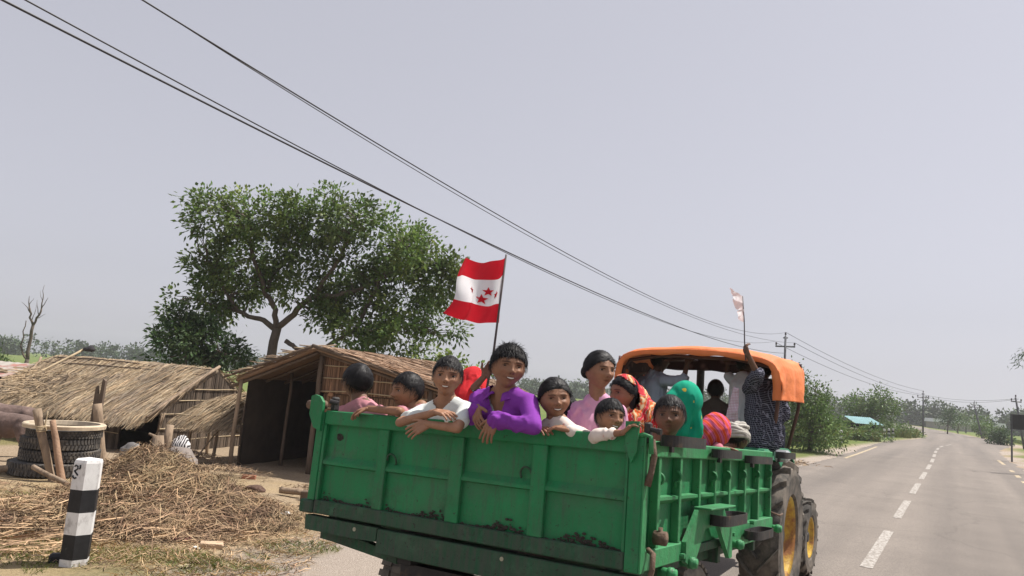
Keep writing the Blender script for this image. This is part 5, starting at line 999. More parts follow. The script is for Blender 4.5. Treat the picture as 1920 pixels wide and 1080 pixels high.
gpart('hood', shell([(.0, 1.40), (.18, 1.39), (.27, 1.33), (.29, .95), (.27, .9)], [(.85, 1, 1), (1.6, 1, .99), (2.25, .96, .94), (2.42, .85, .85), (2.45, .75, .78)]), m_tg, trac, True)
b = MB()
for k in range(7): b.box((-.2, 2.44, .95 + k * .045), (.2, 2.47, .975 + k * .045))
gpart('grille', b, m_iron)
for s in (-1, 1):
    b = MB(); b.lathe([(0, 0), (.07, 0), (.075, -.03), (.05, -.06)], 16, Matrix.Translation((s * .19, 2.44, 1.18)) @ Matrix.Rotation(R_(-90), 4, 'X')); gpart('headlight', b, mat('lamp_glass', (.6, .6, .58), .15))
    # fenders: arched sheet over the rear wheel with a flat seat ledge
    b = MB(); a = np.linspace(R_(20), R_(118), 22); Rf = .80; n = len(a); sec = [(.52, 0), (.80, 0), (.82, -.06)]; V = []
    for t in a:
        for x, d in sec: V.append((s * x, Rf * math.cos(t) * 1.0 + d * math.cos(t), .69 + (Rf + d) * math.sin(t)))
    V += [(x, y, z - .012) for x, y, z in V]; k = 3; N_ = n * k; Fs = []
    for i in range(n - 1):
        for j in range(2): q = [i * k + j, i * k + j + 1, (i + 1) * k + j + 1, (i + 1) * k + j]; Fs += [q, [x + N_ for x in q[::-1]]]
    for i in range(n - 1): Fs += [[i * k, (i + 1) * k, (i + 1) * k + N_, i * k + N_], [i * k + 2 + N_, (i + 1) * k + 2 + N_, (i + 1) * k + 2, i * k + 2]]
    b.add(V, Fs); gpart('fender', b, m_tg)
    b = MB(); b.prism([(-.55, .98), (-.68, 1.2), (-.42, 1.48), (0, 1.49), (.45, 1.42), (.7, 1.1), (.55, .9)], .015, Matrix.Translation((s * .515, 0, 0)) @ Matrix.Rotation(R_(90), 4, 'Z')); gpart('fender_side', b, m_tg)
    b = MB(); b.box((s * .62 - .12, -.62, 1.34), (s * .62 + .12, -.40, 1.49), None, .02); gpart('tail_lamp_box', b, m_tg)
    b = MB(); b.box((s * .62 - .09, -.64, 1.38), (s * .62 + .09, -.618, 1.46), None, .01); gpart('tail_lamp', b, mat('lens_red', (.25, .02, .02), .3))
    b = MB(); b.box((s * .86 - .06, -.60, 1.40), (s * .86 + .06, -.46, 1.50), None, .02); gpart('side_lamp', b, mat('chrome_dull', (.45, .46, .46), .3, metal=.6))
b = MB(); b.box((-.24, -.18, 1.02), (.24, .26, 1.10), None, .03); b.box((-.24, -.22, 1.08), (.24, -.14, 1.42), None, .03); gpart('seat', b, mat('seat_black', (.025, .025, .027), .6))
b = MB(); b.box((-.5, -.3, .78), (.5, .9, .82), None, .01); gpart('platform', b, m_iron)
b = MB(); b.box((-.45, -.95, .62), (.45, -.3, .66), None, .01); b.box((-.10, -1.1, .5), (.10, -.3, .60), None, .01); gpart('rear_step', b, m_iron)
b = MB(); b.tube([(0, .85, 1.0), (0, .62, 1.38)], .025, 8); gpart('steering_column', b, m_iron)
b = MB(); M = Matrix.Translation((0, .6, 1.42)) @ Matrix.Rotation(R_(38), 4, 'X'); a = np.linspace(0, 2 * np.pi, 28, endpoint=False); tor = []
b.lathe([(.20 + .014 * math.cos(t), .014 * math.sin(t)) for t in np.linspace(0, 2 * np.pi, 8, endpoint=False)], 28, M, True)
for q in range(3): t = q * 2.094; p0 = M @ Vector((0, 0, 0)); p1 = M @ Vector((.2 * math.cos(t), .2 * math.sin(t), 0)); b.tube([p0[:], p1[:]], .01, 6)
gpart('steering_wheel', b, m_iron, trac, True)
b = MB(); b.tube([(-.34, 1.05, 1.2), (-.34, 1.05, 2.18), (-.335, 1.03, 2.27), (-.31, .98, 2.31)], [.045, .045, .045, .04], 12); gpart('exhaust_stack', b, m_iron, trac, True)
# canopy: tube frame and cloth cover
m_frame = mat('canopy_frame', (.10, .05, .04), .6, .3, 9); ca_w, ca_y0, ca_y1, ca_z = .86, -.48, .82, 2.34
for y in (ca_y0 + .04, ca_y1 - .04):
    y = y + (.10 if y < 0 else 0); dz_ = -.055 if y < 0 else -.02; b = MB(); b.tube(np.array([(-.62, 0 if y < 0 else .75, 1.3), (-.74, y, 1.85), (-.76, y, 2.12), (-.70, y, ca_z - .06 + dz_), (-.36, y, ca_z + .0 + dz_), (.36, y, ca_z + .0 + dz_), (.70, y, ca_z - .06 + dz_), (.76, y, 2.12), (.74, y, 1.85), (.62, 0 if y < 0 else .75, 1.3)]) + np.array((.03, 0, 0)), .018, 8); gpart('canopy_hoop', b, m_frame, trac, True)
for x in (-.71, -.3, .3, .76):
    b = MB(); z = ca_z - .02 if abs(x) < .5 else 2.16; b.tube([(x, ca_y0 + .14, z - .08), (x, ca_y1 - .04, z)], .014, 6); gpart('canopy_bar', b, m_frame, trac, True)
m_org, N, L, bb = node_mat('canopy_cloth'); tc = N.new('ShaderNodeTexCoord'); n1 = N.new('ShaderNodeTexNoise'); n1.inputs['Scale'].default_value = 5; n1.inputs['Detail'].default_value = 6; L.new(tc.outputs['Object'], n1.inputs['Vector'])
rp_ = N.new('ShaderNodeValToRGB'); rp_.color_ramp.elements[0].position = .3; rp_.color_ramp.elements[0].color = (.62, .145, .035, 1); rp_.color_ramp.elements[1].position = .7; rp_.color_ramp.elements[1].color = (.74, .21, .06, 1); L.new(n1.outputs[0], rp_.inputs[0])
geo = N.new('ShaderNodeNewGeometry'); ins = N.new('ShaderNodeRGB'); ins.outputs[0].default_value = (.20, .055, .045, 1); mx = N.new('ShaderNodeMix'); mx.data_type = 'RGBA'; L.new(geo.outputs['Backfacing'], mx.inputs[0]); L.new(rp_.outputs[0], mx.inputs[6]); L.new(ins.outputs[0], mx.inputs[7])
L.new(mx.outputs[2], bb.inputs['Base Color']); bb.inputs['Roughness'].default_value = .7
n2 = N.new('ShaderNodeTexNoise'); n2.inputs['Scale'].default_value = 14; n2.inputs['Detail'].default_value = 4; L.new(tc.outputs['Object'], n2.inputs['Vector']); bp = N.new('ShaderNodeBump'); bp.inputs['Strength'].default_value = .35; bp.inputs['Distance'].default_value = .03; L.new(n2.outputs[0], bp.inputs['Height']); L.new(bp.outputs[0], bb.inputs['Normal'])
prof = [(-.90, 1.72), (-.905, 1.85), (-.90, 1.98), (-.905, 2.06), (-.90, 2.16), (-.88, 2.25), (-.82, 2.33), (-.72, 2.365), (-.5, 2.39), (-.25, 2.405), (0, 2.41), (.25, 2.405), (.5, 2.39), (.72, 2.36), (.82, 2.33), (.88, 2.25), (.90, 2.16), (.905, 2.06), (.90, 1.98), (.905, 1.93)]
def fine(P, k):
    P = np.array(P) * np.array((.89, 1)) + np.array((.03, 0)); t = np.linspace(0, len(P) - 1, k); return np.stack([np.interp(t, np.arange(len(P)), P[:, 0]), np.interp(t, np.arange(len(P)), P[:, 1])], 1)
PF = fine(prof, 90); ysn = np.linspace(ca_y0, ca_y1, 34); V = []
for i, y in enumerate(ysn):
    for x, z in PF: V.append((x, y, z))
V = np.array(V); low = smoothstep(2.3, 2.0, V[:, 2])
V[:, 0] += np.sign(V[:, 0]) * low * (.018 * np.sin(V[:, 1] * 13 + 1) + .02 * snoise(V, 7, 9)); V[:, 2] -= .07 * np.exp(-(V[:, 1] - ca_y0) / .14) * smoothstep(1.9, 2.2, V[:, 2]); V[:, 0] *= 1 - .03 * np.exp(-(V[:, 1] - ca_y0) / .20); V[:, 2] += (1 - low) * (.012 * snoise(V, 5, 10) - .022 * np.abs(np.sin((V[:, 1] - ca_y0) / (ca_y1 - ca_y0) * math.pi * 1.0)) ** 2)
ii = np.arange(len(V)).reshape(34, 90); Q = np.stack([ii[:-1, :-1], ii[1:, :-1], ii[1:, 1:], ii[:-1, 1:]], -1).reshape(-1, 4)
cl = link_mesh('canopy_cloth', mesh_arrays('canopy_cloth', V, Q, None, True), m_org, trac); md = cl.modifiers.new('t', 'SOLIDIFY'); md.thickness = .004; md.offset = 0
PH = PF.copy(); PH[:, 1] -= .07 * smoothstep(1.9, 2.2, PH[:, 1]); PH[:, 0] *= .972; tg = np.gradient(PH, axis=0); tg /= np.linalg.norm(tg, axis=1, keepdims=True); nin = np.stack([tg[:, 1], -tg[:, 0]], 1); V = []
for k, w_ in enumerate((-.012, .018, .042)):
    for (x, z), (nx_, nz_) in zip(PH, nin): V.append((x + nx_ * w_ * (1.3 if z < 2.2 else 1), ca_y0 - .004 - .004 * k, z + nz_ * w_))
ii = np.arange(270).reshape(3, 90); vv = np.array(V); vv[180:, 2] -= .008 * np.sin(vv[180:, 0] * 17); Q = np.stack([ii[:-1, :-1], ii[:-1, 1:], ii[1:, 1:], ii[1:, :-1]], -1).reshape(-1, 4)
hm_ = link_mesh('canopy_hem', mesh_arrays('canopy_hem', vv, Q, None, True), m_org, cl); md = hm_.modifiers.new('t', 'SOLIDIFY'); md.thickness = .004
# printed lining hung inside the left of the canopy
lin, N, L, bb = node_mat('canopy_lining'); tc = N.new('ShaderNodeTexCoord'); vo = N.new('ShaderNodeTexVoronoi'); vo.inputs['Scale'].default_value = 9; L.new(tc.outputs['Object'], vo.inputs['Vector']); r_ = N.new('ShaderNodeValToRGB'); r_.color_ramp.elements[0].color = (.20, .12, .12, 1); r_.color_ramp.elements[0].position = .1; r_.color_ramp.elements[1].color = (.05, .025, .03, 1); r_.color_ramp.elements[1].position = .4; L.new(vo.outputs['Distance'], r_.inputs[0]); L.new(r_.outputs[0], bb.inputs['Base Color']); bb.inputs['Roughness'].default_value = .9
V = [(-.755, y, z) for z in np.linspace(2.26, 1.6, 14) for y in np.linspace(ca_y0 + .06, ca_y1 - .02, 16)]; V = np.array(V); V[:, 0] += .015 * snoise(V, 8, 4); ii = np.arange(len(V)).reshape(14, 16); Q = np.stack([ii[:-1, :-1], ii[:-1, 1:], ii[1:, 1:], ii[1:, :-1]], -1).reshape(-1, 4)
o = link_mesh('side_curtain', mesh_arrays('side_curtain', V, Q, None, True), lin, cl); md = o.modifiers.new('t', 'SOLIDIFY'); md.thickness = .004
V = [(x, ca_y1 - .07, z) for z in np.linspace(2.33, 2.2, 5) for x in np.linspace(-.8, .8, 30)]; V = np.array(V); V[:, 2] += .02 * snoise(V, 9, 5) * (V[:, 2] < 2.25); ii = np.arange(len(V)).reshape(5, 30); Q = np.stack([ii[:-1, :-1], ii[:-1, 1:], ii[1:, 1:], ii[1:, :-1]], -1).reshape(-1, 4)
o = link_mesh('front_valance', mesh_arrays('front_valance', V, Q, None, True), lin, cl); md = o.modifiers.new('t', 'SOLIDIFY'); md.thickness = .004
PEOPLE = {
 'p1': dict(head=(0.061, 0.25, 0.833), hh=0.235, fwd=(-0.957, 0.283, -0.064), roll=3, nb=(0.114, 0.24, 0.683), sa=(0.025, 0.2, 0.616), sb=(0.271, 0.26, 0.641)),
 'p2': dict(head=(0.623, 0.1, 0.788), hh=0.215, fwd=(-0.472, -0.878, -0.079), roll=0, nb=(0.722, 0.1, 0.668), sa=(0.644, 0.12, 0.639), sb=(0.731, 0.26, 0.62), ea=(0.683, -0.03, 0.66), wa=(0.43, -0.02, 0.662), ha=(0.299, -0.06, 0.619)),
 'p3': dict(head=(0.989, 0.0, 0.877), hh=0.222, fwd=(0.542, -0.84, -0.003), roll=2, nb=(0.964, 0.05, 0.722), sa=(0.81, 0.06, 0.67), sb=(1.12, 0.03, 0.699), ea=(0.759, -0.1, 0.596), wa=(1.041, -0.13, 0.672), ha=(1.188, -0.15, 0.659), eb=(1.188, -0.13, 0.592), wb=(0.976, -0.13, 0.6), hb=(0.909, -0.17, 0.556)),
 'p4': dict(head=(0.742, 0.62, 0.871), hh=0.205, fwd=(-0.45, 0.892, 0.032), roll=0, nb=(0.746, 0.6, 0.772), sa=(0.635, 0.6, 0.731), sb=(0.884, 0.55, 0.741), eb=(0.849, 0.48, 0.852), wb=(0.926, 0.48, 0.933), hb=(0.961, 0.49, 1.003)),
 'p5': dict(head=(1.382, 0.02, 0.946), hh=0.235, fwd=(0.722, -0.692, -0.014), roll=3, nb=(1.352, 0.06, 0.793), sa=(1.165, 0.1, 0.754), sb=(1.52, 0.03, 0.759), ea=(1.121, 0.1, 0.589), wa=(1.25, -0.06, 0.706), ha=(1.296, -0.1, 0.632), eb=(1.622, -0.07, 0.634), wb=(1.416, -0.12, 0.653), hb=(1.37, -0.14, 0.547)),
 'p6': dict(head=(1.642, 0.1, 0.793), hh=0.208, fwd=(0.649, -0.76, -0.028), roll=-6, nb=(1.652, 0.12, 0.665), sa=(1.548, 0.13, 0.621), sb=(1.783, 0.1, 0.62), ea=(1.486, 0.16, 0.526), wa=(1.597, 0.02, 0.625), ha=(1.757, -0.06, 0.628), eb=(1.84, 0.1, 0.608), wb=(1.795, -0.01, 0.633), hb=(1.725, -0.02, 0.643)),
 'p7': dict(head=(1.51, 0.5, 0.741), hh=0.18, fwd=(-0.301, 0.954, 0.018), roll=0, nb=(1.531, 0.5, 0.649), sa=(1.464, 0.5, 0.613), sb=(1.61, 0.5, 0.624)),
 'p8': dict(head=(1.745, 0.42, 0.982), hh=0.212, fwd=(0.876, -0.482, -0.008), roll=0, nb=(1.729, 0.45, 0.817), sa=(1.654, 0.42, 0.75), sb=(1.816, 0.5, 0.759)),
 'p9': dict(head=(1.774, 0.72, 0.879), hh=0.2, fwd=(-0.481, -0.876, -0.023), roll=0, nb=(1.804, 0.78, 0.764), sa=(1.796, 0.66, 0.713), sb=(1.907, 0.85, 0.73)),
 'p10': dict(head=(1.973, 0.09, 0.714), hh=0.18, fwd=(0.83, -0.555, 0.055), roll=6, nb=(1.952, 0.13, 0.615), sa=(1.876, 0.12, 0.568), sb=(2.03, 0.16, 0.577), ea=(1.956, -0.02, 0.618), wa=(2.102, -0.03, 0.641), ha=(2.174, -0.02, 0.715)),
 'p11': dict(head=(2.137, 0.52, 0.756), hh=0.215, fwd=(0.272, -0.962, 0.031), roll=-2, nb=(2.129, 0.56, 0.619), sa=(2.061, 0.52, 0.555), sb=(2.213, 0.62, 0.57)),
 'p12': dict(head=(2.045, 1.05, 0.874), hh=0.2, fwd=(0.196, 0.978, -0.075), roll=0, nb=(2.04, 1.06, 0.735), sa=(1.976, 1.0, 0.672), sb=(2.127, 1.15, 0.69)),
 'p13': dict(head=(2.106, 1.5, 0.717), hh=0.19, fwd=(0.364, 0.834, -0.415), roll=8, nb=(2.095, 1.44, 0.645), sa=(2.051, 1.38, 0.606), sb=(2.135, 1.5, 0.592), eb=(2.144, 1.42, 0.601), wb=(2.169, 1.5, 0.608), hb=(2.212, 1.56, 0.596)),
 'p14': dict(head=(2.11, 2.0, 0.687), hh=0.19, fwd=(0.252, 0.934, -0.252), roll=0, nb=(2.108, 1.96, 0.581), sa=(2.066, 1.9, 0.532), sb=(2.16, 2.05, 0.543)),
 'p15': dict(head=(0.811, 3.85, 1.444), hh=0.21, fwd=(0.734, 0.676, 0.059), roll=0, nb=(0.775, 3.83, 1.287), sa=(0.608, 3.92, 1.223), sb=(0.922, 3.7, 1.224), eb=(1.129, 3.66, 1.228), wb=(1.151, 3.7, 1.412), hb=(1.157, 3.72, 1.5)),
 'p16': dict(head=(1.307, 4.15, 1.186), hh=0.21, fwd=(-0.2, 0.979, 0.044), roll=0, nb=(1.321, 4.1, 1.064), sa=(1.175, 4.1, 0.991), sb=(1.458, 4.1, 0.996)),
 'p17': dict(head=(1.641, 4.0, 1.45), hh=0.205, fwd=(0.871, 0.492, 0.017), roll=0, nb=(1.623, 4.0, 1.328), sa=(1.519, 4.0, 1.277), sb=(1.752, 3.9, 1.265), ea=(1.479, 3.95, 1.323), wa=(1.476, 3.95, 1.44), ha=(1.473, 3.95, 1.526)),
 'p18': dict(head=(1.842, 3.85, 1.376), hh=0.215, fwd=(0.03, 0.998, 0.06), roll=0, nb=(1.878, 3.75, 1.235), sa=(1.764, 3.66, 1.172), sb=(1.998, 3.82, 1.187), ea=(1.902, 3.4, 1.288), wa=(1.838, 3.3, 1.457), ha=(1.808, 3.3, 1.534)),
}
# ---------------------------------------------------------------- people
def skin_mat(name, c):
    if name in MATS: return MATS[name]
    m = mat(name, c, .56, .16, 22, attr=True, spec=.35, bump=.12, bscale=160); b = m.node_tree.nodes['Principled BSDF']
    return m
SK = {'mid': skin_mat('skin_mid', (.27, .135, .078)), 'tan': skin_mat('skin_tan', (.33, .17, .10)), 'dark': skin_mat('skin_dark', (.15, .075, .045)), 'deep': skin_mat('skin_deep', (.085, .045, .03))}
m_hair = mat('hair_black', (.011, .010, .011), .55, .3, 40, spec=.22)
m_eye = mat('eye_surface', (.46, .42, .39), .3, .02, 4, attr=True); m_teeth = mat('teeth', (.70, .66, .58), .35, .05, 6)
def fabric(name, c, var=.12, c2=None, **k): return mat('cloth_' + name, c, .85, var, 7, bump=.12, bscale=140, spec=.15, c2=c2, **k)
def g2(a, s): return np.exp(-(a / s) ** 2)
def head_grid(nlon=84, nlat=66):
    t = np.linspace(-np.pi, np.pi, nlon, endpoint=False); th = t - .52 * np.sin(t); ph = np.linspace(.02, np.pi - .02, nlat)
    TH, PH = np.meshgrid(th, ph); d = np.stack([np.sin(PH) * np.sin(TH), np.sin(PH) * np.cos(TH), np.cos(PH)], -1).reshape(-1, 3)
    ii = np.arange(nlon * nlat).reshape(nlat, nlon); Q = np.stack([ii[:-1], np.roll(ii, -1, 1)[:-1], np.roll(ii, -1, 1)[1:], ii[1:]], -1).reshape(-1, 4)[:, ::-1]
    return d, Q.tolist() + [list(ii[0])[::1], list(ii[-1])[::-1]]
HV = [0.0, 0.0, 0.0, 0.0]
def head_surf(d, smile=0.0, feat=1.0):
    """unit head (height 1): x to the person's right, y out of the face, z up"""
    x = .372 * (1 + .05 * HV[0]) * d[:, 0]; y = .43 * d[:, 1]; z = .5 * d[:, 2]
    s = smoothstep(.02, -.48, z); x = x * (1 - (.27 + .08 * HV[1]) * s * s - .05 * s) * (1 + .035 * g2(z + .16, .12)); y = np.where(y > 0, y * (1 - .10 * s) + .03 * s, y * (1 - .38 * s))
    y = y - .035 * smoothstep(-.1, .25, z) * (d[:, 1] < .3) * smoothstep(.3, -.4, d[:, 1]); y = np.where(d[:, 1] > 0, y * (1 - .06 * smoothstep(.1, .4, z)), y)
    fr = smoothstep(.15, .5, d[:, 1]) * feat; ax = np.abs(x); D = np.zeros(len(x))
    D += -.050 * g2(ax - .150, .085) * g2(z + .005, .06) + .022 * g2(ax - .14, .11) * g2(z - .095, .035)
    D += .034 * g2(x, .05) * smoothstep(.08, -.06, z) * smoothstep(-.20, -.08, z) + .078 * (1 + .2 * HV[2]) * g2(x, .052) * g2(z + .130, .045) + .045 * g2(ax - .06, .034) * g2(z + .150, .032)
    zc = z - smile * 1.3 * ax * ax + .010 * smile
    mw = .085 + .035 * smile
    D += .030 * g2(x, mw) * g2(zc + .243, .020) + .032 * g2(x, mw * .85) * g2(zc + .300, .024) - (.030 + .02 * smile) * g2(x, mw) * g2(zc + .271, .011)
    D += .028 * g2(x, .09) * g2(z + .42, .06) + .022 * g2(ax - .2, .09) * g2(z + .13 - .03 * smile, .09) + .02 * smile * g2(ax - .19, .06) * g2(z + .11, .05)
    y = y + D * fr
    c = np.ones((len(x), 3))
    def paint(w, col_): 
        nonlocal c
        w = np.clip(w, 0, 1)[:, None] * fr[:, None]; c = c * (1 - w) + np.asarray(col_) * w
    paint(.45 * g2(ax - .15, .10) * g2(z + .0, .055), (.62, .58, .58))  # shade of the eye sockets painted into the skin colour
    paint(.8 * smoothstep(1.15, .6, np.hypot(x / mw, (zc + .272) / .052)), (.80, .52, .50))
    paint(.95 * g2(x, mw * 1.05) * g2(zc + .271, .010 + .012 * smile), (.20, .10, .10))
    paint(.92 * smoothstep(.024, .010, np.abs(z - .088 + 1.3 * (ax - .145) ** 2)) * smoothstep(.055, .075, ax) * smoothstep(.255, .225, ax), (.07, .06, .07))
    paint(.95 * smoothstep(.014, .005, np.abs(z - .036 + 3.4 * (ax - .15) ** 2)) * smoothstep(.075, .09, ax) * smoothstep(.235, .215, ax), (.05, .04, .04))
    paint(.95 * g2(ax - .034, .020) * g2(z + .178, .013), (.16, .09, .08)); paint(.35 * g2(x, .07) * g2(z + .20, .018), (.5, .42, .4)); paint(.35 * g2(np.abs(ax - .115 - .35 * (-.14 - z)), .016) * smoothstep(-.30, -.25, z) * smoothstep(-.13, -.18, z) * (.4 + smile), (.55, .48, .46)); paint(.4 * g2(x, .08) * g2(z + .345, .018), (.6, .52, .5)); paint(.3 * smoothstep(-.36, -.47, z), (.7, .66, .66)); paint(.25 * g2(ax - .2, .08) * g2(z + .13, .07), (1.15, .9, .85))  # skin colour darkened as shade in nostrils, folds, under nose, lip, chin; cheeks redder
    return np.stack([x, y, z], 1), c
HLINE_T = np.radians([0, 30, 50, 66, 80, 92, 108, 140, 180])
def hairline(d, line):
    th = np.abs(np.arctan2(d[:, 0], d[:, 1])); return np.interp(th, HLINE_T, line)
SHORT = [.235, .225, .19, .07, -.04, .05, -.12, -.24, -.29]; LONG = [.235, .195, .13, .03, -.06, -.04, -.14, -.28, -.34]
def hair_mesh(style, seed):
    """returns V,F (unit head coords)"""
    rng = np.random.default_rng(seed); d, Q = head_grid(64, 48); P, _ = head_surf(d, 0, 0.0); line = SHORT if style in ('short', 'spiky', 'fringe') else LONG
    hl = hairline(d, line) + .012 * snoise(d, 9, seed); z = P[:, 2]; k = z > hl; thick = {'short': .045, 'spiky': .055, 'fringe': .05}.get(style, .050)
    n = unit(P * np.array([1, .75, .9])); off = thick * smoothstep(0, .13, z - hl) + .004 + .010 * snoise(d, 14, seed + 1) * smoothstep(.0, .1, z - hl); V = P + n * off[:, None]
    Fs = [q for q in Q if all(k[i] for i in q)]
    parts = [(V, Fs)]; m = 1500
    dd = unit(rng.normal(size=(m * 3, 3)) + np.array([0, -.1, .5])); Ps, _ = head_surf(dd, 0, 0.0); hs = hairline(dd, line); ok = (Ps[:, 2] > hs + .015); dd, Ps = dd[ok][:m], Ps[ok][:m]; m = len(dd)
    nn_ = unit(Ps * np.array([1, .75, .9])); whorl = np.array([.05, -.25, .5]); tang = unit(np.cross(np.cross(nn_, unit(Ps - whorl)), nn_)); tang = unit(tang + rng.normal(size=(m, 3)) * .25)
    if style in ('long', 'bun', 'tied'): tang = unit(np.stack([np.sign(Ps[:, 0]) * .5, -np.ones(m), -.25 * np.ones(m)], 1)); tang = unit(tang - nn_ * (tang * nn_).sum(1)[:, None])
    outw = {'spiky': rng.uniform(.0, .75, (m, 1)) ** 2 * smoothstep(.15, .45, Ps[:, 2:3]) + rng.uniform(0, .06, (m, 1)), 'short': rng.uniform(0, .16, (m, 1)) ** 1.5, 'fringe': rng.uniform(0, .14, (m, 1)) ** 1.5}.get(style, rng.uniform(0, .10, (m, 1)))
    L = rng.uniform(.12, .26, (m, 1)); r0 = Ps + nn_ * thick * .75
    def hug(q, off): t_, _ = head_surf(unit(q / np.array([.372, .43, .5])), 0, 0.0); return t_ + unit(t_ * np.array([1, .75, .9])) * off
    r1 = hug(Ps + tang * L * .5, thick * rng.uniform(.9, 1.35, (m, 1))) + nn_ * L * outw * .4; r2 = hug(Ps + tang * L, thick * rng.uniform(.6, 1.25, (m, 1))) + nn_ * L * outw * 1.1
    V2, Q2 = ribbon_arrays(r0, r1, r2, .008 * rng.uniform(.6, 1.6, m), unit(nn_ + rng.normal(size=(m, 3)) * .3)); parts.append((V2, Q2.tolist()))
    if style in ('fringe', 'spiky', 'short'):
        m = 150 if style != 'short' else 110; th = rng.uniform(-1.0, 1.0, m); zl = np.interp(np.abs(th), HLINE_T, line) + .05; dr = np.stack([np.sin(th) * .9, np.cos(th) * .9, zl * 2], 1); a, _ = head_surf(unit(dr), 0, 0); na = unit(a); drop = (.13 if style != 'short' else .06) * rng.uniform(.6, 1.2, (m, 1))
        r0 = a + na * .035; r2 = r0 - np.array([0, 0, 1]) * drop + na * .015 + rng.normal(size=(m, 3)) * .015; V3, Q3 = ribbon_arrays(r0, (r0 + r2) / 2 + na * .012, r2, .018, na); parts.append((V3, Q3.tolist()))
    if style in ('bun', 'tied', 'long'):
        m = 130; th = rng.uniform(-1.9, 1.9, m); zl = np.interp(np.abs(th), HLINE_T, line) + rng.uniform(-.01, .10, m); dr = np.stack([np.sin(th) * .9, np.cos(th) * .9, zl * 2], 1); a, _ = head_surf(unit(dr), 0, 0); na = unit(a); L = rng.uniform(.08, .24, (m, 1)); tg_ = unit(np.stack([np.sign(a[:, 0]) * .6, -.8 * np.ones(m), -.35 + .3 * rng.normal(size=m)], 1) + rng.normal(size=(m, 3)) * .25)
        r0 = a + na * .03; r2 = hug(a + tg_ * L, rng.uniform(.03, .09, (m, 1))); r1 = hug(a + tg_ * L * .5, rng.uniform(.05, .10, (m, 1))); V3, Q3 = ribbon_arrays(r0, r1, r2, .009, na); parts.append((V3, Q3.tolist()))
    if style == 'bun': parts.append(ellipsoid((0, -.60, -.02), (.17, .15, .19)))
    if style == 'tied': parts.append(ellipsoid((.0, -.50, -.1), (.13, .12, .16))); parts.append(capsule((.0, -.52, -.15), .11, (.02, -.48, -.62), .05))
    if style == 'long':
        for s in (-1, 1): parts.append(capsule((.26 * s, -.12, -.1), .13, (.24 * s, -.16, -.55), .09))
        parts.append(capsule((0, -.32, 0), .24, (0, -.3, -.5), .18))
    V = []; F_ = []; n = 0
    for v, f in parts: V.append(np.asarray(v)); F_ += [[int(i) + n for i in q] for q in f]; n += len(v)
    return np.concatenate(V), F_
def hand(wr, tip, palm_n, s, curl=.5, spread=.10, side=1):
    """wrist, fingertip target, palm normal -> continuous hand with five fingers"""
    wr = np.array(wr, float); d = unit(np.array(tip, float) - wr); pn = np.array(palm_n, float); pn = unit(pn - d * (pn @ d)); x = np.cross(d, pn) * side; P = []
    pl = .062 * s
    for k, o in enumerate((-.024, -.008, .008, .024)): P.append(capsule(wr + d * .004 * s + x * o * s * .7, .0125 * s, wr + d * pl + x * o * s * 1.05, .0115 * s, 8))
    for k, (o, L, r) in enumerate(((-.0255, .060, .0078), (-.0085, .068, .0082), (.0085, .063, .0080), (.0255, .050, .0070))):
        p = wr + d * pl + x * o * s; a = spread * (k - 1.5); dr = unit(d + x * a); c = curl * (.7 + .12 * k); seg = [.45, .32, .27]; r_ = r * s
        for q in range(3):
            dr = unit(dr * math.cos(c * (.5 if q == 0 else 1)) + pn * math.sin(c * (.5 if q == 0 else 1))); p2 = p + dr * L * s * seg[q]; P.append(capsule(p, r_, p2, r_ * .93, 8)); p = p2; r_ *= .93
    p = wr + d * .02 * s - x * .026 * s; dr = unit(d * .75 - x * .75 + pn * .25); p2 = p + dr * .034 * s; P.append(capsule(p, .0105 * s, p2, .0088 * s, 8)); dr = unit(dr + d * .55 + pn * .3 * curl); P.append(capsule(p2, .0086 * s, p2 + dr * .028 * s, .0075 * s, 8))
    return remesh(P, .0030 * s, 2, .4)
BED = .05
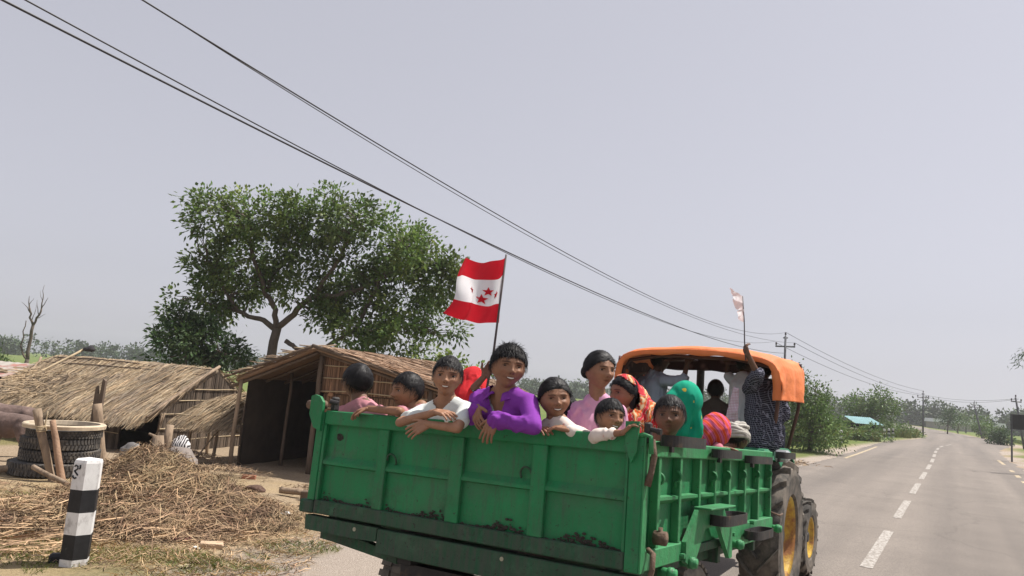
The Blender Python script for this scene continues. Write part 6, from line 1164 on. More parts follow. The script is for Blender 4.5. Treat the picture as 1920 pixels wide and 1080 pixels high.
def person(key, label, skin='mid', hair='short', outfit=None, smile=0.0, seed=0, teeth=False, head_scale=1.0, voxel=.008, stance='stand', palm=None, curl=None, cap=None, base_w=None, group=None, hair_mat=None, thin=1.0):
    rv = np.random.default_rng(900 + seed); HV[:] = list(rv.uniform(-1, 1, 4))
    S_ = PEOPLE[key]; A_ = {k: np.array(v, float) if isinstance(v, tuple) else v for k, v in S_.items()}
    s = A_['hh'] / .21; head = A_['head']; hh = A_['hh'] * head_scale; f = unit(A_['fwd']); up = np.array([0, 0, 1.0]); rt = unit(np.cross(f, up)); ro = R_(A_['roll']); upv = unit(np.cross(rt, f)); rt, upv = rt * math.cos(ro) + upv * math.sin(ro), upv * math.cos(ro) - rt * math.sin(ro)
    HM = np.stack([rt, f, upv], 1); tohead = lambda V: head + (np.asarray(V) * hh) @ HM.T
    nb, sa, sb = A_['nb'], A_['sa'], A_['sb']; ax = unit(sb - sa); half = max(np.linalg.norm(sb - sa) / 2, .115 * s) ; mid = (sa + sb) / 2; sa = mid - ax * half; sb = mid + ax * half; nb = nb * .5 + (mid + up * .045 * s) * .5
    if base_w is None:
        sh_ = np.array([-max(0, mid[0] - 1.99), 0, 0]) if mid[2] < .72 else np.zeros(3)
        if mid[2] < .66: sh_[1] = max(0, .13 - mid[1])
        sa = sa + sh_; sb = sb + sh_; mid = mid + sh_; nb = nb + sh_ * .6
    fwd_b = unit(np.cross(ax, up)); 
    if fwd_b @ f < -.2 and abs(fwd_b @ f) > .3: fwd_b = -fwd_b
    bw = BED if base_w is None else base_w
    hip = np.array([mid[0], mid[1], max(bw + .12, mid[2] - .36 * s)]); inside = base_w is None
    if inside: hip[0] = min(max(hip[0], .26), 1.93); hip[1] = min(max(hip[1], .36), 2.4)
    down = unit(hip - mid)
    base = np.array([hip[0], hip[1], bw]); B = []; 
    def cp(a, r0, c, r1, dst=B): dst.append(capsule(a, r0 * s, c, r1 * s))
    neck_top = head - upv * hh * .30 - f * hh * .10
    cp(nb - up * .02 * s, .049, neck_top, .046)
    for q_ in (sa, sb): cp(nb + up * .030 * s, .040, q_ * .75 + mid * .25 + up * .008 * s, .036)
    for o in (-.055, .055): cp(mid + ax * o * s + down * .06 * s, .070 * thin, hip + ax * o * s, .072 * thin)
    cp(sa + ax * .02 * s, .040, sb - ax * .02 * s, .040); cp(nb - up * .015 * s, .052, mid + down * .07 * s, .072)
    arms = {}
    for n, sh, sg in (('a', sa, -1), ('b', sb, 1)):
        if 'e' + n in A_: e, w, t = A_['e' + n], A_['w' + n], A_['h' + n]
        else:
            e = sh + ax * sg * .04 * s - up * .22 * s; w = e - up * .14 * s + fwd_b * .08 * s; e[2] = max(e[2], bw + .12)
            if inside: e[0] = min(max(e[0], .16), 2.06); w[0] = min(max(w[0], .16), 2.06); e[1] = max(e[1], .2); w[1] = max(w[1], .22)
            w[2] = max(w[2], bw + .08); t = w - up * .08 * s
        arms[n] = (sh, e, w, t); cp(sh, .036 * thin, e, .028 * thin); cp(e, .027 * thin, w, .0195 * thin)
    lf = np.array([0, 1.0, 0]) if inside else fwd_b if stance != 'sit' else unit(np.array([*f[:2], 0]))
    for o in (-.06, .06):
        h0 = hip + ax * o * s; dz = h0[2] - bw
        kn = h0 + lf * (.18 * s if dz < .35 * s else .04 * s) - up * dz * .5; ft = kn - lf * (.16 * s if dz < .35 * s else .05 * s) - up * max(0, (kn[2] - bw - .03))
        if stance == 'sit': kn = h0 + lf * .32 * s + up * .02; ft = kn - up * .36 * s + lf * .02
        cp(h0, .066, kn, .048); cp(kn, .045, ft, .032); cp(ft, .034, ft + lf * .10 * s, .026)
    V0, Q0 = remesh(B, voxel * s, 5); VV = [V0]; QQ = list(Q0); CC = [np.ones((len(V0), 3))]; n = len(V0)
    for nme, (sh, e, w, t) in arms.items():
        pn = (palm or {}).get(nme, (0, 0, -1)); cu = (curl or {}).get(nme, .45); V1, Q1 = hand(w - unit(t - w) * .006, t, pn, s * .98, cu, .10, 1 if nme == 'b' else -1); VV.append(V1); QQ += [[i + n for i in q] for q in Q1]; CC.append(np.ones((len(V1), 3))); n += len(V1)
    d, Qh = head_grid(); Vh, Ch = head_surf(d, smile); VV.append(tohead(Vh)); QQ += [[int(i) + n for i in q] for q in Qh]; CC.append(Ch); n += len(Vh)
    for sx in (-1, 1):
        Me = Matrix.Rotation(R_(18) * sx, 3, 'Z') @ Matrix.Rotation(R_(-10), 3, 'X'); Ve, Fe = ellipsoid((0, 0, 0), (.035, .075, .115), np.array(Me), 14, 10); Ve[:, 0] += np.where(Ve[:, 0] * sx > 0, -.018 * sx * g2(np.hypot(Ve[:, 1], Ve[:, 2]), .05), 0); Ve += np.array((sx * .345, -.04, -.03)); VV.append(tohead(Ve)); QQ += [[i + n for i in q] for q in Fe]; CC.append(np.full((len(Ve), 3), .88)); n += len(Ve)
    V = np.concatenate(VV) - base; me = bpy.data.meshes.new('person'); me.from_pydata(V.tolist(), [], QQ); set_col(me, np.concatenate(CC)); o = link_mesh('person', me, SK[skin], None, True)
    o.matrix_world = TM @ Matrix.Translation(Vector(base)); tag(o, label, 'person', group)
    def child(name, V, Q, m, smooth=True, cols=None):
        me = bpy.data.meshes.new(name); me.from_pydata((np.asarray(V) - base).tolist(), [], [list(map(int, q)) for q in Q]); 
        if cols is not None: set_col(me, cols)
        return link_mesh(name, me, m, o, smooth)
    for sx in (-1, 1):
        q = unit(np.array([[sx * .150 / .345, math.sqrt(max(.01, 1 - (.150 / .345) ** 2)), 0]])); ys = head_surf(q, smile)[0][0, 1]; Ve, Fe = ellipsoid((0, 0, 0), (1, 1, 1), None, 18, 14); cz = Ve[:, 2].copy(); cw = np.where((cz > .56)[:, None], np.array([[.02, .014, .012]]), np.array([[1, 1, 1]])); Ve = np.stack([Ve[:, 0] * .070, Ve[:, 2] * .045, Ve[:, 1] * (.036 - .010 * smile)], 1) + np.array((sx * .150, ys - .030, -.002)); child('eye', tohead(Ve), [q[::-1] for q in Fe], m_eye, True, cw)
    if teeth:
        fm = (d[:, 1] > .3); Pf = Vh[fm]; xx = np.linspace(-.07 - .02 * smile, .07 + .02 * smile, 11); Vt = []
        def sy(x, z): q = (Pf[:, 0] - x) ** 2 + (Pf[:, 2] - z) ** 2; k_ = np.argsort(q)[:6]; return Pf[k_, 1].max()
        for x in xx:
            up_ = smile * 1.3 * x * x - .010 * smile
            for z in (-.256 + up_, -.286 + 2.6 * x * x * .9 + up_): Vt.append((x, sy(x, -.27) + .009, z))
        Qt = [[2 * i, 2 * i + 1, 2 * i + 3, 2 * i + 2] for i in range(10)]; child('teeth', tohead(Vt), Qt, m_teeth)
    if hair:
        Vx, Fx = hair_mesh(hair, seed + 11); child('hair', tohead(Vx), Fx, hair_mat or m_hair, True)
    ctx = dict(s=s, head=head, hh=hh, HM=HM, tohead=tohead, nb=nb, sa=sa, sb=sb, mid=mid, hip=hip, ax=ax, arms=arms, f=f, up=up, child=child, base=base, fwd_b=fwd_b, seed=seed, voxel=voxel, bw=bw, obj=o, down=down, lf=lf, thin=thin)
    for fn in (outfit or []): fn(ctx)
    return o
def wrinkle(V, Q, s, seed, amp=.006, freq=26, aniso=(1, 1, .55)):
    N_ = vnormals(V, Q); w = snoise(V, freq, seed, 1, aniso); g = np.clip(.5 + snoise(V, 14, seed + 5, 1), .15, 1); w2 = 1 - 2.4 * np.abs(snoise(V, 62, seed + 1, 1, aniso)); w3 = snoise(V, 120, seed + 2, 1, (1, 1, .7))
    return V + N_ * (amp * s * np.clip(.5 * w + g * (1.25 * w2 + .35 * w3), -.3, 1.6))[:, None]
def shirt(m, sleeve=.5, loose=.014, length=1.0, seed=0, vneck=None, name='shirt', amp=.006, collar=None):
    """sleeve: 0 none, .5 short, 1 to elbow, 2 to wrist"""
    def fn(c):
        s = c['s']; P = []; lo = loose
        def cp(a, r0, d_, r1): P.append(capsule(a, (r0 + lo) * s, d_, (r1 + lo) * s))
        hip = c['mid'] + (c['hip'] - c['mid']) * length
        th = c['thin']
        for o in (-.055, .055): cp(c['mid'] + c['ax'] * o * s + c['down'] * .06 * s, .070 * th, hip + c['ax'] * o * s, .074 * th)
        lo = loose * .7; cp(c['sa'] + c['ax'] * .02 * s, .040, c['sb'] - c['ax'] * .02 * s, .040); cp(c['nb'] - c['up'] * .03 * s, .048, c['mid'] + c['down'] * .07 * s, .074)
        for q_ in (c['sa'], c['sb']): cp(c['nb'] + c['up'] * .012 * s, .040, q_ * .75 + c['mid'] * .25 + c['up'] * .006 * s, .036)
        lo = loose * .65
        for n, (sh, e, w, t) in c['arms'].items():
            if sleeve <= 1 and sleeve > 0: cp(sh, .037 * th, sh + (e - sh) * sleeve, .036 * th)
            elif sleeve > 1: cp(sh, .037 * th, e, .030 * th); cp(e, .029 * th, e + (w - e) * min(.97, sleeve - 1), .021 * th)
        V, Q = remesh(P, c['voxel'] * s, 4); V = wrinkle(V, Q, s, c['seed'] + seed, amp)
        if vneck:
            depth, width = vneck; fb = c['fwd_b']; q = V - c['nb']; x = q @ c['ax']; z = q[:, 2]; y = q @ fb
            cutm = (y > -.02 * s) & (z > -depth * s) & (np.abs(x) < width * s * np.clip((z + depth * s) / (depth * s), 0, 1.3) + .004) ; Q = [k for k in Q if not any(cutm[i] for i in k)]
            lim = width * s * np.clip((z + depth * s) / (depth * s), 0, 1.3) + .004; nearb = (~cutm) & (y > -.02 * s) & (z > -depth * s * .97) & (np.abs(x) < lim + .011 * s) & (z < .05 * s); V = V + (c['ax'][None] * (np.sign(x) * (lim - np.abs(x)))[:, None]) * nearb[:, None]
        o = c['child'](name, V, Q, m)
        if collar is not None:
            fb = c['fwd_b']; a = np.linspace(-2.55, 2.55, 31); V_ = []
            for t in a:
                dr_ = -fb * math.cos(t) + c['ax'] * math.sin(t); q = (abs(t) / 2.55) ** 2; ctr = c['nb'] + c['up'] * (.030 - .045 * q) * s
                V_ += [ctr + dr_ * .052 * s + c['up'] * .012 * s, ctr + dr_ * (.066 + .004 * q) * s + c['up'] * .008 * s, ctr + dr_ * (.083 + .022 * q) * s - c['up'] * (.018 + .012 * q) * s]
            Q_ = [[3 * k + e_, 3 * k + e_ + 1, 3 * k + e_ + 4, 3 * k + e_ + 3] for k in range(30) for e_ in (0, 1)]; co = c['child']('collar', V_, Q_, collar); md = co.modifiers.new('t', 'SOLIDIFY'); md.thickness = .004
    return fn
def skirt(m, seed=0, name='skirt', r=.11, amp=.008):
    def fn(c):
        s = c['s']; P = [capsule(c['hip'] + c['up'] * .08 * s, r * s, np.array([*c['hip'][:2], c['bw'] + .06]) , r * 1.15 * s)]; V, Q = remesh(P, .012, 4); V = wrinkle(V, Q, s, seed, amp, 22, (1, 1, .15)); c['child'](name, V, Q, m)
    return fn
def trousers(m, sit=False):
    def fn(c):
        s = c['s']; P = []; lf = c['lf']
        for o in (-.06, .06):
            h0 = c['hip'] + c['ax'] * o * s; dz = h0[2] - c['bw']; kn = h0 + lf * (.18 * s if dz < .35 * s else .04 * s) - c['up'] * dz * .5; ft = kn - lf * (.16 * s if dz < .35 * s else .05 * s) - c['up'] * max(0, kn[2] - c['bw'] - .06)
            if sit: kn = h0 + lf * .32 * s + c['up'] * .02; ft = kn - c['up'] * .32 * s + lf * .02
            P.append(capsule(h0 + c['up'] * .05 * s, .088 * s, kn, .064 * s)); P.append(capsule(kn, .062 * s, ft, .05 * s))
        V, Q = remesh(P, .012, 4); V = wrinkle(V, Q, s, 3, .006, 20); c['child']('trousers', V, Q, m)
    return fn
def veil(m, open_z=.36, half=.30, drape=None, seed=0, back=.0, amp=.0065, closed=False, size=1.0, front_y=.10, edge=None):
    """cloth over the head falling on shoulders and back; opening left for the face"""
    def fn(c):
        s = c['s']; hh = c['hh']; P = []; H = c['HM']
        e = ellipsoid((0, 0, 0), (.445 * hh * size, .53 * hh * size, .545 * hh * size), None, 24, 16); P.append((c['head'] + (e[0] + np.array((0, -.03 * hh, .035 * hh))) @ H.T, e[1]))
        f = c['f']; fh = unit(np.array([f[0], f[1], 0])); bk = c['head'] - fh * hh * .22
        P.append(capsule(bk, hh * .42, c['mid'] - fh * .07 * s + c['up'] * .02 * s, .11 * s)); P.append(capsule(c['sa'], .062 * s, c['sb'], .062 * s))
        for o in (-1, 1): P.append(capsule(bk + c['ax'] * o * .05 * s, hh * .33, c['mid'] + c['ax'] * o * .10 * s, .075 * s))
        for o in (-.06, .06): P.append(capsule(c['mid'] + c['ax'] * o * s, .092 * s, c['mid'] * .3 + c['hip'] * .7 + c['ax'] * o * s, .10 * s))
        for p0, r0, p1, r1 in (drape or []): P.append(capsule(np.array(p0), r0, np.array(p1), r1))
        V, Q = remesh(P, c['voxel'] * s, 5); V = wrinkle(V, Q, s, c['seed'] + seed, amp, 24, (1, 1, .45))
        q = (V - c['head']) @ H / hh
        if not closed:
            zz = q[:, 2]; hw = half * np.sqrt(np.clip(1 - ((zz + .1) / (open_z + .1)) ** 2 * (zz > -.1), 0, 1)); cut = (q[:, 1] > front_y) & (zz < open_z) & (zz > -.62) & (np.abs(q[:, 0]) < hw); Q = [k for k in Q if not any(cut[i] for i in k)]
        o = c['child']('veil', V, Q, m); md = o.modifiers.new('t', 'SOLIDIFY'); md.thickness = .003
    return fn
def scrunchie(m, at_=(0, -.50, .02), r=.10):
    def fn(c):
        b = []; a = np.linspace(0, 2 * np.pi, 18); pts = np.array(at_) + np.stack([r * np.cos(a), np.zeros(18), r * 1.1 * np.sin(a)], 1); V, F_ = tube_arrays(pts, .045, 7); V = V + .015 * snoise(V, 30, 3)[:, None]; c['child']('scrunchie', c['tohead'](V), F_, m)
    return fn
def turban(m, seed=0):
    def fn(c):
        V = []; F_ = []; n = 0; 
        for k in range(9):
            a = np.linspace(0, 2 * np.pi, 34); el = R_(-12 + 10.5 * k); tl_ = .16 * math.sin(k * 2.1); pts = np.stack([.40 * math.cos(el) * np.cos(a), .47 * math.cos(el) * np.sin(a) - .02, .10 + .44 * math.sin(el) + tl_ * np.sin(a + k) * .5 + .05 * np.cos(a * 2 + k)], 1); v, f = tube_arrays(pts, .075, 8); V.append(v); F_ += [[i + n for i in q] for q in f]; n += len(v)
        v, f = ellipsoid((0, -.02, .14), (.42, .50, .44)); V.append(v); F_ += [[i + n for i in q] for q in f]; V = np.concatenate(V); V += .012 * snoise(V, 18, seed)[:, None]; c['child']('turban', c['tohead'](V), F_, m)
    return fn
def cap_hat(m):
    def fn(c):
        d, Q = head_grid(48, 40); P, _ = head_surf(d, 0, 0); k = P[:, 2] > .16; V = P + unit(P) * .055; Fs = [q for q in Q if all(k[i] for i in q)]; o = c['child']('cap', c['tohead'](V), Fs, m); a = np.linspace(-1.0, 1.0, 14); br = np.array([(math.sin(t) * .36, math.cos(t) * .44, .18) for t in a] + [(math.sin(t) * .40, math.cos(t) * .66 + .05, .13) for t in a]); c['child']('cap_peak', c['tohead'](br), [[i, i + 1, i + 15, i + 14] for i in range(13)], m)
    return fn
# patterned cloths
def tex_mat(name, builder):
    m, N, L, b = node_mat('cloth_' + name); tc = N.new('ShaderNodeTexCoord'); out = builder(N, L, tc.outputs['Object']); L.new(out, b.inputs['Base Color']); b.inputs['Roughness'].default_value = .85; b.inputs['Specular IOR Level'].default_value = .15; return m
def nramp(N, L, src, stops, const=False):
    r = N.new('ShaderNodeValToRGB'); r.color_ramp.interpolation = 'CONSTANT' if const else 'LINEAR'; e = r.color_ramp.elements; e[0].position = stops[0][0]; e[0].color = (*stops[0][1], 1); e[1].position = stops[-1][0]; e[1].color = (*stops[-1][1], 1)
    for p, c in stops[1:-1]: q = e.new(p); q.color = (*c, 1)
    L.new(src, r.inputs[0]); return r.outputs[0]
def _polka(N, L, v):
    t = N.new('ShaderNodeTexVoronoi'); t.inputs['Scale'].default_value = 42; t.inputs['Randomness'].default_value = .15; L.new(v, t.inputs['Vector']); return nramp(N, L, t.outputs['Distance'], [(.0, (.7, .68, .7)), (.30, (.7, .68, .7)), (.36, (.018, .016, .035))])
def _sari(N, L, v):
    w = N.new('ShaderNodeTexWave'); w.inputs['Scale'].default_value = 5.5; w.inputs['Distortion'].default_value = 9; w.inputs['Detail'].default_value = 3; w.inputs['Detail Scale'].default_value = 1.6; L.new(v, w.inputs['Vector'])
    return nramp(N, L, w.outputs['Color'], [(.0, (.45, .03, .04)), (.28, (.50, .035, .05)), (.36, (.62, .52, .45)), (.44, (.50, .03, .05)), (.58, (.06, .20, .08)), (.66, (.62, .10, .03)), (.85, (.62, .12, .03)), (1, (.6, .5, .3))])
def _green(N, L, v):
    t = N.new('ShaderNodeTexVoronoi'); t.inputs['Scale'].default_value = 9; L.new(v, t.inputs['Vector']); n = N.new('ShaderNodeTexNoise'); n.inputs['Scale'].default_value = 30; n.inputs['Detail'].default_value = 2; L.new(v, n.inputs['Vector']); a = N.new('ShaderNodeMath'); a.operation = 'MULTIPLY_ADD'; L.new(n.outputs[0], a.inputs[0]); a.inputs[1].default_value = .55; L.new(t.outputs['Distance'], a.inputs[2])
    return nramp(N, L, a.outputs[0], [(.0, (.55, .42, .04)), (.355, (.5, .40, .05)), (.375, (.004, .23, .145)), (1, (.006, .30, .18))])
def _rain(N, L, v):
    w = N.new('ShaderNodeTexWave'); w.inputs['Scale'].default_value = 7; w.inputs['Distortion'].default_value = 2.5; w.bands_direction = 'DIAGONAL'; L.new(v, w.inputs['Vector']); return nramp(N, L, w.outputs['Color'], [(0, (.55, .05, .02)), (.3, (.60, .10, .02)), (.45, (.55, .10, .28)), (.6, (.35, .02, .04)), (.8, (.58, .08, .05)), (1, (.5, .1, .3))])
def _plaid(N, L, v):
    mp = N.new('ShaderNodeMapping'); mp.inputs['Rotation'].default_value = (.2, .1, .75); L.new(v, mp.inputs['Vector']); o = []
    for ax_ in ('X', 'Z'):
        w = N.new('ShaderNodeTexWave'); w.bands_direction = ax_; w.inputs['Scale'].default_value = 19.0; w.inputs['Distortion'].default_value = .5; L.new(mp.outputs[0], w.inputs['Vector']); r = N.new('ShaderNodeMapRange'); r.inputs[1].default_value = .80; r.inputs[2].default_value = .95; L.new(w.outputs['Color'], r.inputs[0]); o.append(r.outputs[0])
    a = N.new('ShaderNodeMath'); a.operation = 'ADD'; L.new(o[0], a.inputs[0]); L.new(o[1], a.inputs[1]); return nramp(N, L, a.outputs[0], [(0, (.012, .012, .022)), (.5, (.06, .06, .09)), (1, (.22, .22, .28))])
def _cream(N, L, v):
    t = N.new('ShaderNodeTexVoronoi'); t.inputs['Scale'].default_value = 26; L.new(v, t.inputs['Vector']); n = N.new('ShaderNodeTexNoise'); n.inputs['Scale'].default_value = 40; L.new(v, n.inputs['Vector']); a = N.new('ShaderNodeMath'); a.operation = 'MULTIPLY_ADD'; L.new(n.outputs[0], a.inputs[0]); a.inputs[1].default_value = .6; L.new(t.outputs['Distance'], a.inputs[2]); return nramp(N, L, a.outputs[0], [(.0, (.48, .14, .13)), (.42, (.58, .30, .27)), (.5, (.66, .56, .50)), (1, (.70, .62, .56))])
def _gam(N, L, v):
    o = []
    for ax_ in ('X', 'Z'):
        w = N.new('ShaderNodeTexWave'); w.bands_direction = ax_; w.inputs['Scale'].default_value = 22; L.new(v, w.inputs['Vector']); o.append(w.outputs['Color'])
    a = N.new('ShaderNodeMath'); a.operation = 'MULTIPLY'; L.new(o[0], a.inputs[0]); L.new(o[1], a.inputs[1]); return nramp(N, L, a.outputs[0], [(0, (.42, .22, .27)), (.3, (.60, .52, .58)), (1, (.68, .66, .70))])
m_polka, m_sari, m_green, m_rain, m_plaid, m_cream, m_gam = [tex_mat(n, f) for n, f in (('polka', _polka), ('sari_red', _sari), ('sari_green', _green), ('scarf_stripes', _rain), ('plaid', _plaid), ('cream_print', _cream), ('gamcha', _gam))]
m_pinkd, m_purp, m_wht, m_pink = fabric('dusty_pink', (.50, .22, .25)), fabric('purple', (.22, .045, .33)), fabric('white_tee', (.66, .69, .66), c2=(.42, .52, .52), c2_th=(.6, .7)), fabric('pink', (.62, .32, .46))
m_redv, m_yell, m_blu, m_brn, m_grey, m_wsh, m_drk, m_rose = fabric('red', (.48, .02, .025)), fabric('yellow', (.62, .46, .06)), fabric('blue_grey', (.24, .275, .34)), fabric('brown', (.085, .07, .06)), fabric('grey_white', (.42, .40, .36), .3, c2=(.12, .10, .09), c2_th=(.55, .62)), fabric('white_shirt', (.55, .57, .62)), fabric('navy', (.018, .02, .035)), fabric('rose', (.50, .17, .22))
exec_people = True
KG = 'children and women riding in the trailer'; TG = 'men riding on the tractor'
person('p1', 'boy in a dusty pink shirt with his back turned, at the tailgate left end', 'dark', 'short', [shirt(m_pinkd, .8, .016), trousers(m_drk)], seed=1, group=KG)
person('p2', 'boy in profile facing left, forearm lying along the tailgate', 'mid', 'short', [shirt(m_pinkd, .5, .014), trousers(m_drk)], .5, 2, group=KG, palm={'a': (.1, .3, -1)}, curl={'a': .75})
person('p3', 'boy in a pale white T-shirt with arms crossed over the tailgate', 'tan', 'short', [shirt(m_wht, .62, .016, vneck=(.05, .055)), trousers(m_drk)], .25, 3, True, group=KG, palm={'a': (0, .3, -1), 'b': (0, 1, -.2)}, curl={'a': .35, 'b': .3})
person('p4', 'person in a red headscarf and polka-dot blouse holding up the striped flag', 'dark', None, [shirt(m_polka, .7, .015), veil(m_redv, seed=4, closed=True, amp=.005, size=1.08), skirt(m_redv)], 0, 4, group=KG, palm={'b': (.6, -.6, 0)}, curl={'b': 1.1})
person('p5', 'smiling boy in a purple open-necked shirt leaning on the tailgate', 'mid', 'spiky', [shirt(m_purp, 1.95, .022, vneck=(.19, .058), amp=.009, collar=m_purp), shirt(m_wht, .0, .001, name='undershirt', vneck=(.15, .075), amp=.002), trousers(m_drk)], .7, 5, True, group=KG, palm={'a': (.4, .6, -.2), 'b': (0, 1, 0)}, curl={'a': .45, 'b': .35})
person('p6', 'grinning girl in a cream printed dress with both hands on the tailgate', 'mid', 'tied', [shirt(m_cream, 1.9, .015), skirt(m_cream)], .95, 6, True, group=KG, palm={'a': (0, .3, -1), 'b': (0, .2, -1)}, curl={'a': .4, 'b': .5})
person('p7', 'small child in a yellow top, mostly hidden behind the girl in cream', 'mid', 'short', [shirt(m_yell, .6, .016), skirt(m_redv)], 0, 7, group=KG)
person('p8', 'girl in a pink tunic with a bun, looking right above the others', 'mid', 'bun', [shirt(m_pink, 1.6, .018), skirt(m_pink, r=.13), scrunchie(fabric('scrunchie', (.62, .52, .55)))], .15, 8, group=KG)
person('p9', 'woman in a red and orange patterned veil facing left', 'mid', 'long', [veil(m_sari, .50, .52, seed=9, front_y=-.20), shirt(m_sari, .8, .02), skirt(m_sari, r=.14)], 0, 9, group=KG)
person('p10', 'grinning child peering over the right end of the tailgate', 'mid', 'fringe', [shirt(m_cream, 1.6, .014), skirt(m_redv)], .95, 10, True, group=KG, palm={'a': (.3, .3, -1)}, curl={'a': .6})
person('p11', 'boy staring at the camera over the right side of the trailer', 'dark', 'short', [shirt(fabric('orange', (.60, .12, .02)), .3, .012), trousers(m_drk)], -.15, 11, group=KG)
person('p12', 'woman in a bright green veil with yellow flowers, facing away', 'mid', None, [veil(m_green, seed=12, closed=True, size=1.12), skirt(m_green, r=.14)], 0, 12, group=KG)
person('p13', 'child in a rose shirt and striped red and pink headscarf gripping the side', 'mid', None, [shirt(m_rose, 1.2, .018), veil(m_rain, seed=13, closed=True, size=1.1), skirt(m_rose)], 0, 13, group=KG, palm={'b': (.3, 0, -1)}, curl={'b': .6})
person('p14', 'person in a grey-white turban sitting at the front of the trailer', 'dark', 'short', [turban(m_grey, 14), shirt(m_drk, 1.5, .02), trousers(m_drk)], 0, 14, group=KG)
person('p15', 'man in a blue-grey shirt standing at the canopy left, one arm up', 'deep', 'short', [shirt(m_blu, 1.2, .03, amp=.012), trousers(m_drk)], 0, 15, group=TG, base_w=-.22, palm={'b': (0, 1, 0)}, curl={'b': .9}, thin=1.15)
person('p16', 'driver in a brown shirt seen from behind under the canopy', 'deep', 'short', [shirt(m_brn, .9, .025), trousers(m_drk, True)], 0, 16, group=TG, base_w=.05, stance='sit', thin=1.15)
person('p17', 'man in a pale shirt gripping the canopy frame behind the plaid shirt', 'deep', 'short', [shirt(m_wsh, .8, .022), trousers(m_drk)], 0, 17, group=TG, base_w=-.1, palm={'a': (0, 1, 0)}, curl={'a': .9})
person('p18', 'man in a dark plaid shirt and cap on the fender, raising the white flag', 'dark', 'short', [shirt(m_plaid, 1.0, .03, length=1.25, amp=.010), cap_hat(m_drk), trousers(m_drk, True)], 0, 18, group=TG, base_w=.35, stance='sit', palm={'a': (.5, .5, 0)}, curl={'a': 1.1}, thin=1.2)

# ---------------------------------------------------------------- flags
def lmat(): return TM.copy()
fo = empty('party_flag', matrix=TM @ Matrix.Translation((.958, .5, 1.0))); tag(fo, 'red, white and red flag with four red stars on a dark stick', 'flag'); FO = np.array((.958, .5, 1.0))
b = MB(); b.tube(np.array([(.925, .5, .80), (.958, .5, 1.045), (.972, .5, 1.35), (.99, .5, 1.725)]) - FO, [.008, .008, .007, .006], 8); b.build('stick', mat('stick_dark', (.07, .055, .055), .6), fo, True)
tr, tl, bl_, br_ = np.array((.99, .5, 1.716)), np.array((.617, .5, 1.717)), np.array((.54, .5, 1.332)), np.array((.966, .5, 1.279))
def fpt(u, v):
    """u 0 at the stick to 1 at the fly, v 0 top to 1 bottom"""
    u = np.asarray(u, float); v = np.asarray(v, float)
    p = ((tr * (1 - u[..., None]) + tl * u[..., None]) * (1 - v[..., None]) + (br_ * (1 - u[..., None]) + bl_ * u[..., None]) * v[..., None])
    z = -.034 * np.sin(u * 3.6) * (1 - .2 * v) + .012 * np.sin(u * 9 + v * 3) * u; y = .045 * np.sin(u * 7.5 + v * 2.2) * (.25 + u) + .018 * np.sin(u * 15 - v * 4)
    x = .045 * np.sin(v * 3.14) * u * (1 - u) * 2 + .035 * u * np.sin(v * 6.0) * -1
    return p + np.stack([x, y, z], -1)
m_fred = mat('flag_red', (.62, .015, .03), .8, .1, 8, trans=.3); m_fwht = mat('flag_white', (.80, .79, .82), .8, .03, 8, trans=.5)
for nm, v0, v1, m in (('red_stripe', 0, .30, m_fred), ('white_stripe', .30, .72, m_fwht), ('red_stripe', .72, 1.0, m_fred)):
    u, v = np.meshgrid(np.linspace(0, 1, 44), np.linspace(v0, v1, 16)); P = fpt(u, v).reshape(-1, 3) - FO; ii = np.arange(len(P)).reshape(16, 44); Q = np.stack([ii[:-1, :-1], ii[:-1, 1:], ii[1:, 1:], ii[1:, :-1]], -1).reshape(-1, 4); link_mesh(nm, mesh_arrays(nm, P, Q, None, True), m, fo)
for (su, sv, r) in ((.30, .49, .032), (.38, .62, .036), (.61, .50, .028), (.14, .56, .028)):
    u = [0.0]; v = [0.0]; 
    for k in range(10): a = k * math.pi / 5; rr = r if k % 2 == 0 else r * .42; u.append(rr * math.sin(a) / .40); v.append(-rr * math.cos(a) / .42)
    for sg in (-1, 1):
        P = fpt(su + np.array(u), sv + np.array(v)) + np.array((0, sg * .0035, 0)) - FO; Fs = [[0, 1 + k, 1 + (k + 1) % 10] for k in range(10)]; me = bpy.data.meshes.new('star'); me.from_pydata(P.tolist(), [], Fs); link_mesh('star', me, m_fred, fo)
wo = np.array((1.81, 3.3, 1.5)); f2 = empty('white_flag', matrix=TM @ Matrix.Translation(wo)); tag(f2, 'small crumpled white flag on a thin stick above the canopy', 'flag')
b = MB(); b.tube(np.array([(1.822, 3.3, 1.40), (1.807, 3.3, 1.573), (1.800, 3.3, 1.76), (1.780, 3.3, 1.99)]) - wo, [.007, .006, .005, .004], 6); b.build('stick', mat('stick_grey', (.10, .085, .09), .6), f2, True)
def cloth_q(c4, amp, seed, m, name, parent, off, n=16):
    c4 = [np.array(q, float) for q in c4]; u, v = np.meshgrid(np.linspace(0, 1, n), np.linspace(0, 1, n)); P = (c4[0] * (1 - u)[..., None] + c4[1] * u[..., None]) * (1 - v)[..., None] + (c4[3] * (1 - u)[..., None] + c4[2] * u[..., None]) * v[..., None]; P = P.reshape(-1, 3); w = u.ravel(); P[:, 1] += amp * snoise(P, 28, seed) * (.2 + w); P[:, 2] += amp * .7 * snoise(P, 22, seed + 1) * w; ii = np.arange(n * n).reshape(n, n); Q = np.stack([ii[:-1, :-1], ii[:-1, 1:], ii[1:, 1:], ii[1:, :-1]], -1).reshape(-1, 4); return link_mesh(name, mesh_arrays(name, P - off, Q, None, True), m, parent)
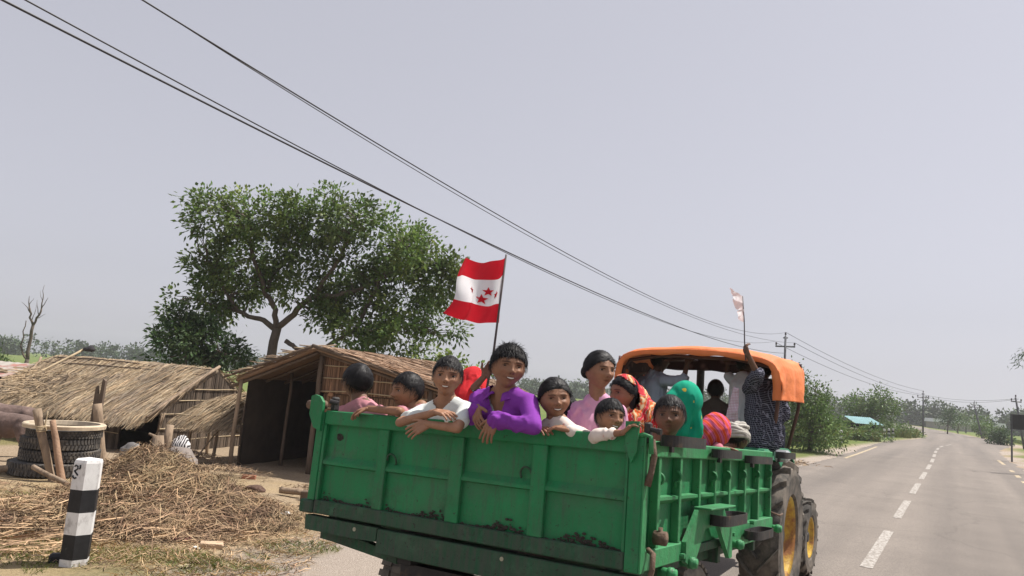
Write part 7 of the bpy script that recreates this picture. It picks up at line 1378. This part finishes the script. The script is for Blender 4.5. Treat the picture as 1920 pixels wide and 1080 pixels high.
cloth_q([(1.780, 3.3, 1.99), (1.655, 3.3, 2.06), (1.70, 3.3, 1.96), (1.79, 3.3, 1.90)], .03, 3, m_fwht, 'flag_cloth', f2, wo); cloth_q([(1.785, 3.3, 1.925), (1.68, 3.3, 1.965), (1.735, 3.3, 1.875), (1.795, 3.3, 1.865)], .03, 4, m_fwht, 'flag_cloth', f2, wo); cloth_q([(1.797, 3.3, 1.87), (1.735, 3.3, 1.87), (1.745, 3.3, 1.775), (1.803, 3.3, 1.74)], .02, 5, m_fwht, 'flag_cloth', f2, wo)
# checked towel hanging between the men
go = np.array((1.70, 3.40, .83)); o = cloth_q([(1.69, 3.42, 1.17), (1.745, 3.40, 1.16), (1.752, 3.36, .86), (1.63, 3.38, .87)], .025, 6, m_gam, 'checked_towel', None, go, 22); o.matrix_world = TM @ Matrix.Translation(go); md = o.modifiers.new('t', 'SOLIDIFY'); md.thickness = .004; tag(o, 'pinkish white checked towel hanging beside the plaid shirt', 'towel')
b = MB()
for k in range(16): x = -.068 + .12 * k / 15; b.tube([(x, -.03, .04), (x + random.uniform(-.006, .006), -.03, -.01), (x + random.uniform(-.012, .012), -.035, -.03)], .0035, 4)
b.build('fringe', m_gam, o)
# ---------------------------------------------------------------- right-hand roadside things
sg = empty('road_sign', (26.6, 39.0, 0)); tag(sg, 'back of a dark rectangular road board on a post at the right edge', 'sign')
b = MB(); b.tube([(0, 0, -.3), (0, 0, 1.3), (0, 0, 2.45)], .045, 8); b.build('sign_post', m_pole, sg)
b = MB(); b.box((-.06, -.035, 1.68), (1.5, -.005, 2.46), Matrix.Rotation(R_(-5), 4, 'Z'), .006); b.build('board', mat('board_dark', (.028, .024, .028), .7, .2, 4), sg)
b = MB(); b.box((-.06, -.0, 1.85), (1.45, .03, 1.89), Matrix.Rotation(R_(-5), 4, 'Z')); b.box((-.06, -.0, 2.25), (1.45, .03, 2.29), Matrix.Rotation(R_(-5), 4, 'Z')); b.build('board_brace', m_pole, sg)
b = MB(); b.tube([(1.4, -.1, -.3), (1.4, -.1, 1.75)], .045, 8); b.build('sign_post', m_pole, sg)
def guard(label, x, y, s=1.0):
    z = float(terrain([x], [y])[0]); e = empty('guard_stone', (x, y, z)); tag(e, label, 'guard stone', 'guard stones along the left verge'); b = MB(); zs_ = np.array([-.1, .12, .28, .44, .6, .76]) * s
    for k in range(5): b.m = k % 2; b.lathe([(.11, zs_[k]), (.11, zs_[k + 1])], 6)
    b.m = 0; b.lathe([(.11, zs_[5]), (.0001, zs_[5] + .03)], 6); b.build('stone_body', [m_white, m_black], e)
guard('nearest striped guard stone, in the weeds under the large bush', 20.5, 45.2); guard('second striped guard stone, alone on the verge past the bush', 25.4, 53.6); guard('first of the close trio of striped guard stones', 31.5, 61.6); guard('middle one of the close trio of striped guard stones', 32.9, 63.6); guard('last of the close trio of striped guard stones', 34.3, 65.6)
hb = empty('roadside_hut', (26.3, 54.5, -.25)); tag(hb, 'low hut with a pale blue sheet roof left of the road', 'hut')
b = MB(); n = 26
for k in range(n):
    t0, t1 = k / n, (k + 1) / n; x0, x1 = -1.0 + 2.0 * t0, -1.0 + 2.0 * t1; b.add([(x0, .9, 1.86 + .03 * (k % 2)), (x1, .9, 1.86 + .03 * ((k + 1) % 2)), (x1 + .1, -.9, 1.40 + .03 * ((k + 1) % 2)), (x0 + .06, -.9, 1.40 + .03 * (k % 2))], [(0, 1, 2, 3)])
b.build('roof', mat('sheet_blue', (.25, .42, .43), .5, .15, 3), hb); b = MB(); b.box((-.85, -.6, -.1), (.85, .8, 1.38)); b.build('wall', m_reed_dark, hb)
for k, (x, y, w, lab) in enumerate(((86, 172, 7.0, 'far white-roofed shed left of centre beyond the bend'), (106, 176, 9.0, 'far long white-roofed shed right of the straight pole'), (99, 150, 3.6, 'small far pale roof half hidden in bushes on the right'))):
    e = empty('far_shed', (x, y, -.4)); tag(e, lab, 'shed', 'far sheds beyond the bend'); b = MB(); b.prism([(-w / 2, 0), (w / 2, 0), (w / 2, 1.7), (-w / 2, 1.7)], 3); b.build('wall', mat('far_wall', (.25, .23, .2), .9), e); b = MB(); b.prism([(-w / 2 - .3, 1.7), (w / 2 + .3, 1.7), (w / 2 + .1, 2.5), (-w / 2 - .1, 2.5)], 3.6, Matrix.Translation((0, -.3, 0))); b.build('roof', mat('far_roof', (.62, .64, .66), .5), e)
# dry debris where the verge meets the asphalt past the tractor
litter('verge_debris', 'dry leaves and straw swept along the left road edge past the tractor', 10.0, 26.6, 1.0, 1.6, 420, 171, ln=(.08, .3), wid=.025, hump=.02)
# ---------------------------------------------------------------- haze
hm = bpy.data.materials.new('haze_air'); hm.use_nodes = True; hn = hm.node_tree.nodes; hn.remove(hn['Principled BSDF'])
pv = hn.new('ShaderNodeVolumePrincipled'); pv.inputs['Color'].default_value = (.93, .95, 1.0, 1); pv.inputs['Density'].default_value = .0006; pv.inputs['Anisotropy'].default_value = .3
hm.node_tree.links.new(pv.outputs[0], hn['Material Output'].inputs['Volume'])
b = MB(); b.box((-330, -70, -2.0), (330, 430, 14)); hz = b.build('haze', hm); tag(hz, 'thin pale haze over the plain', 'haze', None, 'stuff')
